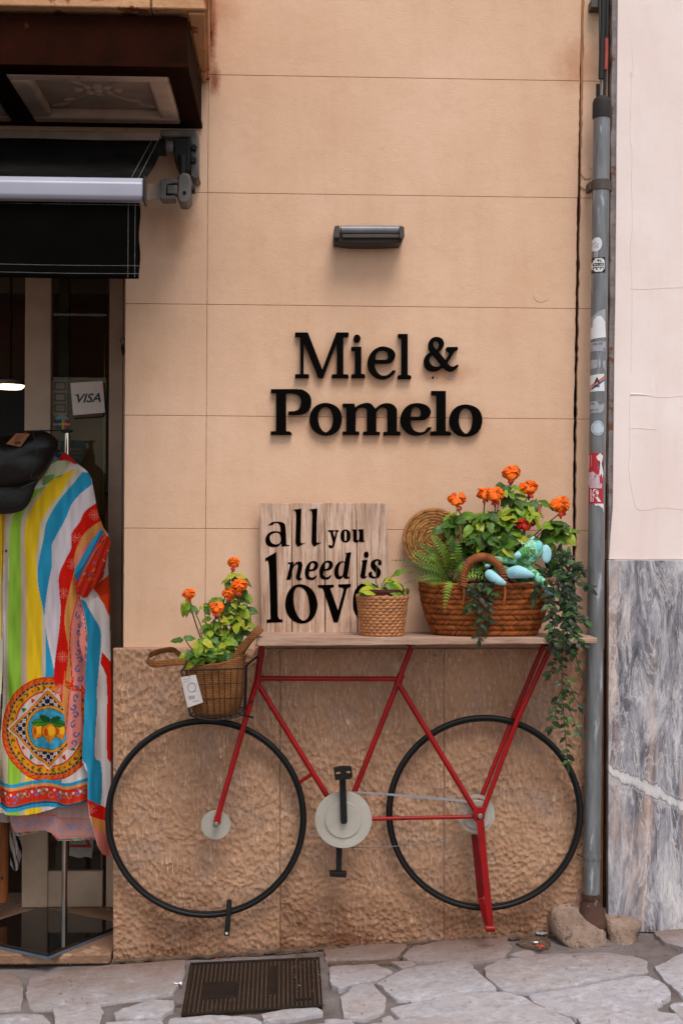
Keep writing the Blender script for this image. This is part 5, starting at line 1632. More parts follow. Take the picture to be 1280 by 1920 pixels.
prof = [(.02, 0), (.70, .002), (.85, .02), (.93, .07), (.95, .12), (.97, zt_ - .015), (1.0, zt_ - .004), (1.01, zt_), (.985, zt_ + .002), (.95, zt_ - .006), (.93, zt_ - .05), (.9, zt_ - .07)]
n = 56
vs, fs = [], []
for (r, h) in prof:
    for i in range(n):
        a = 2 * math.pi * i / n
        sx_ = math.copysign(abs(math.cos(a)) ** .8, math.cos(a)); sy_ = math.copysign(abs(math.sin(a)) ** .8, math.sin(a))
        kk = 1 + .055 * noise.noise(Vector((math.cos(a) * 2.2, math.sin(a) * 2.2, h * 9))) + .03 * noise.noise(Vector((math.cos(a) * 6, math.sin(a) * 6, h * 4)))
        rise = (.012 * math.cos(a) + .010 * max(0, math.cos(a)) ** 2 - .004 * math.sin(a * 2)) * max(0, h / zt_) ** 3
        taper = .84 + .16 * min(h / .1, 1)
        vs.append(bc + Vector((sx_ * r * .098 * kk * taper + .004, sy_ * r * .078 * kk, h + rise)))
for j in range(len(prof) - 1):
    for i in range(n):
        fs.append((j * n + i, j * n + (i + 1) % n, (j + 1) * n + (i + 1) % n, (j + 1) * n + i))
obj('bag_cloth', m.add(vs, fs), JUTE, bag, smooth=60)
SOIL = pmat('dark_potting_soil', '1c120b', '0d0805', 60, .95, bump=.006, bscale=120)
m = MB().lathe(bc + Vector((.004, 0, zt_ - .06)), [(.04, .004), (.085, 0), (.086, -.01)], 32, sy=.8)
obj('soil', m, SOIL, bag)
def strap(pts, wd, nm='handle', th=.0022, par=bag, mt=JUTE, up_=Vector((0, 0, 1))):
    """flat band through pts; pts: (centre, width direction)"""
    c = catmull([p for p, _ in pts], n=8)
    d = catmull([q for _, q in pts], n=8)
    m = MB(); vs = []
    for p, q in zip(c, d):
        q = q.normalized()
        vs += [p - q * wd / 2, p - q * wd / 4, p + q * wd / 4, p + q * wd / 2]
    fs = [(4 * i + k, 4 * i + k + 1, 4 * i + 5 + k, 4 * i + 4 + k) for i in range(len(c) - 1) for k in range(3)]
    o = obj(nm, m.add(vs, fs), mt, par)
    s = o.modifiers.new('t', 'SOLIDIFY'); s.thickness = th; s.offset = 0
    return o
V = Vector
U = V((0, 0, 1))
strap([(W(348, 1240, -.262), V((.1, .2, 1))), (W(320, 1242, -.28), U), (W(288, 1245, -.285), U), (W(277, 1236, -.27), V((.3, 0, 1))), (W(285, 1226, -.235), V((0, -.5, 1))),
       (W(310, 1219, -.215), V((0, -.7, 1))), (W(328, 1220, -.205), V((0, -.5, 1))), (W(345, 1238, -.19), V((.5, 0, 1)))], .021)
P_ = V((-.75, .0, .66))
strap([(W(440, 1250, -.232), V((-1, 0, .1))), (W(443, 1232, -.24), V((-1, 0, .35))), (W(457, 1211, -.25), P_), (W(476, 1191, -.262), P_), (W(487, 1180, -.255), P_),
       (W(488, 1178, -.232), P_), (W(472, 1194, -.20), P_), (W(450, 1225, -.15), V((-1, 0, .4)))], .024)
TAGW = pmat('white_tag_card', 'b9b2ae', 'aaa29d', 30, .6)
tc = [(339, 1270), (367, 1265), (381, 1317), (352, 1327)]
tg = obj('price_tag', MB().pxprism(tc, -.285, .0012), TAGW, bag, bevel=.0003)
obj('tag_string', MB().tube(catmull([W(352, 1246, -.262), W(356, 1252, -.28), W(353, 1260, -.284), W(355, 1269, -.2855)], n=5), .0011, 6), JUTE, tg)
ring_ = [[(W(*p, -.2856).x, W(*p, -.2856).z) for p in ellc(360, 1289, 8, 9, 30)], [(W(*p, -.2856).x, W(*p, -.2856).z) for p in ellc(360, 1289, 7.1, 8.1, 30)]]
v2, f2 = curve_mesh(ring_, .0001)
PRT = pmat('grey_tag_print', '6a625e', '5d5652', 30, .7)
obj('tag_emblem', MB().add([(v.x, -.2856 - v.z, v.y) for v in v2], f2), PRT, tg)
m = MB()
for k in range(12):
    if k % 3 != 2:
        x = 354 + k * 1.0
        m.add([W(a, b, -.2857) for a, b in ((x, 1305 - (x - 354) * .15), (x + .6, 1305 - (x - 354) * .15), (x + 1.6, 1312 - (x - 354) * .15), (x + 1.0, 1312 - (x - 354) * .15))], [(0, 1, 2, 3)])
for (a, b, c_) in ((344, 1274, 14), (345, 1278, 12), (358, 1297, 10), (361, 1315, 12)):
    m.add([W(a, b, -.2857), W(a + c_, b - c_ * .17, -.2857), W(a + c_, b - c_ * .17 + .6, -.2857), W(a, b + .6, -.2857)], [(0, 1, 2, 3)])
obj('tag_print', m, PRT, tg, smooth=0, fixn=False)

# ------------------------------------------------------------ leaves and flowers
def leaf_mat(name, stops, rough=.46, veins=True, edge=None):
    t = NT(name)
    oi = t.n('ObjectInfo')
    v = t.n('TexCoord').outputs['Object']
    sp = t.n('SeparateXYZ'); t.l(v, sp.inputs[0])
    fac = t.math('ADD', oi.outputs['Random'], t.math('MULTIPLY', t.math('SUBTRACT', t.noise(v, 2.6, 4, .6), .5), .9))
    col = t.ramp(fac, stops)
    ay = t.math('ABSOLUTE', sp.outputs['Y'])
    if edge:
        col = t.mix(t.ramp(t.math('ADD', t.math('MULTIPLY', ay, 3.2), t.noise(v, 5, 3)), [(1.0, 0.0), (1.4, .8)]), col, edge)
    nrm = None
    if veins:
        ph = t.math('SUBTRACT', sp.outputs['X'], t.math('MULTIPLY', ay, .9))
        sv = t.math('ABSOLUTE', t.math('SINE', t.math('MULTIPLY', ph, 24)))
        vein = t.ramp(sv, [(0.0, 1.0), (.28, 0.0)])
        mid = t.ramp(ay, [(0.0, 1.0), (.022, 0.0)])
        vv = t.math('MAXIMUM', t.math('MULTIPLY', vein, .4), mid)
        col = t.mix(t.math('MULTIPLY', vv, .5), col, 'a8b84a')
        nrm = t.bump(t.math('SUBTRACT', 1.0, vv), .012, .6)
    t.setc(col)
    t.b.inputs['Subsurface Weight'].default_value = 0.0
    tr = t.n('BsdfTranslucent'); t.l(col if not isinstance(col, str) else col, tr.inputs['Color'])
    mx = t.n('MixShader'); mx.inputs[0].default_value = .22
    t.l(t.b.outputs[0], mx.inputs[1]); t.l(tr.outputs[0], mx.inputs[2])
    t.l(mx.outputs[0], t.t.nodes['Material Output'].inputs[0])
    return t.done(rough, 0, nrm, .5)
LEAF = leaf_mat('broad_green_leaf', [(0.0, '24400e'), (.35, '38600f'), (.6, '57801a'), (.85, '86a01e'), (1.0, 'a8a828')], edge=None)
LEAFY = leaf_mat('yellowing_leaf', [(0.0, '2f5210'), (.3, '4a7514'), (.6, '86a01c'), (1.0, 'b0ac2c')])
VINEL = leaf_mat('dark_vine_leaf', [(0.0, '081a0a'), (.5, '10290f'), (.85, '1c4416'), (1.0, '34661a')], .42, edge='4a7a22')
FERNM = leaf_mat('fern_green', [(0.0, '3a5a16'), (.5, '557a1e'), (1.0, '86a036')], .5, veins=False)
STEM = pmat('green_stem', '3c4a1c', '4a3a20', 20, .6)
STEMD = pmat('dark_vine_stem', '1a1c12', '241a12', 20, .6)
PET = pmat('orange_petal', 'f27a18', 'e2520a', 6, .55, spec=.2, rand=.3)
PETR = pmat('red_orange_petal', 'b8240a', '9a1a08', 6, .55, spec=.2, rand=.1)
BRACT = pmat('faded_pink_bract', 'b06a50', '8a4a34', 20, .8)
def leaf_mesh(name, mat_, wr=.27, fold=.18, droop=.45, wave=.03, tip=1.6, seed=0):
    r_ = random.Random(seed)
    nx, vs, fs = 9, [], []
    cols = (-1, -.5, 0, .5, 1)
    for i in range(nx + 1):
        t = i / nx
        w_ = wr * (math.sin(math.pi * min(t ** .72, 1)) ** .85) * (1 if t < .97 else .3)
        for c in cols:
            x = t - .08 * abs(c) * 0
            y = w_ * c
            z = -droop * t * t * .55 + abs(c) * w_ * fold * 2 - .25 * w_ * abs(c) ** 3 + wave * math.sin(t * 14 + c * 2 + seed) * abs(c)
            x = t * (1 - .10 * droop * t)
            vs.append((x, y, z))
    for i in range(nx):
        for k in range(4):
            a = i * 5 + k
            fs.append((a, a + 5, a + 6, a + 1))
    me = bpy.data.meshes.new(name)
    me.from_pydata(vs, [], fs)
    me.polygons.foreach_set('use_smooth', [True] * len(fs))
    me.materials.append(mat_)
    return me
LM = [leaf_mesh('leaf', LEAF, .29, .16, .5, .035, seed=1), leaf_mesh('leaf', LEAF, .25, .28, .8, .05, seed=2), leaf_mesh('leaf', LEAF, .31, .1, .25, .025, seed=3)]
LMY = [leaf_mesh('leaf', LEAFY, .30, .16, .5, .045, seed=4), leaf_mesh('leaf', LEAFY, .25, .3, .9, .07, seed=5), leaf_mesh('leaf', LEAFY, .33, .12, .3, .03, seed=6)]
LMV = [leaf_mesh('leaf', VINEL, .22, .12, .2, .0, seed=7), leaf_mesh('leaf', VINEL, .25, .2, .35, .0, seed=8)]
def put_leaf(par, me, base, tipdir, size, nrm=None, roll=0.0, wk=1.0):
    x = tipdir.normalized()
    nz = (nrm or V((0, -1, .6))).normalized()
    y = nz.cross(x)
    if y.length < .05:
        y = V((1, 0, 0)).cross(x)
    y.normalize(); z = x.cross(y)
    R = Matrix((x, y, z)).transposed().to_4x4()
    R = R @ Matrix.Rotation(roll, 4, 'X') @ Matrix.Diagonal((size, size * wk, size, 1))
    R.translation = base
    return place('leaf', me, R, par)
def petal_mesh(mat_, nm='petal'):
    vs, fs = [], []
    n = 7
    for i in range(n + 1):
        t = i / n
        for k in range(5):
            c = (k - 2) / 2
            w_ = .52 * math.sin(math.pi * min(t * .80 + .06, 1)) ** .8
            x = t * (1 - .12 * c * c)
            vs.append((x, w_ * c, .10 * math.sin(t * 2.6) - .30 * t ** 3 + .11 * math.sin(c * 4.2 + t * 3) * t * t + .10 * c * c))
    for i in range(n):
        for k in range(4):
            a = i * 5 + k
            fs.append((a, a + 5, a + 6, a + 1))
    me = bpy.data.meshes.new(nm)
    me.from_pydata(vs, [], fs)
    me.polygons.foreach_set('use_smooth', [True] * len(fs))
    me.materials.append(mat_)
    return me
PM_O, PM_R = petal_mesh(PET), petal_mesh(PETR)
BRM = leaf_mesh('bract', BRACT, .2, .4, .3, .02, seed=9)
def flower_head(par, c, r, rng, me=None, n=13, spent=True):
    """a fan of broad petals round a short spike; c: centre in the world, r: radius in metres"""
    me = me or PM_O
    st = obj('flower_head', MB().tube([c + V((0, .004, -r * 1.5)), c + V((0, .002, -r * .2)), c], [.003, .0045, .002], 8), STEM, par)
    for i in range(n):
        # petals overlap like scales on a dome whose face turns to the street and a little upward
        ang = rng.uniform(0, 6.28) if i < 3 else 2 * math.pi * i / (n - 3) + rng.uniform(-.3, .3)
        sp = rng.uniform(.05, .3) if i < 3 else rng.uniform(.45, 1.0)
        nr = V((math.cos(ang) * sp, -.75, .35 + math.sin(ang) * sp * .9)).normalized()
        rad = V((math.cos(ang), -.1, math.sin(ang) * .9 - .12))
        d_ = (rad - nr * rad.dot(nr)).normalized()
        d_ = (d_ + nr * rng.uniform(.0, .75)).normalized()
        yv_ = nr.cross(d_)
        R = Matrix((d_, yv_, nr)).transposed().to_4x4()
        R.translation = c + V((math.cos(ang) * sp * .60, -.25 * (1 - sp * .6), .1 + math.sin(ang) * sp * .40)) * r - d_ * r * .12
        s = r * rng.uniform(.72, 1.0)
        place('petal', me, R @ Matrix.Rotation(rng.uniform(-.5, .5), 4, 'X') @ Matrix.Diagonal((s, s * 1.05, s, 1)), st)
    if spent:
        for i in range(4):
            a = rng.uniform(0, 6.28)
            R = frame(c + V((0, -.003, -r * .8)), V((math.cos(a) * .6, math.sin(a) * .3 - .2, -rng.uniform(.2, .9))), V((1, 0, 0)))
            place('bract', BRM if i % 2 else PM_R, R @ Matrix.Diagonal((r * .6, r * .45, r * .5, 1)), st)
def bush(par, rng, base, heads, clusters, meshes, y0, lsize=(26, 36), hr=16, petals=17):
    """heads: (px, py, radius px, depth); clusters: (px, py, leaves, depth)"""
    for (a, b, r, y, *kind) in heads:
        c = W(a, b, y)
        mid_ = base.lerp(c, .55) + V((rng.uniform(-.015, .015), rng.uniform(-.01, .01), .01))
        obj('stem', MB().tube(catmull([base + V((rng.uniform(-.02, .02), rng.uniform(-.015, .015), 0)), mid_, c - V((0, 0, r * PM(y) * .8))], n=6), .0022, 7), STEM, par)
        flower_head(par, c, r * PM(y), rng, PM_R if kind else None, n=12 if kind else petals, spent=not kind)
    for (a, b, nlf, y) in clusters:
        c = W(a, b, y)
        mid_ = base.lerp(c, .6) + V((rng.uniform(-.01, .01), rng.uniform(-.01, .01), .008))
        obj('stem', MB().tube(catmull([base + V((rng.uniform(-.03, .03), rng.uniform(-.02, .02), 0)), mid_, c], n=5), .0018, 6), STEM, par)
        a0 = rng.uniform(0, 6.28)
        for i in range(nlf):
            an = a0 + i * 2.4
            L = rng.uniform(*lsize) * PM(y)
            d_ = V((math.cos(an), math.sin(an) * .7 - .35, rng.uniform(-1.1, .1)))
            put_leaf(par, rng.choice(meshes), c + V((0, 0, -.006 * i)) + V((rng.uniform(-.004, .004), 0, rng.uniform(-.004, .004))), d_, L, V((0, -.7, .8)), rng.uniform(-.4, .4), rng.uniform(.85, 1.1))

# plant in the jute bag
pb_ = bc + V((.004, 0, zt_ - .058))
lp_ = thing('flowering_plant', 'small yellowish green potted plant with four orange flower heads growing out of the jute bag', 'plant', pb_)
rg = random.Random(21)
bush(lp_, rg, pb_ + V((0, 0, .0)),
     [(354, 1113, 12, -.20), (438, 1054, 12, -.20), (449, 1097, 16, -.215), (405, 1139, 14, -.235), (430, 1110, 13, -.22)],
     [(441, 1075, 5, -.20), (452, 1078, 3, -.19), (432, 1085, 3, -.19), (358, 1130, 4, -.20), (375, 1180, 0, -.2), (383, 1132, 3, -.19), (430, 1128, 6, -.20), (450, 1125, 6, -.19), (462, 1140, 5, -.18),
      (445, 1150, 6, -.20), (415, 1155, 6, -.21), (395, 1178, 5, -.22), (425, 1175, 6, -.2), (450, 1170, 6, -.18), (372, 1198, 8, -.235), (385, 1192, 6, -.22), (400, 1205, 6, -.22), (352, 1225, 3, -.24),
      (366, 1222, 6, -.25), (385, 1220, 6, -.25), (420, 1200, 6, -.22), (440, 1195, 5, -.2), (412, 1188, 6, -.2), (345, 1195, 2, -.23), (436, 1110, 6, -.19), (455, 1105, 5, -.18), (425, 1145, 6, -.19), (440, 1138, 6, -.185), (462, 1158, 5, -.18), (400, 1162, 5, -.2), (405, 1120, 3, -.19), (388, 1208, 7, -.24), (372, 1212, 6, -.25), (408, 1212, 6, -.24), (430, 1212, 5, -.22)],
     LMY, 0, (19, 30))
put_leaf(lp_, LMY[2], W(417, 1215, -.262), V((-.05, -.1, -1)), .050, V((0, -1, .2)))
put_leaf(lp_, LMY[0], W(375, 1205, -.262), V((-.2, -.3, -.9)), .052, V((0, -1, .3)))
put_leaf(lp_, LMY[0], W(380, 1200, -.262), V((1, -.3, -.5)), .046, V((0, -.7, .8)))
put_leaf(lp_, LMY[1], W(352, 1125, -.21), V((-.3, -.2, -1)), .060, V((0, -1, .1)))

# ------------------------------------------------------------ small wicker pot
WICK = pmat('pale_wicker', 'ba8052', '9c6239', 30, .6, bump=.001, bscale=120, rand=.14, spec=.4)
ypc = -.172
r0_, r1_ = 37.5 * PM(ypc), 47 * PM(ypc)
pb0 = Vector((W(716, 1190, ypc).x, ypc, zsh + .001))
hp = W(716, 1119, ypc - r1_).z - pb0.z
pot = thing('wicker_pot', 'small round pale wicker pot at the right corner of the plank board', 'pot', pb0)
NS, NR = 22, 13
def wr_(h):
    return r0_ + (r1_ - r0_) * (h / hp)
obj('liner', MB().lathe(pb0, [(.004, .002), (r0_ * .93, .002), (r1_ * .93, hp - .002), (r1_ * .90, hp - .002), (r0_ * .9, .006)], 40), pmat('dark_liner', '3a2214', '281509', 20, .9), pot)
m0 = MB()
segs = 5
ph = hp / NR
cw = 2 * math.pi / NS
ref = (r0_ + r1_) / 2
m0.tube([V((math.sin((k / segs - .5) * cw * 1.22) * ref, -(math.cos((k / segs - .5) * cw * 1.22) * ref) + ref - .0032 * math.cos((k / segs - .5) * math.pi) + .001, (k / segs - .5) * .003)) for k in range(segs + 1)],
        [ph * .40, ph * .56, ph * .60, ph * .60, ph * .56, ph * .40], 8, flat=.55)
strand_me = mesh_of(m0, 'wicker_strand', smooth=180)
strand_me.materials.append(WICK)
for j in range(NR):
    for i in range(NS):
        an = cw * (i + .5 * (j % 2))
        h = ph * (j + .5)
        r = wr_(h)
        k = r / ref
        x_, y_ = math.sin(an), -math.cos(an)
        Mx = Matrix.Translation(pb0 + V((x_ * r, y_ * r, h))) @ Matrix.Rotation(an, 4, 'Z') @ Matrix.Diagonal((k, 1.0 + random.uniform(-.1, .3), 1 + random.uniform(-.08, .08), 1)) @ Matrix.Rotation(random.uniform(-.06, .06), 4, 'Y')
        place('wicker_strand', strand_me, Mx, pot)
rim_ = [pb0 + V((math.sin(a) * r1_ * 1.01, -math.cos(a) * r1_ * 1.01, hp + .001 * math.sin(a * 18))) for a in [2 * math.pi * i / 80 for i in range(80)]]
obj('rim', MB().tube(rim_, [.0030 + .0012 * math.sin(i * 1.3) for i in range(80)], 8, closed=True), WICK, pot, smooth=180)
inr = thing('potted_seedling', 'low young plant with broad bright green leaves inside the wicker pot', 'plant', pb0 + V((0, 0, hp - .03)))
obj('inner_pot', MB().lathe(pb0 + V((0, 0, hp - .03)), [(r1_ * .8, 0), (r1_ * .86, .042), (r1_ * .89, .043), (r1_ * .89, .052), (r1_ * .83, .052), (r1_ * .78, .03)], 40, cap=False), pmat('dark_red_pot', '5a140c', '40100a', 9, .5), inr)
obj('soil', MB().lathe(pb0 + V((0, 0, hp - .002)), [(.005, .003), (r1_ * .8, 0), (r1_ * .8, -.01)], 30), SOIL, inr)
rg = random.Random(4)
for (a, b, dx, dz, L, y, kk) in ((712, 1105, -44, 4, 46, -.21, 1.0), (705, 1108, -24, -3, 36, -.22, 1.2), (716, 1103, -20, 34, 36, -.225, 1.25), (722, 1102, 8, 30, 26, -.2, 1.0), (725, 1092, 36, 33, 44, -.22, .9), (735, 1090, 26, 30, 40, -.2, 1.0),
                                 (722, 1085, 20, 10, 42, -.19, .9), (735, 1080, 20, -15, 34, -.17, .9), (715, 1095, 12, -14, 26, -.18, .9), (700, 1100, -20, -12, 26, -.16, .9)):
    p = W(a, b, y)
    put_leaf(inr, LMY[2] if L > 35 else LM[0], p, V((dx, -12, -dz)), L * PM(y), V((.1, -.7, .9)), 0, kk)
    obj('stalk', MB().tube([pb0 + V((0, 0, hp)), p.lerp(pb0 + V((0, 0, hp)), .4) + V((0, 0, .01)), p], .0014, 6), STEM, inr)
obj('shoot', MB().tube([pb0 + V((-.004, 0, hp)), W(704, 1090, -.17), W(706, 1060, -.17)], [.002, .0018, .0008], 6), STEM, inr)
put_leaf(inr, LM[1], W(762, 1102, -.17), V((.2, 0, -1)), .028, V((0, -1, 0)))

# ------------------------------------------------------------ straw basket
STRAW = pmat('orange_brown_straw', '9c5a28', '7a3c16', 30, .62, bump=.001, bscale=150, spec=.35, kind='World')
def strawc(name, c1, c2):
    t = NT(name)
    a_ = t.n('VertexColor'); a_.layer_name = 'Col'
    v = t.coord('World')
    col = t.mix(t.ramp(t.noise(v, 22, 5, .65), [(.3, 0.0), (.7, 1.0)]), c1, c2)
    t.setc(t.mix(1.0, col, a_.outputs[0], 'MULTIPLY'))
    return t.done(.6, 0, t.bump(t.noise(v, 300, 4, .6), .001, .6), .3)
STRAWC = strawc('woven_straw', 'b06024', '8a4216')
STRAWL = strawc('golden_woven_straw', 'c08a4c', 'a56a34')
STRAWD = pmat('dark_straw_gap', '42200c', '2c1407', 30, .9)
ycb = -.128
sb0 = V((W(908, 1190, ycb).x, ycb, zsh + .001))
HB = W(908, 1094, ycb - .1).z - sb0.z
RXt, RXb, RYt, RYb = 123 * PM(ycb), 95 * PM(ycb), .103, .085
bsk = thing('straw_basket', 'long low orange brown straw basket woven in herringbone bands holding plants and a soft toy', 'basket', sb0)
def bpt(an, h, out=0.0):
    t = min(max(h / HB, 0.0), 1.0)
    prof = (1 - (1 - t) ** 1.8)
    rx, ry = RXb + (RXt - RXb) * prof, RYb + (RYt - RYb) * prof
    cx_, sy_ = math.copysign(abs(math.cos(an)) ** .78, math.cos(an)), math.copysign(abs(math.sin(an)) ** .78, math.sin(an))
    sag = .004 * math.cos(an * 2 + .5) * t
    return sb0 + V(((rx + out) * cx_, (ry + out) * sy_, h + sag))
m = MB()
n, q = 72, 12
vs = [bpt(2 * math.pi * i / n, HB * j / q, -.004) for j in range(q + 1) for i in range(n)]
vs += [bpt(2 * math.pi * i / n, HB * .98 * (q - j) / q + .004, -.010) for j in range(q + 1) for i in range(n)]
fs = [(j * n + i, j * n + (i + 1) % n, (j + 1) * n + (i + 1) % n, (j + 1) * n + i) for j in range(2 * q + 1) for i in range(n)]
fs.append(tuple(range(n - 1, -1, -1)))
obj('basket_shell', m.add(vs, fs), STRAWD, bsk)
# braided strands: bands of short straws leaning one way, then the other
def arc_table():
    out, s = [(0.0, 0.0)], 0.0
    prev = bpt(0, HB * .6)
    for i in range(1, 721):
        a = 2 * math.pi * i / 720
        p = bpt(a, HB * .6)
        s += (p - prev).length; prev = p
        out.append((s, a))
    return out
AT = arc_table()
TOTAL = AT[-1][0]
def an_at(s):
    s = s % TOTAL
    lo, hi = 0, len(AT) - 1
    while hi - lo > 1:
        md = (lo + hi) // 2
        if AT[md][0] <= s: lo = md
        else: hi = md
    t = (s - AT[lo][0]) / max(AT[hi][0] - AT[lo][0], 1e-9)
    return AT[lo][1] + t * (AT[hi][1] - AT[lo][1])
rg = random.Random(8)
m = MB()
BANDS = 5
bh = HB / BANDS
for b in range(BANDS):
    for half in (0, 1):
        step = .0078
        k = 0
        while k * step < TOTAL:
            s = k * step + rg.uniform(-.0009, .0009)
            h0 = bh * (b + .5 * half + .02)
            h1 = h0 + bh * .54
            dx = .0215 if half == 0 else -.0215
            pts = []
            lift_ = rg.uniform(0, .0016)
            for u in (0, .33, .66, 1):
                hh = min(max(h0 + (h1 - h0) * u, .001), HB)
                pts.append(bpt(an_at(s + dx * u), hh, -.0002 + .0022 * math.sin(math.pi * (.1 + .8 * u)) + lift_ * (1 - u) * 1.6))
            g_ = rg.uniform(.42, 1.22); m.tube(pts, [.0012, .0025 * rg.uniform(.8, 1.1), .0025 * rg.uniform(.8, 1.1), .0012], 6, flat=1.0, cap=True, col=(g_, g_, g_))
            k += 1
obj('herringbone_weave', m, STRAWC, bsk, smooth=180, kind='stuff', fixn=False, colors=True)
rimp = [bpt(2 * math.pi * i / 200, HB, .0015) + V((0, 0, .0012 * math.sin(i * 1.7))) for i in range(200)]
obj('rim_braid', MB().tube(rimp, [.0050 + .0010 * math.sin(i * 2.1) for i in range(200)], 8, closed=True), STRAW, bsk, smooth=180)
# wrapped arched handle in front
hpth = catmull([W(868, 1100, -.235), W(869, 1078, -.240), W(878, 1056, -.245), (W(893, 1046, -.245)), (W(912, 1045, -.245)), W(930, 1056, -.24), W(941, 1074, -.235), W(945, 1100, -.228)], n=16)
m = MB()
m.tube(hpth, .0085, 12)
hd = obj('handle', m, STRAWD, bsk, smooth=180)
m = MB()
for i in range(2, len(hpth) - 2, 1):
    p = hpth[i]
    tg_ = (hpth[i + 1] - hpth[i - 1]).normalized()
    a = V((0, 1, 0)); b = tg_.cross(a).normalized(); a = b.cross(tg_)
    tg2 = (tg_ + b * .35).normalized()
    if i % 3:
        continue
    m.tube([p + (a * math.cos(t) + b * math.sin(t)) * .0102 + tg_ * (.0035 * math.sin(t)) for t in [2 * math.pi * k / 12 for k in range(12)]], .0040 * random.uniform(.85, 1.1), 6, closed=True)
obj('handle_wrapping', m, STRAW, hd, smooth=180, kind='stuff', fixn=False)
for (x, y) in ((868, 1108), (944, 1108)):
    obj('handle_stitch', MB().tube(catmull([W(x, y - 14, -.236), W(x + 2, y + 6, -.2385), W(x - 1, y + 26, -.236)], n=5), .0042, 8), STRAW, bsk)

# round straw lid leaning on the wall behind
lid = thing('straw_lid', 'round braided straw lid with a centre knob leaning on the wall behind the fern', 'tray', W(806, 1072, -.05))
lc_ = W(812, 1011, -.06)
LR = 57 * PM(-.06)
ax_ = V((-.28, -1, .12)).normalized()
ux = V((0, 0, 1)).cross(ax_).normalized(); uz = ax_.cross(ux)
m = MB()
m.add([lc_ + (ux * math.cos(a) + uz * math.sin(a)) * LR * .98 + ax_ * -.006 for a in [2 * math.pi * i / 48 for i in range(48)]] + [lc_ + (ux * math.cos(a) + uz * math.sin(a)) * LR * .98 + ax_ * .001 for a in [2 * math.pi * i / 48 for i in range(48)]],
      [tuple(range(48)), tuple(range(95, 47, -1))] + [(i, (i + 1) % 48, 48 + (i + 1) % 48, 48 + i) for i in range(48)])
obj('lid_back', m, STRAWD, lid)
m = MB()
for rr_i in range(5):
    ra, rb = LR * (rr_i + .05) / 5, LR * (rr_i + 1) / 5
    for half in (0, 1):
        r_a = ra + (rb - ra) * .5 * half; r_b = r_a + (rb - ra) * .55
        nst = max(8, int(2 * math.pi * (r_a + r_b) / 2 / .0074))
        for k in range(nst):
            a = 2 * math.pi * k / nst
            da = (.017 if half == 0 else -.017) / max((r_a + r_b) / 2, .01)
            pts = []
            for u in (0, .5, 1):
                an = a + da * u; r = r_a + (r_b - r_a) * u
                pts.append(lc_ + (ux * math.cos(an) + uz * math.sin(an)) * r + ax_ * (.002 + .0016 * math.sin(math.pi * (.15 + .7 * u)) + .012 * (1 - (r / LR) ** 2)))
            g_ = random.uniform(.4, 1.15); m.tube(pts, [.0011, .0024, .0011], 6, col=(g_, g_, g_))
LIDM = pmat('golden_straw', 'a8703a', '8a5426', 30, .6, bump=.001, bscale=150, spec=.35, kind='World')
obj('coiled_weave', m, STRAWL, lid, smooth=180, kind='stuff', fixn=False, colors=True)
obj('knob', MB().ell(W(829, 1003, -.10), .018, .014, .018), LIDM, lid)
obj('lid_edge', MB().tube([lc_ + (ux * math.cos(a) + uz * math.sin(a)) * LR for a in [2 * math.pi * i / 80 for i in range(80)]], .0048, 8, closed=True), LIDM, lid, smooth=180)

# ------------------------------------------------------------ flowering plant in the straw basket
fb = sb0 + V((.01, .02, HB * .7))
fp = thing('flowering_plant', 'large leafy plant with six orange flower heads and one red rising from the straw basket', 'plant', fb)
obj('soil_mound', MB().ell(sb0 + V((0, 0, HB * .72)), RXt * .86, RYt * .86, .03), SOIL, fp)
rg = random.Random(33)
bush(fp, rg, fb, [(857, 936, 17, -.13), (908, 925, 14, -.13), (928, 926, 17, -.145), (958, 885, 17, -.10), (991, 913, 17, -.10), (1051, 946, 18, -.10), (983, 982, 16, -.155, 'r')],
     [(850, 962, 6, -.13), (862, 965, 5, -.12), (858, 985, 5, -.11), (875, 992, 5, -.12), (915, 958, 6, -.13), (897, 965, 6, -.13), (930, 960, 6, -.12), (905, 985, 6, -.12), (885, 985, 6, -.15), (893, 1000, 5, -.16),
      (940, 905, 5, -.10), (955, 912, 5, -.10), (962, 925, 5, -.10), (975, 940, 6, -.11), (990, 950, 6, -.12), (1000, 958, 5, -.10), (960, 955, 6, -.12), (955, 975, 6, -.13), (970, 1000, 5, -.13), (935, 985, 6, -.12),
      (925, 1005, 6, -.12), (950, 1000, 5, -.15), (905, 1015, 6, -.12), (838, 978, 4, -.12), (846, 990, 4, -.11), (868, 1035, 5, -.12), (910, 1000, 6, -.16), (940, 1008, 6, -.15), (975, 1030, 5, -.1), (1000, 1005, 5, -.13), (1035, 975, 5, -.10), (1052, 978, 6, -.10), (1058, 990, 4, -.09), (1040, 1000, 3, -.10), (1018, 1010, 3, -.1), (880, 1025, 6, -.13),
      (900, 1035, 5, -.12), (925, 1030, 5, -.11), (1005, 935, 3, -.09), (870, 1010, 5, -.10), (945, 1030, 4, -.1), (960, 1020, 4, -.1), (985, 1015, 3, -.08), (915, 1050, 5, -.13), (890, 1055, 5, -.12), (965, 1055, 4, -.09), (1000, 1060, 4, -.08)],
     LM, 0, (27, 41))
cY = W(942, 1024, -.2)
for i, (dx, dz, L) in enumerate(((-36, -16, 34), (-30, 14, 30), (26, -10, 34), (20, 18, 34), (-8, 26, 32), (2, -26, 26), (30, 2, 26), (-16, -24, 28))):
    put_leaf(fp, LMY[i % 3], cY, V((dx, -16, -dz)), L * PM(-.2), V((0, -.8, .7)), 0, 1.0)
obj('stem', MB().tube([cY, W(938, 1060, -.17), W(936, 1090, -.15)], .0022, 7), STEM, fp)
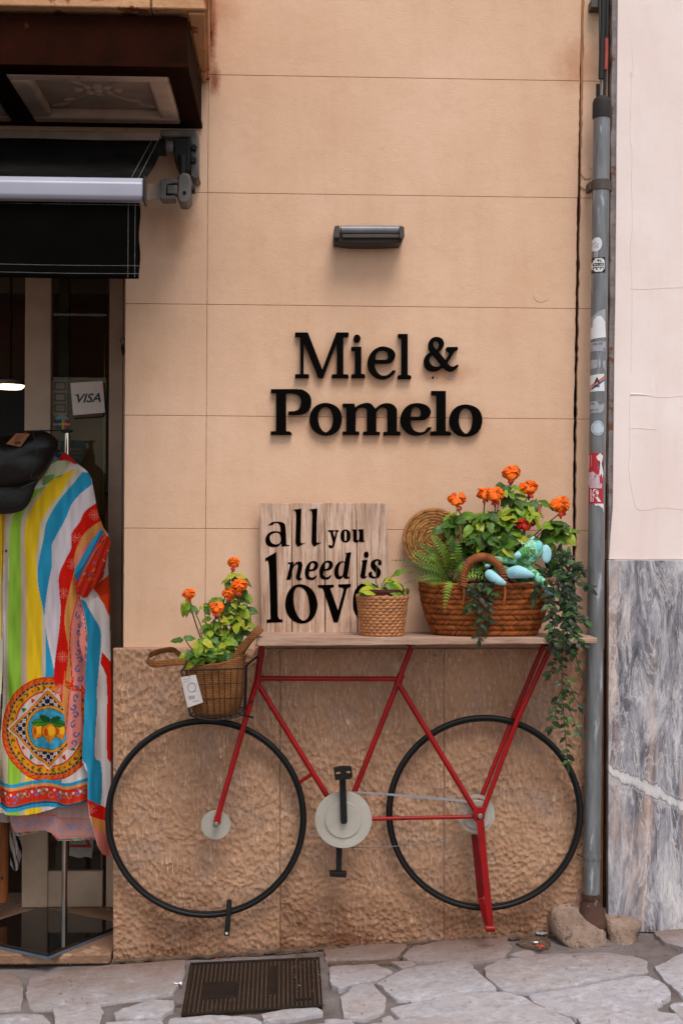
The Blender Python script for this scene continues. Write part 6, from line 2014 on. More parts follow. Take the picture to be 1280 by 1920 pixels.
for (a, b, y) in ((1010, 965, -.1), (1012, 960, -.1), (860, 1000, -.13)):      # dried seed spikes
    c_ = W(a, b, y)
    m = MB()
    for k in range(9):
        m.ell(c_ + V((-.004 * k / 3, 0, -.006 * k + .02)), .006, .005, .006, nu=8, nv=6)
    obj('dry_spike', m, BRACT, fp, smooth=180)
obj('hanging_root', MB().tube(catmull([W(861, 985, -.17), W(863, 1000, -.18), W(860, 1020, -.18)], n=5), [.004] * 11, 8), pmat('dry_brown_stalk', '6a3c22'), fp)

# ------------------------------------------------------------ fern
fern = thing('fern', 'feathery green fern spilling over the left end of the straw basket', 'plant', W(846, 1092, -.17))
rg = random.Random(5)
def frond(path, L0, name='frond'):
    """path: world points; L0: longest leaflet"""
    c = catmull(path, n=max(5, int(sum((path[i+1]-path[i]).length for i in range(len(path)-1)) / (3.0 * len(path) * .0026))))
    m = MB().tube(c, [.0014 * (1 - .7 * i / len(c)) for i in range(len(c))], 5)
    n = len(c)
    acc = 0
    for i in range(3, n - 1):
        t = i / (n - 1)
        tg_ = (c[min(i + 1, n - 1)] - c[i - 1]).normalized()
        nr = V((0, -1, .35))
        sd = tg_.cross(nr).normalized()
        L = L0 * (math.sin(math.pi * min(t * .86 + .14, 1)) ** .7) * (1 - .2 * t)
        for s in (-1, 1):
            for off in (0,):
                p = c[i]
                d_ = (sd * s + tg_ * .35 + V((0, -.05, -.18))).normalized()
                wv = tg_ * min(L * .16, .0028)
                tipp = p + d_ * L * rg.uniform(.9, 1.05)
                md = p.lerp(tipp, .5) + V((0, -.002, .002))
                m.add([p - wv, md - wv * 1.1, tipp, md + wv * 1.1, p + wv], [(0, 1, 3, 4), (1, 2, 3)])
    return obj(name, m, FERNM, fern, smooth=0, fixn=False)
fo = (846, 1090)
for pts_, L0 in (([fo, (820, 1068), (780, 1053), (733, 1051)], 12), ([fo, (825, 1072), (795, 1062), (760, 1062)], 11), ([fo, (820, 1082), (790, 1086), (757, 1094)], 11), ([fo, (815, 1078), (785, 1072), (765, 1075)], 10),
                 ([fo, (838, 1050), (820, 1018), (806, 1000)], 14), ([fo, (850, 1050), (847, 1022), (846, 1003)], 14), ([fo, (855, 1060), (858, 1035), (857, 1010)], 13), ([fo, (825, 1050), (800, 1030), (775, 1012)], 13),
                 ([fo, (842, 1095), (836, 1120), (832, 1148)], 11), ([fo, (860, 1080), (866, 1065), (868, 1052)], 12), ([fo, (815, 1060), (785, 1040), (765, 1032)], 11), ([fo, (862, 1085), (890, 1078), (918, 1092)], 12),
                 ([fo, (870, 1075), (895, 1072), (910, 1078)], 11), ([fo, (830, 1090), (812, 1094), (795, 1092)], 9), ([fo, (840, 1060), (832, 1035), (826, 1015)], 12), ([fo, (825, 1060), (810, 1045), (790, 1042)], 12)):
    yy = [-.16, -.205 - rg.uniform(0, .03), -.225 - rg.uniform(0, .03), -.22 - rg.uniform(0, .02)]
    if pts_[-1][1] > 1130:
        yy = [-.2, -.245, -.25, -.25]
    frond([W(a, b, y) for (a, b), y in zip(pts_, yy)], L0 * PM(-.2))

# ------------------------------------------------------------ trailing vines
rg = random.Random(14)
def vine(par, pts_, y, every=9.0, L=(15, 21), y1=None):
    n = len(pts_)
    P = [W(a, b, y + ((y1 if y1 is not None else y) - y) * i / (n - 1) + rg.uniform(-.008, .008)) for i, (a, b) in enumerate(pts_)]
    c = catmull(P, n=8)
    obj('vine_stem', MB().tube(c, .0012, 6), STEMD, par)
    acc = 0
    k = 0
    for i in range(1, len(c)):
        acc += (c[i] - c[i - 1]).length
        if acc > every * PM(y):
            acc = 0
            k += 1
            tg_ = (c[i] - c[i - 1]).normalized()
            s = 1 if k % 2 else -1
            for q in range(rg.choice((1, 2, 2))):
                d_ = (V((s * rg.uniform(.5, 1.0), rg.uniform(-.6, .1), rg.uniform(-.2, .35))) + tg_ * .6)
                put_leaf(par, rg.choice(LMV), c[i], d_, rg.uniform(*L) * PM(y) * (1 if q == 0 else .6), V((rg.uniform(-.5, .5), -1, .5)), rg.uniform(-.5, .5))
                s = -s
    put_leaf(par, LMV[0], c[-1], c[-1] - c[-3], L[1] * PM(y), V((.3, -1, .3)))
vr = thing('trailing_vine', 'long dark green vine hanging from the right basket end down over the rear wheel hoop', 'plant', W(1045, 1090, -.2))
for pts_, y, ev, y1 in (([(1035, 1085), (1052, 1120), (1055, 1180), (1053, 1240), (1054, 1300), (1057, 1350), (1061, 1400), (1064, 1432)], -.235, 9, -.20), ([(1052, 1265), (1066, 1282), (1075, 1305), (1084, 1322)], -.22, 12, None),
                 ([(1056, 1322), (1068, 1335), (1078, 1360), (1084, 1370)], -.21, 12, None), ([(1062, 1208), (1076, 1222), (1082, 1245), (1090, 1262)], -.225, 12, None), ([(1045, 1085), (1075, 1075), (1090, 1090), (1105, 1103)], -.20, 9, None),
                 ([(1040, 1090), (1068, 1110), (1080, 1140), (1092, 1160)], -.22, 8, None), ([(1045, 1100), (1070, 1150), (1078, 1190), (1093, 1205)], -.24, 8, None), ([(1035, 1095), (1040, 1140), (1038, 1190), (1040, 1215)], -.245, 8, None),
                 ([(1030, 1090), (1026, 1130), (1030, 1170), (1034, 1195)], -.245, 8, None), ([(1040, 1080), (1060, 1100), (1064, 1150), (1060, 1200)], -.25, 7, None), ([(1053, 1230), (1040, 1240), (1033, 1255), (1030, 1262)], -.22, 9, None),
                 ([(1054, 1290), (1044, 1310), (1040, 1340), (1033, 1362)], -.215, 8, None), ([(1030, 1085), (1000, 1100), (1005, 1112), (1002, 1125)], -.245, 10, None), ([(1048, 1095), (1068, 1125), (1066, 1160), (1072, 1215)], -.23, 8, None),
                 ([(1035, 1075), (1045, 1060), (1060, 1048), (1064, 1038)], -.18, 7, None), ([(1020, 1080), (1035, 1060), (1040, 1052), (1046, 1036)], -.17, 6, None), ([(1040, 1080), (1066, 1065), (1080, 1058), (1088, 1066)], -.19, 8, None), ([(1010, 1085), (1028, 1075), (1040, 1072), (1060, 1080)], -.2, 6, None)):
    vine(vr, pts_, y, ev, y1=y1)
    if pts_[-1][1] < 1230 and pts_[-1][0] > 1010:
        vine(vr, [(a_ + rg.uniform(-10, 6), b_ + rg.uniform(-6, 8)) for a_, b_ in pts_], y - .012, ev, y1=y1)
vm = thing('trailing_vine', 'short dark green vine spray hanging down the middle front of the basket under the handle', 'plant', W(895, 1105, -.24))
for pts_ in ([(900, 1090), (897, 1125), (895, 1160), (897, 1200)], [(905, 1092), (915, 1120), (917, 1140), (915, 1165)], [(890, 1092), (888, 1110), (885, 1130), (878, 1140)], [(895, 1092), (905, 1140), (900, 1165), (905, 1180)], [(910, 1085), (918, 1100), (925, 1115), (920, 1125)],
             [(925, 1098), (905, 1095), (885, 1098), (880, 1105)]):
    vine(vm, pts_, -.252, 9, (14, 19))

# ------------------------------------------------------------ soft toy elephant
def toy_mat(name, scale, stops):
    t = NT(name)
    v = t.coord('World')
    vo = t.n('TexVoronoi', feature='DISTANCE_TO_EDGE'); vo.inputs['Scale'].default_value = scale; t.l(v, vo.inputs['Vector'])
    h = t.noise(v, 18, 3, .6, 1.5)
    base = t.ramp(h, stops)
    ln = t.ramp(vo.outputs['Distance'], [(.0, 1.0), (.09, 0.0)])
    t.setc(t.mix(t.math('MULTIPLY', ln, .6), base, 'a8c0a0'))
    return t.done(1.0, 0, t.bump(t.noise(v, 300, 3), .0014, .8), .02)
TG = toy_mat('green_leaf_print_cloth', 120, [(.40, '2f7a30'), (.47, '5a9e4c'), (.51, 'a8cfa8'), (.54, '6fbfc0'), (.60, '3a8438')])
TB = pmat('pale_turquoise_plush', 'a8d2da', '8ec2cc', 60, 1.0, bump=.0016, bscale=300, spec=.03)
def tz(x, y):
    return 880 + x / 7.11, 990 + y / 7.11
def chain(pts, n=14):
    """tapered limb: ((zx, zy, radius px), ...) at depths"""
    c = catmull([W(*tz(a, b), y) for a, b, r, y in pts], n=6)
    rs = [r for _, _, r, _ in pts]
    rr2 = []
    for i in range(len(c)):
        t = i / 6
        k = min(int(t), len(rs) - 2)
        rr2.append((rs[k] + (rs[k + 1] - rs[k]) * (t - k)) * PM(-.2))
    return c, rr2
toy = thing('toy_elephant', 'soft toy elephant in green leaf print with pale turquoise feet in the straw basket', 'toy', W(985, 1090, -.2))
m = MB()
c, rr2 = chain([(740, 700, 18, -.15), (740, 560, 17, -.17), (770, 470, 13, -.18), (800, 420, 12, -.185)]); m.tube(c, rr2, 16); [m.ell(c[i], rr2[i], rr2[i], rr2[i]) for i in (0, len(c) - 1)]
m.ell(W(*tz(835, 300), -.195), 20 * PM(-.2), 20 * PM(-.2), 20 * PM(-.2), None, 24, 16)
m.ell(W(*tz(780, 400), -.20), 15 * PM(-.2), 14 * PM(-.2), 14 * PM(-.2))
c, rr2 = chain([(820, 290, 17, -.20), (740, 320, 12, -.22), (670, 350, 8, -.232), (630, 365, 5.5, -.236)]); m.tube(c, rr2, 16); m.ell(c[-1], rr2[-1], rr2[-1], rr2[-1])
c, rr2 = chain([(740, 480, 9, -.18), (600, 440, 8, -.19), (420, 420, 7, -.20), (250, 408, 6.5, -.2)]); m.tube(c, rr2, 14); m.ell(c[-1], rr2[-1], rr2[-1], rr2[-1])
c, rr2 = chain([(800, 560, 9, -.19), (880, 640, 9, -.21), (980, 740, 8, -.228), (1060, 840, 6.5, -.236)]); m.tube(c, rr2, 14); m.ell(c[-1], rr2[-1], rr2[-1], rr2[-1])
c, rr2 = chain([(700, 640, 11, -.18), (620, 610, 11, -.2), (540, 600, 11, -.22)]); m.tube(c, rr2, 14); m.ell(c[-1], rr2[-1], rr2[-1], rr2[-1])
c, rr2 = chain([(640, 640, 9, -.17), (450, 560, 9, -.19), (330, 600, 9, -.22)]); m.tube(c, rr2, 14); m.ell(c[-1], rr2[-1], rr2[-1], rr2[-1])
b0 = obj('body', m, TG, toy, smooth=180)
rm = b0.modifiers.new('r', 'REMESH'); rm.mode = 'VOXEL'; rm.voxel_size = .0022; rm.use_smooth_shade = True
sm_ = b0.modifiers.new('s', 'SMOOTH'); sm_.iterations = 6; sm_.factor = .6
def footp(pts, nm):
    c, r_ = chain(pts)
    m = MB().tube(c, r_, 18)
    m.ell(c[0], r_[0], r_[0], r_[0]); m.ell(c[-1], r_[-1], r_[-1], r_[-1])
    o = obj(nm, m, TB, toy, smooth=180)
    r = o.modifiers.new('r', 'REMESH'); r.mode = 'VOXEL'; r.voxel_size = .0018; r.use_smooth_shade = True
    s = o.modifiers.new('s', 'SMOOTH'); s.iterations = 5
footp([(265, 620, 9.5, -.245), (330, 670, 9.8, -.25), (400, 710, 7.5, -.252), (455, 735, 4.5, -.25)], 'foot')
footp([(560, 600, 11, -.235), (640, 585, 12.5, -.25), (740, 605, 9.5, -.255), (830, 630, 4.5, -.25)], 'foot')
footp([(1040, 812, 7.5, -.236), (1075, 850, 6.8, -.238), (1105, 878, 4.0, -.238)], 'hand')
footp([(650, 358, 6.8, -.236), (618, 366, 4.8, -.239)], 'trunk_tip')
footp([(822, 150, 3.2, -.19), (855, 122, 2.2, -.19)], 'topknot')
m = MB()
erc = W(*tz(1018, 345), -.196)
m.ell(erc, 10.5 * PM(-.2), .006, 17.5 * PM(-.2), Matrix.Rotation(-.06, 3, 'Y') @ Matrix.Rotation(.25, 3, 'Z'), 24, 16)
obj('ear', m, TB, toy, smooth=180)
obj('ear', MB().ell(W(*tz(235, 505), -.2), 5.5 * PM(-.2), .004, 4 * PM(-.2)), TB, toy, smooth=180)
TEALB = pmat('turquoise_band_cloth', '62b4bc', '78c4c8', 40, .9)
obj('head_patch', MB().ell(W(*tz(893, 272), -.199), 9.5 * PM(-.2), 17.5 * PM(-.2), 15.5 * PM(-.2), Matrix.Rotation(.35, 3, 'Y'), 20, 14), TEALB, toy, smooth=180)
for (a, b, y) in ((822, 292, -.2375), (716, 222, -.2275)):
    e_ = obj('eye', MB().ell(W(*tz(a, b), y), .0048, .0024, .0048), SW, toy, smooth=180)
    obj('pupil', MB().ell(W(*tz(a, b), y - .0014), .0034, .0018, .0034), pmat('navy_bead', '0b0d22', None, 9, .25), e_, smooth=180)
# ------------------------------------------------------------ chrome rail stand on the door step
YS = .30
CHR = pmat('polished_steel', 'b8b0a8', 'a09890', 6, .12, metal=1.0)
GLB = pmat('glossy_black_glass_base', '0d0c0c', '0a0909', 6, .04, spec=.8)
zpl = zstep + .0205
stt = thing('clothes_rail_stand', 'chrome display pole with a black top bar on a glossy black square base', 'stand', (W(120, 1727, YS).x, YS, zstep + .0005))
c0 = H(121, 1728, zpl)
base_px = [(90, 1788), (232, 1731), (76, 1701), (-86, 1750)]
bp = [H(a, b, zpl) for a, b in base_px]
obj('base_plate', MB().prism([(p.x, p.y, zpl) for p in bp], (0, 0, -.010)), GLB, stt, bevel=.001)
obj('base_edge', MB().prism([(p.x * .998 + c0.x * .002, p.y, zpl - .0102) for p in bp], (0, 0, -.0095)), pmat('blue_grey_edge', '5d6a78', '4a5664', 9, .4), stt)
YS = c0.y
zr1 = W(122, 812, YS).z
obj('pole', MB().tube([(c0.x, c0.y, zpl), (c0.x + .001, c0.y, zr1)], .0100, 24), CHR, stt)
obj('pole_collar', MB().tube([(c0.x, c0.y, zpl + .0001), (c0.x, c0.y, zpl + .075)], .0108, 24), CHR, stt)
obj('top_block', MB().pxprism([(113, 806), (135, 805), (134, 809), (128, 811), (122, 812), (116, 811)], YS - .014, .028), BLACKM, stt, bevel=.0015)
obj('back_tube', MB().tube([W(129.5, 809, YS + .012), W(129.5, 900, YS + .012)], .0052, 12), BLACKM, stt)
obj('top_bar', MB().tube([W(34, 809, YS), W(112, 807, YS)], .0026, 10), BLACKM, stt)

# ------------------------------------------------------------ printed kaftan: the print is drawn as flat colour on a folded cloth
CV = Canvas(-200, 845, 222, 1705, 1.0, 'b9a68e')
def Z3(pts): return [(x / 3.84, 800 + y / 3.84) for x, y in pts]
def Z4(pts): return [(x / 4.8, 1240 + y / 4.8) for x, y in pts]
c_cream, c_beige, c_green, c_yel, c_blue, c_lil, c_red, c_tan, c_pink = 'dccdb4', 'b9a48c', '8db83c', 'e8be24', '2b92b6', 'd6c9cc', 'cf1a0e', 'd68d4c', 'd98274'
def sm(pts): return [(p.x, p.y) for p in catmull([V((a, b, 0)) for a, b in pts], n=6)]
def band(left, right, col):
    CV.fill(sm(left) + sm(right)[::-1], col)
CV.fill([(-200, 845), (222, 845), (222, 1705), (-200, 1705)], 'd8cbc4')
CV.fill([(-5, 900), (11, 900), (17, 1340), (8, 1560), (-12, 1560)], 'd9cfae')
band(Z3([(68, 600), (72, 900), (78, 1500), (74, 1920)]) + Z4([(40, 1100)]), Z3([(135, 600), (105, 900), (100, 1400), (92, 1920)]) + Z4([(115, 1100)]), c_beige)
gl_ = Z3([(255, 470), (175, 590), (130, 650), (110, 750), (105, 900), (103, 1150), (95, 1400), (92, 1920)]) + Z4([(120, 1380)])
gr_ = Z3([(360, 430), (270, 530), (210, 620), (188, 720), (188, 1000), (190, 1200), (190, 1500), (190, 1920)]) + Z4([(240, 1380)])
yl_ = Z3([(400, 380), (300, 530), (240, 640), (218, 720), (215, 900), (225, 1200), (228, 1920)]) + Z4([(280, 1380)])
yr_ = Z3([(560, 300), (470, 480), (400, 570), (335, 680), (318, 780), (305, 870), (295, 950), (310, 1150), (335, 1300), (332, 1920)]) + Z4([(415, 1380)])
band(gl_, gr_, c_green)
band(gr_, yl_, 'c2ac92')
band(yl_, yr_, c_yel)
bl_ = Z3([(610, 330), (520, 450), (440, 560), (370, 690), (350, 800), (325, 920), (308, 1030), (315, 1150), (350, 1350), (362, 1500), (365, 1920)]) + Z4([(455, 1050)])
br_ = Z3([(660, 335), (690, 400), (600, 490), (545, 560), (500, 670), (430, 800), (405, 860), (405, 1000), (380, 1130), (353, 1350), (372, 1500), (430, 1790), (445, 1920)]) + Z4([(560, 400), (600, 1050)])
band(yr_, bl_, 'cdbfa6')
band(bl_, br_, c_blue)
rl_ = Z3([(715, 550), (640, 610), (600, 690), (545, 770), (543, 870), (500, 960), (455, 1070), (460, 1200), (470, 1300), (460, 1450), (430, 1650), (418, 1790), (430, 1860)]) + Z4([(535, 130), (590, 350)])
rr_ = Z3([(755, 670), (650, 750), (590, 850), (565, 930), (565, 1030), (540, 1140), (515, 1240), (500, 1330), (500, 1430), (520, 1560), (520, 1660), (495, 1850)]) + Z4([(625, 60), (600, 280), (596, 350)])
band(br_, rl_, c_lil)
band(rl_, rr_, c_red)
tr_r = Z3([(770, 740), (700, 790), (640, 860), (600, 900), (575, 980), (575, 1100), (590, 1230), (560, 1330), (540, 1430), (530, 1560), (540, 1700), (550, 1880)]) + Z4([(695, 120), (660, 300), (650, 450), (640, 570)])
band(rr_, tr_r, c_tan)
pr_ = Z3([(780, 800), (740, 900), (690, 1000), (620, 1080), (605, 1230), (640, 1350), (660, 1500), (650, 1650), (635, 1900)]) + Z4([(770, 200), (770, 420), (790, 600), (785, 680), (660, 760)])
band(tr_r, pr_, c_pink)
# medallion on the lower front
mc = (100.0, 1360.5); mrx, mry = 87.0, 96.0
q = CV.ring(*mc, mrx, mry)
for r, colr in ((1.0, 'c42a16'), (.975, 'd8641c'), (.90, '4a2c24'), (.86, 'd8901c'), (.735, 'c42a16'), (.705, 'd2bdb4')):
    CV.paint(q < r, colr)
th = np.arctan2((CV.Y - mc[1]) / mry, (CV.X - mc[0]) / mrx)
CV.paint((q > .915) & (q < .97) & (np.abs(((th * 44 / 3.1416) % 2) - 1 - (q - .94) * 18) < .28), 'c42a16')
CV.paint((q > .865) & (q < .895) & (((th * 60 / 3.1416) % 2) < .9), '8a7a78')
ch = np.abs(q - .80)
CV.paint((ch < .04) & (np.abs((((th * 36 / 3.1416) + ch * 14) % 2) - 1) < .38) & (((th * 6 / 3.1416) % 1) > .2), '5a5220')
CV.paint((ch < .02) & (np.abs(((th * 6 / 3.1416) % 1) - .1) < .05), 'c42a16')
ins = q < .70
for k in range(16):
    a = 2 * math.pi * k / 16 + .2
    for w_, colr in ((.17, 'd2bdb4'), (.11, 'c8281a')) if k % 2 == 0 else ((.12, '2c6a4a'),):
        dth = np.abs(((th - a + math.pi) % (2 * math.pi)) - math.pi)
        CV.paint(ins & (dth < w_ * np.sin(np.clip((q - .25) / .45, 0, 1) * math.pi) ** .8) & (q > .28), colr)
dd = np.abs(CV.X - 98.5) / 71 + np.abs(CV.Y - 1360.5) / 72.5
CV.paint(dd < 1.06, 'd2bdb4'); CV.paint(dd < 1.0, 'b8661c'); CV.paint(dd < .965, 'e0902c'); CV.paint(dd < .93, 'b8661c'); CV.paint(dd < .90, '12233c')
uu = ((CV.X - 98.5) + (CV.Y - 1360.5)) / 14.6; vv = ((CV.X - 98.5) - (CV.Y - 1360.5)) / 14.6
xx, yy = (CV.X - 98.5) / 7.4, (CV.Y - 1360.5) / 7.4
cxk = (np.floor(xx + .5) + np.floor(yy + .5)) % 2 == 0
fx, fy = np.abs((xx + .5) % 1 - .5), np.abs((yy + .5) % 1 - .5)
CV.paint((dd < .90) & cxk & (np.maximum(fx, fy) < .46), 'cfc4bc')
CV.paint((dd < .90) & cxk & (np.maximum(fx, fy) < .46) & (np.maximum(fx, fy) > .3) & ((fx < .12) | (fy < .12)), '1a1a22')
CV.paint((dd < .90) & cxk & (np.hypot(fx, fy) < .17), 'c42a16')
q2 = CV.ring(99.5, 1360.5, 44, 44)
for r, colr in ((1.0, '3a2416'), (.975, 'dc8c1c'), (.88, '3a2416'), (.86, '3a8aa6')):
    CV.paint(q2 < r, colr)
nz = vnoise(CV.h, CV.w, 5, 9)
CV.c[(q2 < .86) & (nz > .6)] *= 1.25
def lemon(cx, cy, rx, ry, tip):
    for g, colr in ((1.09, '4a2210'), (1.0, 'cf7a14')):
        r_ = CV.ring(cx, cy, rx * g, ry * g)
        r2 = CV.ring(cx + tip[0], cy + tip[1], rx * .38 * g, ry * .34 * g)
        CV.paint((r_ < 1) | (r2 < 1), colr)
    CV.paint(CV.ring(cx + rx * .25, cy - ry * .1, rx * .55, ry * .6) < 1, 'e0a020')
    CV.paint(CV.ring(cx - rx * .45, cy + ry * .1, rx * .28, ry * .5) < 1, 'b8480e')
lemon(80, 1363, 10.5, 13, (-4, 12)); lemon(122, 1363, 10.5, 13, (3, 12)); lemon(101, 1365, 13.5, 15, (0, 15))
def leafp(x0, y0, x1, y1, w_, colr, edge):
    L = math.hypot(x1 - x0, y1 - y0)
    t = ((CV.X - x0) * (x1 - x0) + (CV.Y - y0) * (y1 - y0)) / L / L
    d_ = np.abs((CV.X - x0) * (y1 - y0) - (CV.Y - y0) * (x1 - x0)) / L
    wv = w_ * np.sin(np.clip(t, 0, 1) * math.pi) ** .7 * (1 + .12 * np.sin(t * 30))
    m_ = (t > 0) & (t < 1)
    CV.paint(m_ & (d_ < wv + .8), edge); CV.paint(m_ & (d_ < wv), colr); CV.paint(m_ & (d_ < .5), edge)
leafp(104, 1347, 68, 1349, 6.5, '3c7a24', '12301a'); leafp(104, 1345, 84, 1336, 5, '1c5226', '0c2414'); leafp(104, 1347, 132, 1352, 6.5, '2c6a22', '12301a'); leafp(104, 1345, 122, 1339, 4.5, '1c5226', '0c2414')
# the patterned folds to the right of the medallion
CV.fill(rl_[10:] + rr_[::-1][:3], c_red)
band(rl_[-3:], rr_[-3:], c_red)
band(rr_[-4:], tr_r[-5:], c_tan)
band(tr_r[-5:], pr_[-6:], c_pink)
bl2 = Z3([(605, 1230), (640, 1350), (660, 1500), (650, 1650), (635, 1900)]) + Z4([(790, 300), (780, 620), (780, 830), (825, 920), (835, 1180)])
br2 = Z3([(640, 1250), (700, 1360), (745, 1460), (745, 1580), (730, 1750), (720, 1900)]) + Z4([(905, 400), (890, 800), (935, 880), (950, 1080), (935, 1260)])
CV.fill(Z3([(600, 1100), (700, 1150), (850, 1000), (850, 1920)]) + [(222, 1705), (170, 1705)] + Z4([(835, 1180), (780, 830)]) + Z3([(635, 1900), (650, 1500)]), 'dacdc8')
band(bl2, br2, c_blue)
CV.fill(Z3([(690, 1150), (800, 1060), (812, 1200), (812, 1380), (770, 1270)]), 'd8401c')
CV.fill(Z3([(755, 1610), (830, 1700), (830, 1920), (790, 1920), (785, 1770), (742, 1690)]), c_red)
CV.fill(Z4([(935, 0), (985, 130), (990, 300), (985, 560), (990, 840), (1030, 900), (1030, 0)]), c_red)
CV.fill(Z4([(833, 1175), (935, 1255), (1030, 1315), (1030, 1440), (860, 1330)]), c_red)
CV.fill(Z4([(860, 1330), (1030, 1440), (1030, 1560), (885, 1450)]), c_tan)
CV.fill(Z4([(885, 1445), (1030, 1555), (1030, 1760), (940, 1700)]), c_pink)
# small daisies on the red stripe
def daisy(cx, cy, r):
    for k in range(12):
        a = 2 * math.pi * k / 12
        CV.line([(cx + r * .35 * math.cos(a), cy + r * .35 * math.sin(a)), (cx + r * math.cos(a), cy + r * math.sin(a))], 0.8, 'dc8a74')
    CV.paint(CV.ring(cx, cy, 1.3, 1.3) < 1, 'e0b09a')
for (x, y) in ((700, 637), (582, 800), (550, 985), (492, 1192), (483, 1640), (465, 1870)):
    daisy(x / 3.84, 800 + y / 3.84, 10)
daisy(570 / 4.8, 1240 + 235 / 4.8, 9); daisy(872 / 4.8, 1240 + 1270 / 4.8, 9)
# scroll print on the pink band
def scroll(cx, cy, s, flip=1, a=0.0, colr='3a6a9a'):
    pts = []
    for k in range(26):
        t = k / 25
        r = s * (1 - .8 * t)
        an = a + flip * (t * 5.0)
        pts.append((cx + r * math.cos(an) * .7, cy + r * math.sin(an)))
    CV.line(pts, s * .32, '6a3a7a'); CV.line(pts, s * .2, colr)
for k in range(19):
    t = k / 18
    y = 1085 + t * 300
    xa = np.interp(y, [p[1] for p in tr_r], [p[0] for p in tr_r]); xb = np.interp(y, [p[1] for p in pr_[3:-1]], [p[0] for p in pr_[3:-1]])
    scroll((xa + xb) / 2 + (1.5 if k % 2 else -1.5), y, min(7.5, (xb - xa) * .34), 1 if k % 2 else -1, k * 1.1)
ed_ = [(x, y) for x, y in tr_r if y > 1060]
CV.line(ed_, 1.6, c_red); CV.line([(x - 1, y) for x, y in pr_[3:-2]], 1.6, c_red)
# hem bands
def hem(y0, y1, col, x0=8, x1=175, sl=-.0):
    n = 24
    top = [(x0 + (x1 - x0) * k / n, y0 + 3.5 * math.sin(k * .45) - (x0 + (x1 - x0) * k / n) * .02) for k in range(n + 1)]
    bot = [(a, b + (y1 - y0)) for a, b in top]
    CV.fill(top + bot[::-1], col)
oy = 1240
hem(oy + 1048 / 4.8, oy + 1083 / 4.8, c_blue); hem(oy + 1080 / 4.8, oy + 1108 / 4.8, c_tan); hem(oy + 1106 / 4.8, oy + 1228 / 4.8, 'c8301c')
hem(oy + 1228 / 4.8, oy + 1246 / 4.8, 'b8502c'); hem(oy + 1240 / 4.8, oy + 1256 / 4.8, '144a70'); hem(oy + 1256 / 4.8, oy + 1290 / 4.8, c_blue)
for k in range(13):
    x = 14 + k * 12.6
    y = oy + 1166 / 4.8 + 3.5 * math.sin((x - 8) / 167 * 24 * .45) - x * .02
    scroll(x, y + 2 * math.sin(k), 8.5, 1 if k % 2 else -1, k, '7a9a2c' if k % 3 == 0 else ('d8803c' if k % 3 == 1 else '4a80b0'))
    CV.paint(CV.ring(x + 6, y - 5, 2.2, 2.6) < 1, 'cfc4bc')
# left front panel edge and its red medallion corner at the top
CV.fill([(-60, 965), (9, 963), (12, 1000), (10, 1060), (0, 1110), (-60, 1150)], c_red)
CV.paint(CV.ring(-30, 1030, 34, 70) < 1, 'd2bdb4'); CV.paint(CV.ring(-34, 1030, 30, 60) < 1, '12233c')
CV.line([(9.5, 962), (10, 1060), (6, 1085)], 2.6, 'd8901c')
CV.fill([(11, 962), (20, 962), (15, 1120), (16, 1200), (13, 1190)], 'd0a41c')
CV.fill([(-200, 1120), (-8, 1120), (-16, 1240), (-16, 1462), (-200, 1462)], 'd6c8a6')
for k, cc in enumerate(('8aa838', 'e0b01c', '1d86ac', 'c4b2b4', c_red)):
    CV.fill([(-40 - 34 * k, 1130), (-22 - 34 * k, 1130), (-24 - 34 * k, 1540), (-44 - 34 * k, 1540)], cc)
for y0_, y1_, cc in ((1463, 1470, c_blue), (1470, 1476, c_tan), (1476, 1500, 'c8301c'), (1500, 1512, c_blue)):
    CV.fill([(-200, y0_), (8, y0_), (6, y1_), (-200, y1_)], cc)
# weave and wash variation
wash = .78 + .36 * vnoise(CV.h, CV.w, 40, 7)[..., None]
thr = 1 + .05 * (RNG.random((CV.h, CV.w, 1)) - .5) + .035 * np.sin(CV.Y * 2.6)[..., None]
CV.c *= wash * thr * 1.0

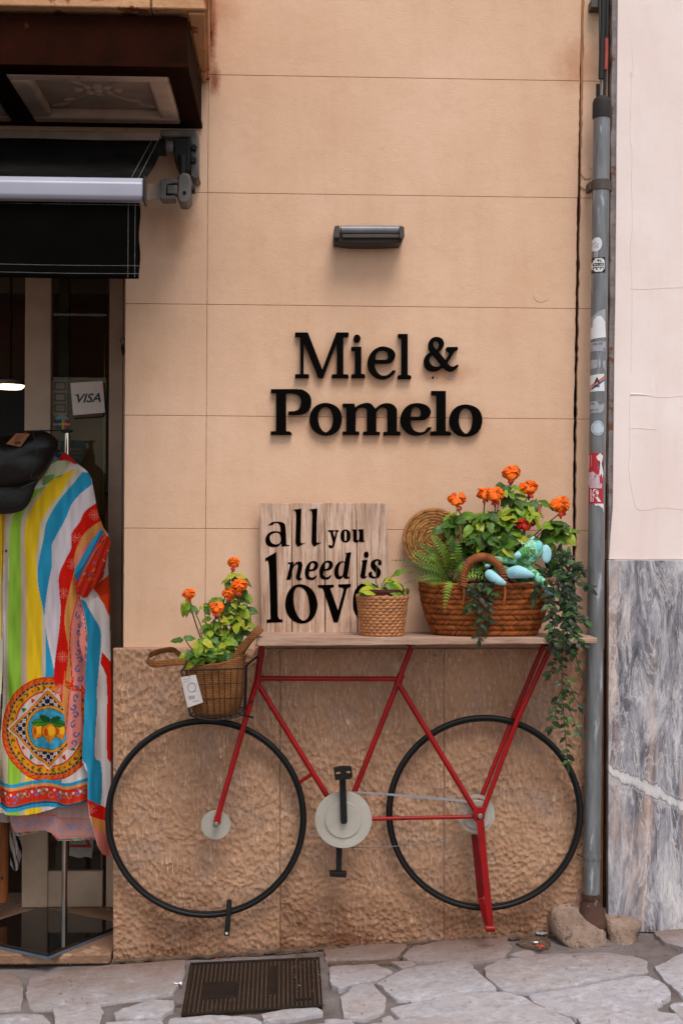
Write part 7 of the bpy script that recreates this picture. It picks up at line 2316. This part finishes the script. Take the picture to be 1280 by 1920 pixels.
def cloth_mat():
    t = NT('printed_linen')
    a_ = t.n('VertexColor'); a_.layer_name = 'Col'
    t.setc(a_.outputs[0])
    v = t.coord('World')
    w1 = t.noise(t.coord('World', (300, 300, 900)), 1, 2); 
    return t.done(.9, 0, t.bump(w1, .0008, .5, None), .1)
CLOTH = cloth_mat()
def sheet(name, poly, yf, par, canvas=CV, step=1.0, xmin=-200, back=False, colr=None):
    P = poly
    xs = np.arange(max(xmin, min(p[0] for p in P)), max(p[0] for p in P) + step, step)
    ys = np.arange(min(p[1] for p in P), max(p[1] for p in P) + step, step)
    X, Y = np.meshgrid(xs, ys)
    inside = np.zeros(X.shape, bool)
    for i in range(len(P)):
        (xa, ya), (xb, yb) = P[i - 1], P[i]
        if ya == yb: continue
        inside ^= (Y >= min(ya, yb)) & (Y < max(ya, yb)) & (X < xa + (Y - ya) * (xb - xa) / (yb - ya))
    yd = yf(X, Y)
    idx = -np.ones(X.shape, int)
    use = np.zeros(X.shape, bool)
    cell = inside[:-1, :-1] & inside[1:, :-1] & inside[:-1, 1:] & inside[1:, 1:]
    use[:-1, :-1] |= cell; use[1:, :-1] |= cell; use[:-1, 1:] |= cell; use[1:, 1:] |= cell
    idx[use] = np.arange(use.sum())
    Xu, Yu, D_ = X[use], Y[use], yd[use]
    # sight-line placement, vectorised
    rx = fwd.x * FPX + right.x * (Xu - 640) + up.x * (HOR - Yu)
    ry = fwd.y * FPX + right.y * (Xu - 640) + up.y * (HOR - Yu)
    rz = fwd.z * FPX + right.z * (Xu - 640) + up.z * (HOR - Yu)
    t_ = (YS - CAM.y) / ry
    P3 = np.stack([CAM.x + rx * t_, np.full_like(Xu, 0) + D_, CAM.z + rz * t_], -1)
    off = np.array(root_loc(par))
    P3 = P3 - off
    jj, ii = np.nonzero(cell)
    f = np.stack([idx[jj, ii], idx[jj + 1, ii], idx[jj + 1, ii + 1], idx[jj, ii + 1]], -1)
    me = bpy.data.meshes.new(name)
    me.vertices.add(len(P3)); me.vertices.foreach_set('co', P3.astype(np.float32).ravel())
    me.loops.add(f.size); me.loops.foreach_set('vertex_index', f.ravel().astype(np.int32))
    me.polygons.add(len(f)); me.polygons.foreach_set('loop_start', np.arange(0, f.size, 4).astype(np.int32))
    me.polygons.foreach_set('use_smooth', np.ones(len(f), bool))
    me.update(calc_edges=True)
    cx_ = np.clip(((Xu - canvas.x0) / canvas.res).astype(int), 0, canvas.w - 1); cy_ = np.clip(((Yu - canvas.y0) / canvas.res).astype(int), 0, canvas.h - 1)
    c = np.ones((len(P3), 4), np.float32); c[:, :3] = canvas.c[cy_, cx_] if colr is None else np.array(lin(colr))
    at = me.color_attributes.new('Col', 'FLOAT_COLOR', 'POINT'); at.data.foreach_set('color', c.ravel())
    return obj(name, me, CLOTH, par)
kaf = thing('kaftan', 'bright striped linen kaftan with a lemon medallion print hanging on the chrome stand', 'dress', (c0.x, c0.y, W(120, 1690, YS).z))
def folds(X, Y, seed=0, amp=.010):
    amp = amp * 1.9
    g1 = vn2(X, Y, 95, 17, seed); g2 = vn2(X, Y, 60, 8, seed + 1); g3 = vn2(X, Y, 160, 34, seed + 2)
    lower = np.clip((Y - 900) / 400, .25, 1)
    return amp * lower * ((g1 - .5) * 1.6 + (g2 - .5) * .5 + (g3 - .5) * 2.2)
_tab = {}
def vn2(X, Y, cy, cx, seed):
    if seed not in _tab:
        _tab[seed] = np.random.default_rng(seed + 50).random((80, 120))
    g = _tab[seed]
    y, x = (Y + 400) / cy, (X + 400) / cx
    y0, x0 = np.floor(y).astype(int), np.floor(x).astype(int)
    fy, fx = y - y0, x - x0
    fy, fx = fy * fy * (3 - 2 * fy), fx * fx * (3 - 2 * fx)
    y0 %= 79; x0 %= 119
    return (g[y0, x0] * (1 - fx) + g[y0, x0 + 1] * fx) * (1 - fy) + (g[y0 + 1, x0] * (1 - fx) + g[y0 + 1, x0 + 1] * fx) * fy
def bodyY(X, Y, c=YS - .085, seed=0, amp=.010):
    e = np.clip((X - 120) / 95, 0, 1)
    sh_ = np.clip((960 - Y) / 110, 0, 1)
    return c + .06 * e ** 2 + .06 * sh_ ** 1.5 + folds(X, Y, seed, amp)
body = [(14, 955), (60, 935), (95, 880), (120, 866), (142, 866), (155, 874), (168, 884), (176, 898), (182, 925), (190, 965), (199, 990), (207, 1002), (206, 1060), (209, 1110), (210, 1180), (211, 1240), (213, 1300), (213, 1420), (212, 1560),
        (205, 1560), (192, 1500), (173, 1494), (150, 1500), (120, 1506), (100, 1512), (60, 1518), (20, 1517), (6, 1519), (10, 1400), (14, 1250), (16, 1100)]
obj_body = sheet('front_cloth', body, lambda X, Y: bodyY(X, Y), kaf)
left = [(-160, 960), (16, 955), (17, 1100), (17, 1250), (15, 1340), (9, 1440), (6, 1525), (-20, 1523), (-100, 1520), (-160, 1520)]
sheet('left_front_cloth', left, lambda X, Y: bodyY(X, Y, YS - .100, 10), kaf)
side = [(157, 1200), (168, 1240), (166, 1350), (162, 1405), (163, 1420), (168, 1432), (173, 1440), (174, 1490), (178, 1520), (184, 1545), (190, 1572), (198, 1592), (206, 1600), (213, 1603), (214, 1560), (214, 1300), (211, 1180), (209, 1110), (180, 1120), (160, 1150)]
sheet('side_fold_cloth', side, lambda X, Y: bodyY(X, Y, YS - .105, 20, .012), kaf)
# sleeve with its rolled patterned cuff
CS = Canvas(130, 970, 225, 1130, .5, 'c8301c')
def S3(pts): return [(x / 3.84, 800 + y / 3.84) for x, y in pts]
CS.fill(S3([(755, 735), (785, 745), (600, 1110), (572, 1060), (570, 1000)]), '1a6a94'); CS.fill(S3([(755, 735), (770, 740), (640, 990), (580, 1060), (572, 1000)]), '2a96b8')
CS.line(S3([(790, 760), (720, 850), (640, 1000), (598, 1115)]), 1.4, '8a2a6a'); CS.line(S3([(800, 780), (735, 870), (655, 1010), (608, 1130)]), 1.4, 'd8803c')
rg = random.Random(3)
for k in range(70):
    x, y = rg.uniform(150, 218), rg.uniform(990, 1120)
    colr = rg.choice(['d8642c', '3a70b0', 'c9b8b4', '7a9a2c', '2a4a80', 'c8301c', 'e08040', '8a1a10'])
    a = rg.uniform(0, 3.14); L = rg.uniform(4, 9)
    CS.line([(x + L * .5 * math.cos(a + q_ * .5), y + L * .5 * math.sin(a + q_ * .5) + q_) for q_ in range(6)], rg.uniform(1.2, 2.8), colr, clip=CS.mask(S3([(790, 750), (840, 800), (840, 860), (780, 1080), (660, 1230), (600, 1180), (605, 1130), (660, 1000)])))
CS.c *= .85
slv = [(150, 1066), (150, 1085), (152, 1095), (158, 1112), (166, 1119), (172, 1118), (185, 1100), (202, 1080), (208, 1050), (214, 1030), (217, 1016), (214, 1008), (204, 996), (198, 990), (190, 1000), (170, 1030)]
sheet('sleeve_cuff', slv, lambda X, Y: YS - .125 + .05 * np.clip(np.abs((X - 182) * .8 + (Y - 1055) * .5) / 34, 0, 1.3) ** 2 + .004 * np.sin(X * .5 + Y * .2), kaf, CS, .7)
# collar
CC = Canvas(60, 840, 160, 930, .5, 'c4c4a0')
CC.fill(Z3([(330, 430), (340, 365), (420, 345), (415, 390), (370, 430)]), '7aa05a'); CC.fill(Z3([(415, 370), (550, 318), (553, 350), (540, 362), (430, 368)]), '7aa04a')
CC.line(Z3([(425, 255), (415, 370)]), 1.0, 'a8a888'); CC.fill(Z3([(250, 470), (330, 380), (335, 440), (260, 470)]), 'c9b9b0')
CC.c *= .9
sheet('collar', Z3([(245, 478), (300, 400), (340, 330), (380, 285), (440, 250), (500, 245), (572, 282), (555, 330), (553, 355), (530, 366), (420, 372), (400, 395), (345, 435), (300, 460)]), lambda X, Y: YS - .072 + .0006 * (X - 100) ** 2 * .05, kaf, CC, .8)
sheet('collar_band', Z3([(440, 245), (480, 190), (500, 195), (545, 235), (574, 272), (570, 284), (500, 247)]), lambda X, Y: YS - .060 + 0 * X, kaf, None or CV, .8, colr='c01c14')
sheet('collar_lining', Z3([(405, 200), (425, 192), (475, 192), (440, 248), (330, 340), (350, 270)]), lambda X, Y: YS - .03 + 0 * X, kaf, CV, .8, colr='8e8a92')
sheet('neck_label', Z3([(405, 210), (415, 192), (475, 193), (445, 240)]), lambda X, Y: YS - .034 + 0 * X, kaf, CV, .8, colr='0e4a5a')
# longer back panel seen below the front hem, wrong side of the print
CH_ = Canvas(0, 1480, 222, 1600, .5, 'a88a82')
CH_.fill(Z4([(60, 1330), (530, 1345), (540, 1390), (880, 1400), (900, 1590), (520, 1590), (420, 1540), (150, 1560)]), 'b0706a', .55)
for k in range(13):
    x, y = 28 + k * 12.6, 1240 + (1440 + (40 if k > 6 else 0)) / 4.8 + (2 if k % 2 else -2)
    pts = [(x + 8 * (1 - .8 * t / 20) * math.cos((1 if k % 2 else -1) * t * .25 + k) * .8, y + 8 * (1 - .8 * t / 20) * math.sin((1 if k % 2 else -1) * t * .25 + k)) for t in range(21)]
    CH_.line(pts, 2.6, '7a7f96')
CH_.line(Z4([(80, 1350), (520, 1375), (540, 1400), (870, 1415)]), 1, 'b84a44'); CH_.line(Z4([(120, 1530), (420, 1520), (530, 1560), (900, 1570)]), 1, 'b84a44')
rg = random.Random(6)
for k in range(56):
    x = 26 + k * 3
    yb_h = np.interp(x, [22, 30, 85, 106, 112, 190], [1555, 1563, 1557, 1570, 1573, 1571])
    CH_.line([(x, yb_h - 2), (x + 3, yb_h - 1 + rg.uniform(-1, 1))], 3.2, rg.choice(['b82c20', '2c7a5a', '2c4a80', '4a8a5a', 'b82c20']))
CH_.c *= 1.15
hemp = [(15, 1505), (22, 1545), (30, 1563), (36, 1566), (60, 1562), (85, 1557), (98, 1560), (106, 1570), (112, 1574), (150, 1574), (190, 1571), (192, 1560), (190, 1490), (120, 1495)]
sheet('back_panel', hemp, lambda X, Y: YS - .02 + folds(X, Y, 30, .006), kaf, CH_, .9)
backs = [(-160, 960), (60, 940), (95, 890), (140, 885), (168, 930), (184, 1000), (196, 1240), (196, 1500), (180, 1550), (-160, 1550)]
sheet('back_cloth', backs, lambda X, Y: YS + .06 + folds(X, Y, 40, .006), kaf, CV, 3.0, colr='a8988c')
obj('button', MB().disc(W(12, 1033, YS - .115), .005, YS - .118, YS - .114, 16), pmat('brown_button', '6a4030'), kaf, bevel=.001)

# ------------------------------------------------------------ black cap hung on the bar
def puff(outline, y, bulge, back, rings=9, n=5, ctr=None, pw=.5, wob=0.0):
    """closed outline (photo pixels) swelling forward by bulge and back by back metres"""
    o = catmull([V((a, b, 0)) for a, b in outline], closed=True, n=n)
    c = V((*ctr, 0)) if ctr else sum(o, V()) / len(o)
    N = len(o)
    vs, fs = [], []
    def ringset(sgn, amp):
        out = []
        for k in range(rings):
            s = math.cos(math.pi / 2 * k / rings)
            d_ = amp * math.sin(math.pi / 2 * k / rings)
            for p in o:
                q = c + (p - c) * s
                w_ = W(q.x, q.y, y); w_.y = y + sgn * d_ + (wob * noise.noise(w_ * 18) if k else 0)
                out.append(w_)
        return out
    f = ringset(-1, bulge); b = ringset(1, back)[N:]
    m = MB()
    vs = f + b
    for k in range(rings - 1):
        for i in range(N):
            j = (i + 1) % N
            fs.append((k * N + i, k * N + j, (k + 1) * N + j, (k + 1) * N + i))
    fs.append(tuple((rings - 1) * N + i for i in range(N)))
    o2 = N * rings
    for i in range(N):
        j = (i + 1) % N
        fs.append((i, o2 + i, o2 + j, j))
    for k in range(rings - 2):
        for i in range(N):
            j = (i + 1) % N
            fs.append((o2 + k * N + i, o2 + (k + 1) * N + i, o2 + (k + 1) * N + j, o2 + k * N + j))
    fs.append(tuple(o2 + (rings - 2) * N + i for i in range(N)))
    return m.add(vs, fs)
YC = YS - .15
CAPM = pmat('black_leather', '0e0b09', '16120f', 16, .42, spec=.35, bump=.0012, bscale=70)
cap = thing('cap', 'black leather baker boy cap with a kraft tag hung in front of the striped kaftan', 'cap', W(20, 963, YC))
obj('crown', puff([(-70, 880), (-60, 840), (-25, 824), (0, 820), (40, 812), (65, 808), (88, 810), (104, 820), (110.5, 834), (102, 857), (87, 886), (72, 903), (40, 918), (0, 920), (-45, 915)], YC, .085, .05, 10, ctr=(30, 862), wob=.012), CAPM, cap, smooth=180)
obj('brim', puff([(-40, 912), (0, 905), (40, 906), (71, 899), (66, 914), (62, 928), (51, 950), (33, 961), (0, 964), (-35, 955)], YC - .02, .022, .006, 6, ctr=(15, 930)), CAPM, cap, smooth=180)
for pts_, yy_ in (([(5, 919), (35, 917), (60, 908), (73, 898)], .062), ([(62, 812), (70, 850), (58, 895)], .098), ([(-2, 956), (30, 953), (48, 942), (58, 920)], .036)):
    obj('seam', MB().tube(catmull([W(a, b, YC - yy_) for a, b in pts_], n=6), .0012, 6), CAPM, cap)
KR = pmat('kraft_card', '8e5a34', '7a4a28', 20, .8)
kt = obj('kraft_tag', MB().pxprism([(31, 812.5), (57, 813), (39, 838), (12, 832.5)], YC - .094, .001), KR, cap)
m = MB()
for k in range(5):
    a, b = 33 - k * 1.8, 816 + k * 2.4
    m.add([W(a, b, YC - .0955), W(a + 12 - (k % 2) * 4, b + 1.2, YC - .0955), W(a + 12 - (k % 2) * 4, b + 1.9, YC - .0955), W(a, b + .7, YC - .0955)], [(0, 1, 2, 3)])
m.add([W(a, b, YC - .0955) for a, b in ((27, 829), (38, 828), (40, 830), (36, 834), (34, 831), (30, 835), (29, 832))], [tuple(range(7))])
obj('tag_print', m, pmat('dark_brown_print', '2c160c'), kt, smooth=0, fixn=False)
obj('hook_wire', MB().tube(catmull([W(82, 808, YS), W(78, 806, YS - .05), W(80, 812, YS - .14)], n=6), .0012, 6), BLACKM, cap)

# ------------------------------------------------------------ things standing low behind the kaftan
WP = wood_mat('orange_pine', '9a5a2c', '7d4420', '5a2e14', 'Z', .3)
wp = W(4, 1690, .36)
zft = max(wp.z, zstep)
po = thing('wooden_post', 'orange brown turned wooden post standing at the left edge below the kaftan', 'post', (wp.x, .36, zft))
obj('post_shaft', MB().lathe((W(2, 1690, .36).x, .36, zft), [(.024, 0), (.026, .01), (.026, .35), (.03, .36), (.03, .40), (.01, .42)], 24), WP, po)
obj('knot', MB().ell(W(4, 1646, .334), .005, .002, .007), pmat('dark_knot', '2a140a'), po)
sbm = Canvas(-10, 1500, 60, 1650, .5, 'b0a294')
for k in range(9):
    CV2 = sbm
    CV2.line([(-5 + k * 9, 1500), (8 + k * 9, 1570), (26 + k * 9, 1650)], 4.2 if k % 2 else 1.6, '141a2c')
sbg = thing('striped_bag', 'navy and cream striped cloth bag hanging low behind the kaftan', 'bag', W(28, 1640, .34))
YSsave = YS
YS = .40
sheet('bag_cloth', [(2, 1515), (14, 1545), (22, 1590), (22, 1618), (28, 1632), (36, 1630), (42, 1600), (42, 1540), (40, 1515)], lambda X, Y: .38 + .02 * ((X - 26) / 16) ** 2 + .006 * np.sin(X * .5), sbg, sbm, .9)
sheet('bag_back', [(2, 1515), (14, 1545), (22, 1590), (22, 1618), (28, 1632), (36, 1630), (42, 1600), (42, 1540), (40, 1515)], lambda X, Y: .43 - .02 * ((X - 26) / 16) ** 2, sbg, sbm, 2, colr='14141c')
YS = YSsave
dk = W(30, 1700, .49)

# ------------------------------------------------------------ iron drain cover
IRON = pmat('brown_cast_iron', '23160f', '170e09', 20, .62, metal=.25, bump=.003, bscale=90, wear='5a3c2c', wear_amt=.64, wear_scale=15, kind='World')
GROOVE = pmat('dust_in_grooves', '7a6250', '5d4838', 25, .95, kind='World')
cr = [G(357, 1802, .012), G(599, 1791, .012), G(605, 1882, .012), G(340, 1900, .012)]
cen = sum(cr, V()) / 4
gr = thing('drain_cover', 'brown cast iron drain cover with fine parallel slats set into the paving by the wall', 'drain cover', cen - V((0, 0, .012)))
def gp(u, v_, dz=0.0):
    p = (cr[0] * (1 - u) + cr[1] * u) * (1 - v_) + (cr[3] * (1 - u) + cr[2] * u) * v_
    return V((p.x, p.y, gz(p.x) + .0055 + dz))
def gbox(u0, u1, v0, v1, zt2, zb2):
    return MB().prism([gp(u0, v0, zt2), gp(u1, v0, zt2), gp(u1, v1, zt2), gp(u0, v1, zt2)], (0, 0, zb2 - zt2))
obj('cover_bed', gbox(.0, 1, .0, 1, -.0035, -.02), GROOVE, gr)
for (a, b, c_, d_) in ((0, 1, 0, .025), (0, 1, .975, 1), (0, .014, .0255, .9745), (.986, 1, .0255, .9745)):
    obj('frame_bar', gbox(a, b, c_, d_, .002, -.01), IRON, gr, bevel=.0008)
NSL = 30
for k in range(NSL):
    u0 = .018 + (.964) * k / NSL
    u1 = .018 + (.964) * (k + .82) / NSL
    cut = [(.03, .97)]
    um = (u0 + u1) / 2
    for (a, b, c_, d_) in PL_ if False else ():
        pass
    obj('slat', gbox(u0, u1, .03, .97, .0 + random.uniform(-.0004, .0004), -.008), IRON, gr, bevel=.0006)
for (a, b, c_, d_) in ((.13, .37, .42, .72), (.60, .66, .15, .7)):
    obj('flat_plate', gbox(a, b, c_, d_, .0016, -.003), IRON, gr, bevel=.0008)
for (a, b, c_, d_) in ((.80, .81, .1, .85), (.93, .94, .1, .85), (.81, .93, .84, .86)):
    obj('raised_edge', gbox(a, b, c_, d_, .0022, -.003), IRON, gr, bevel=.0005)
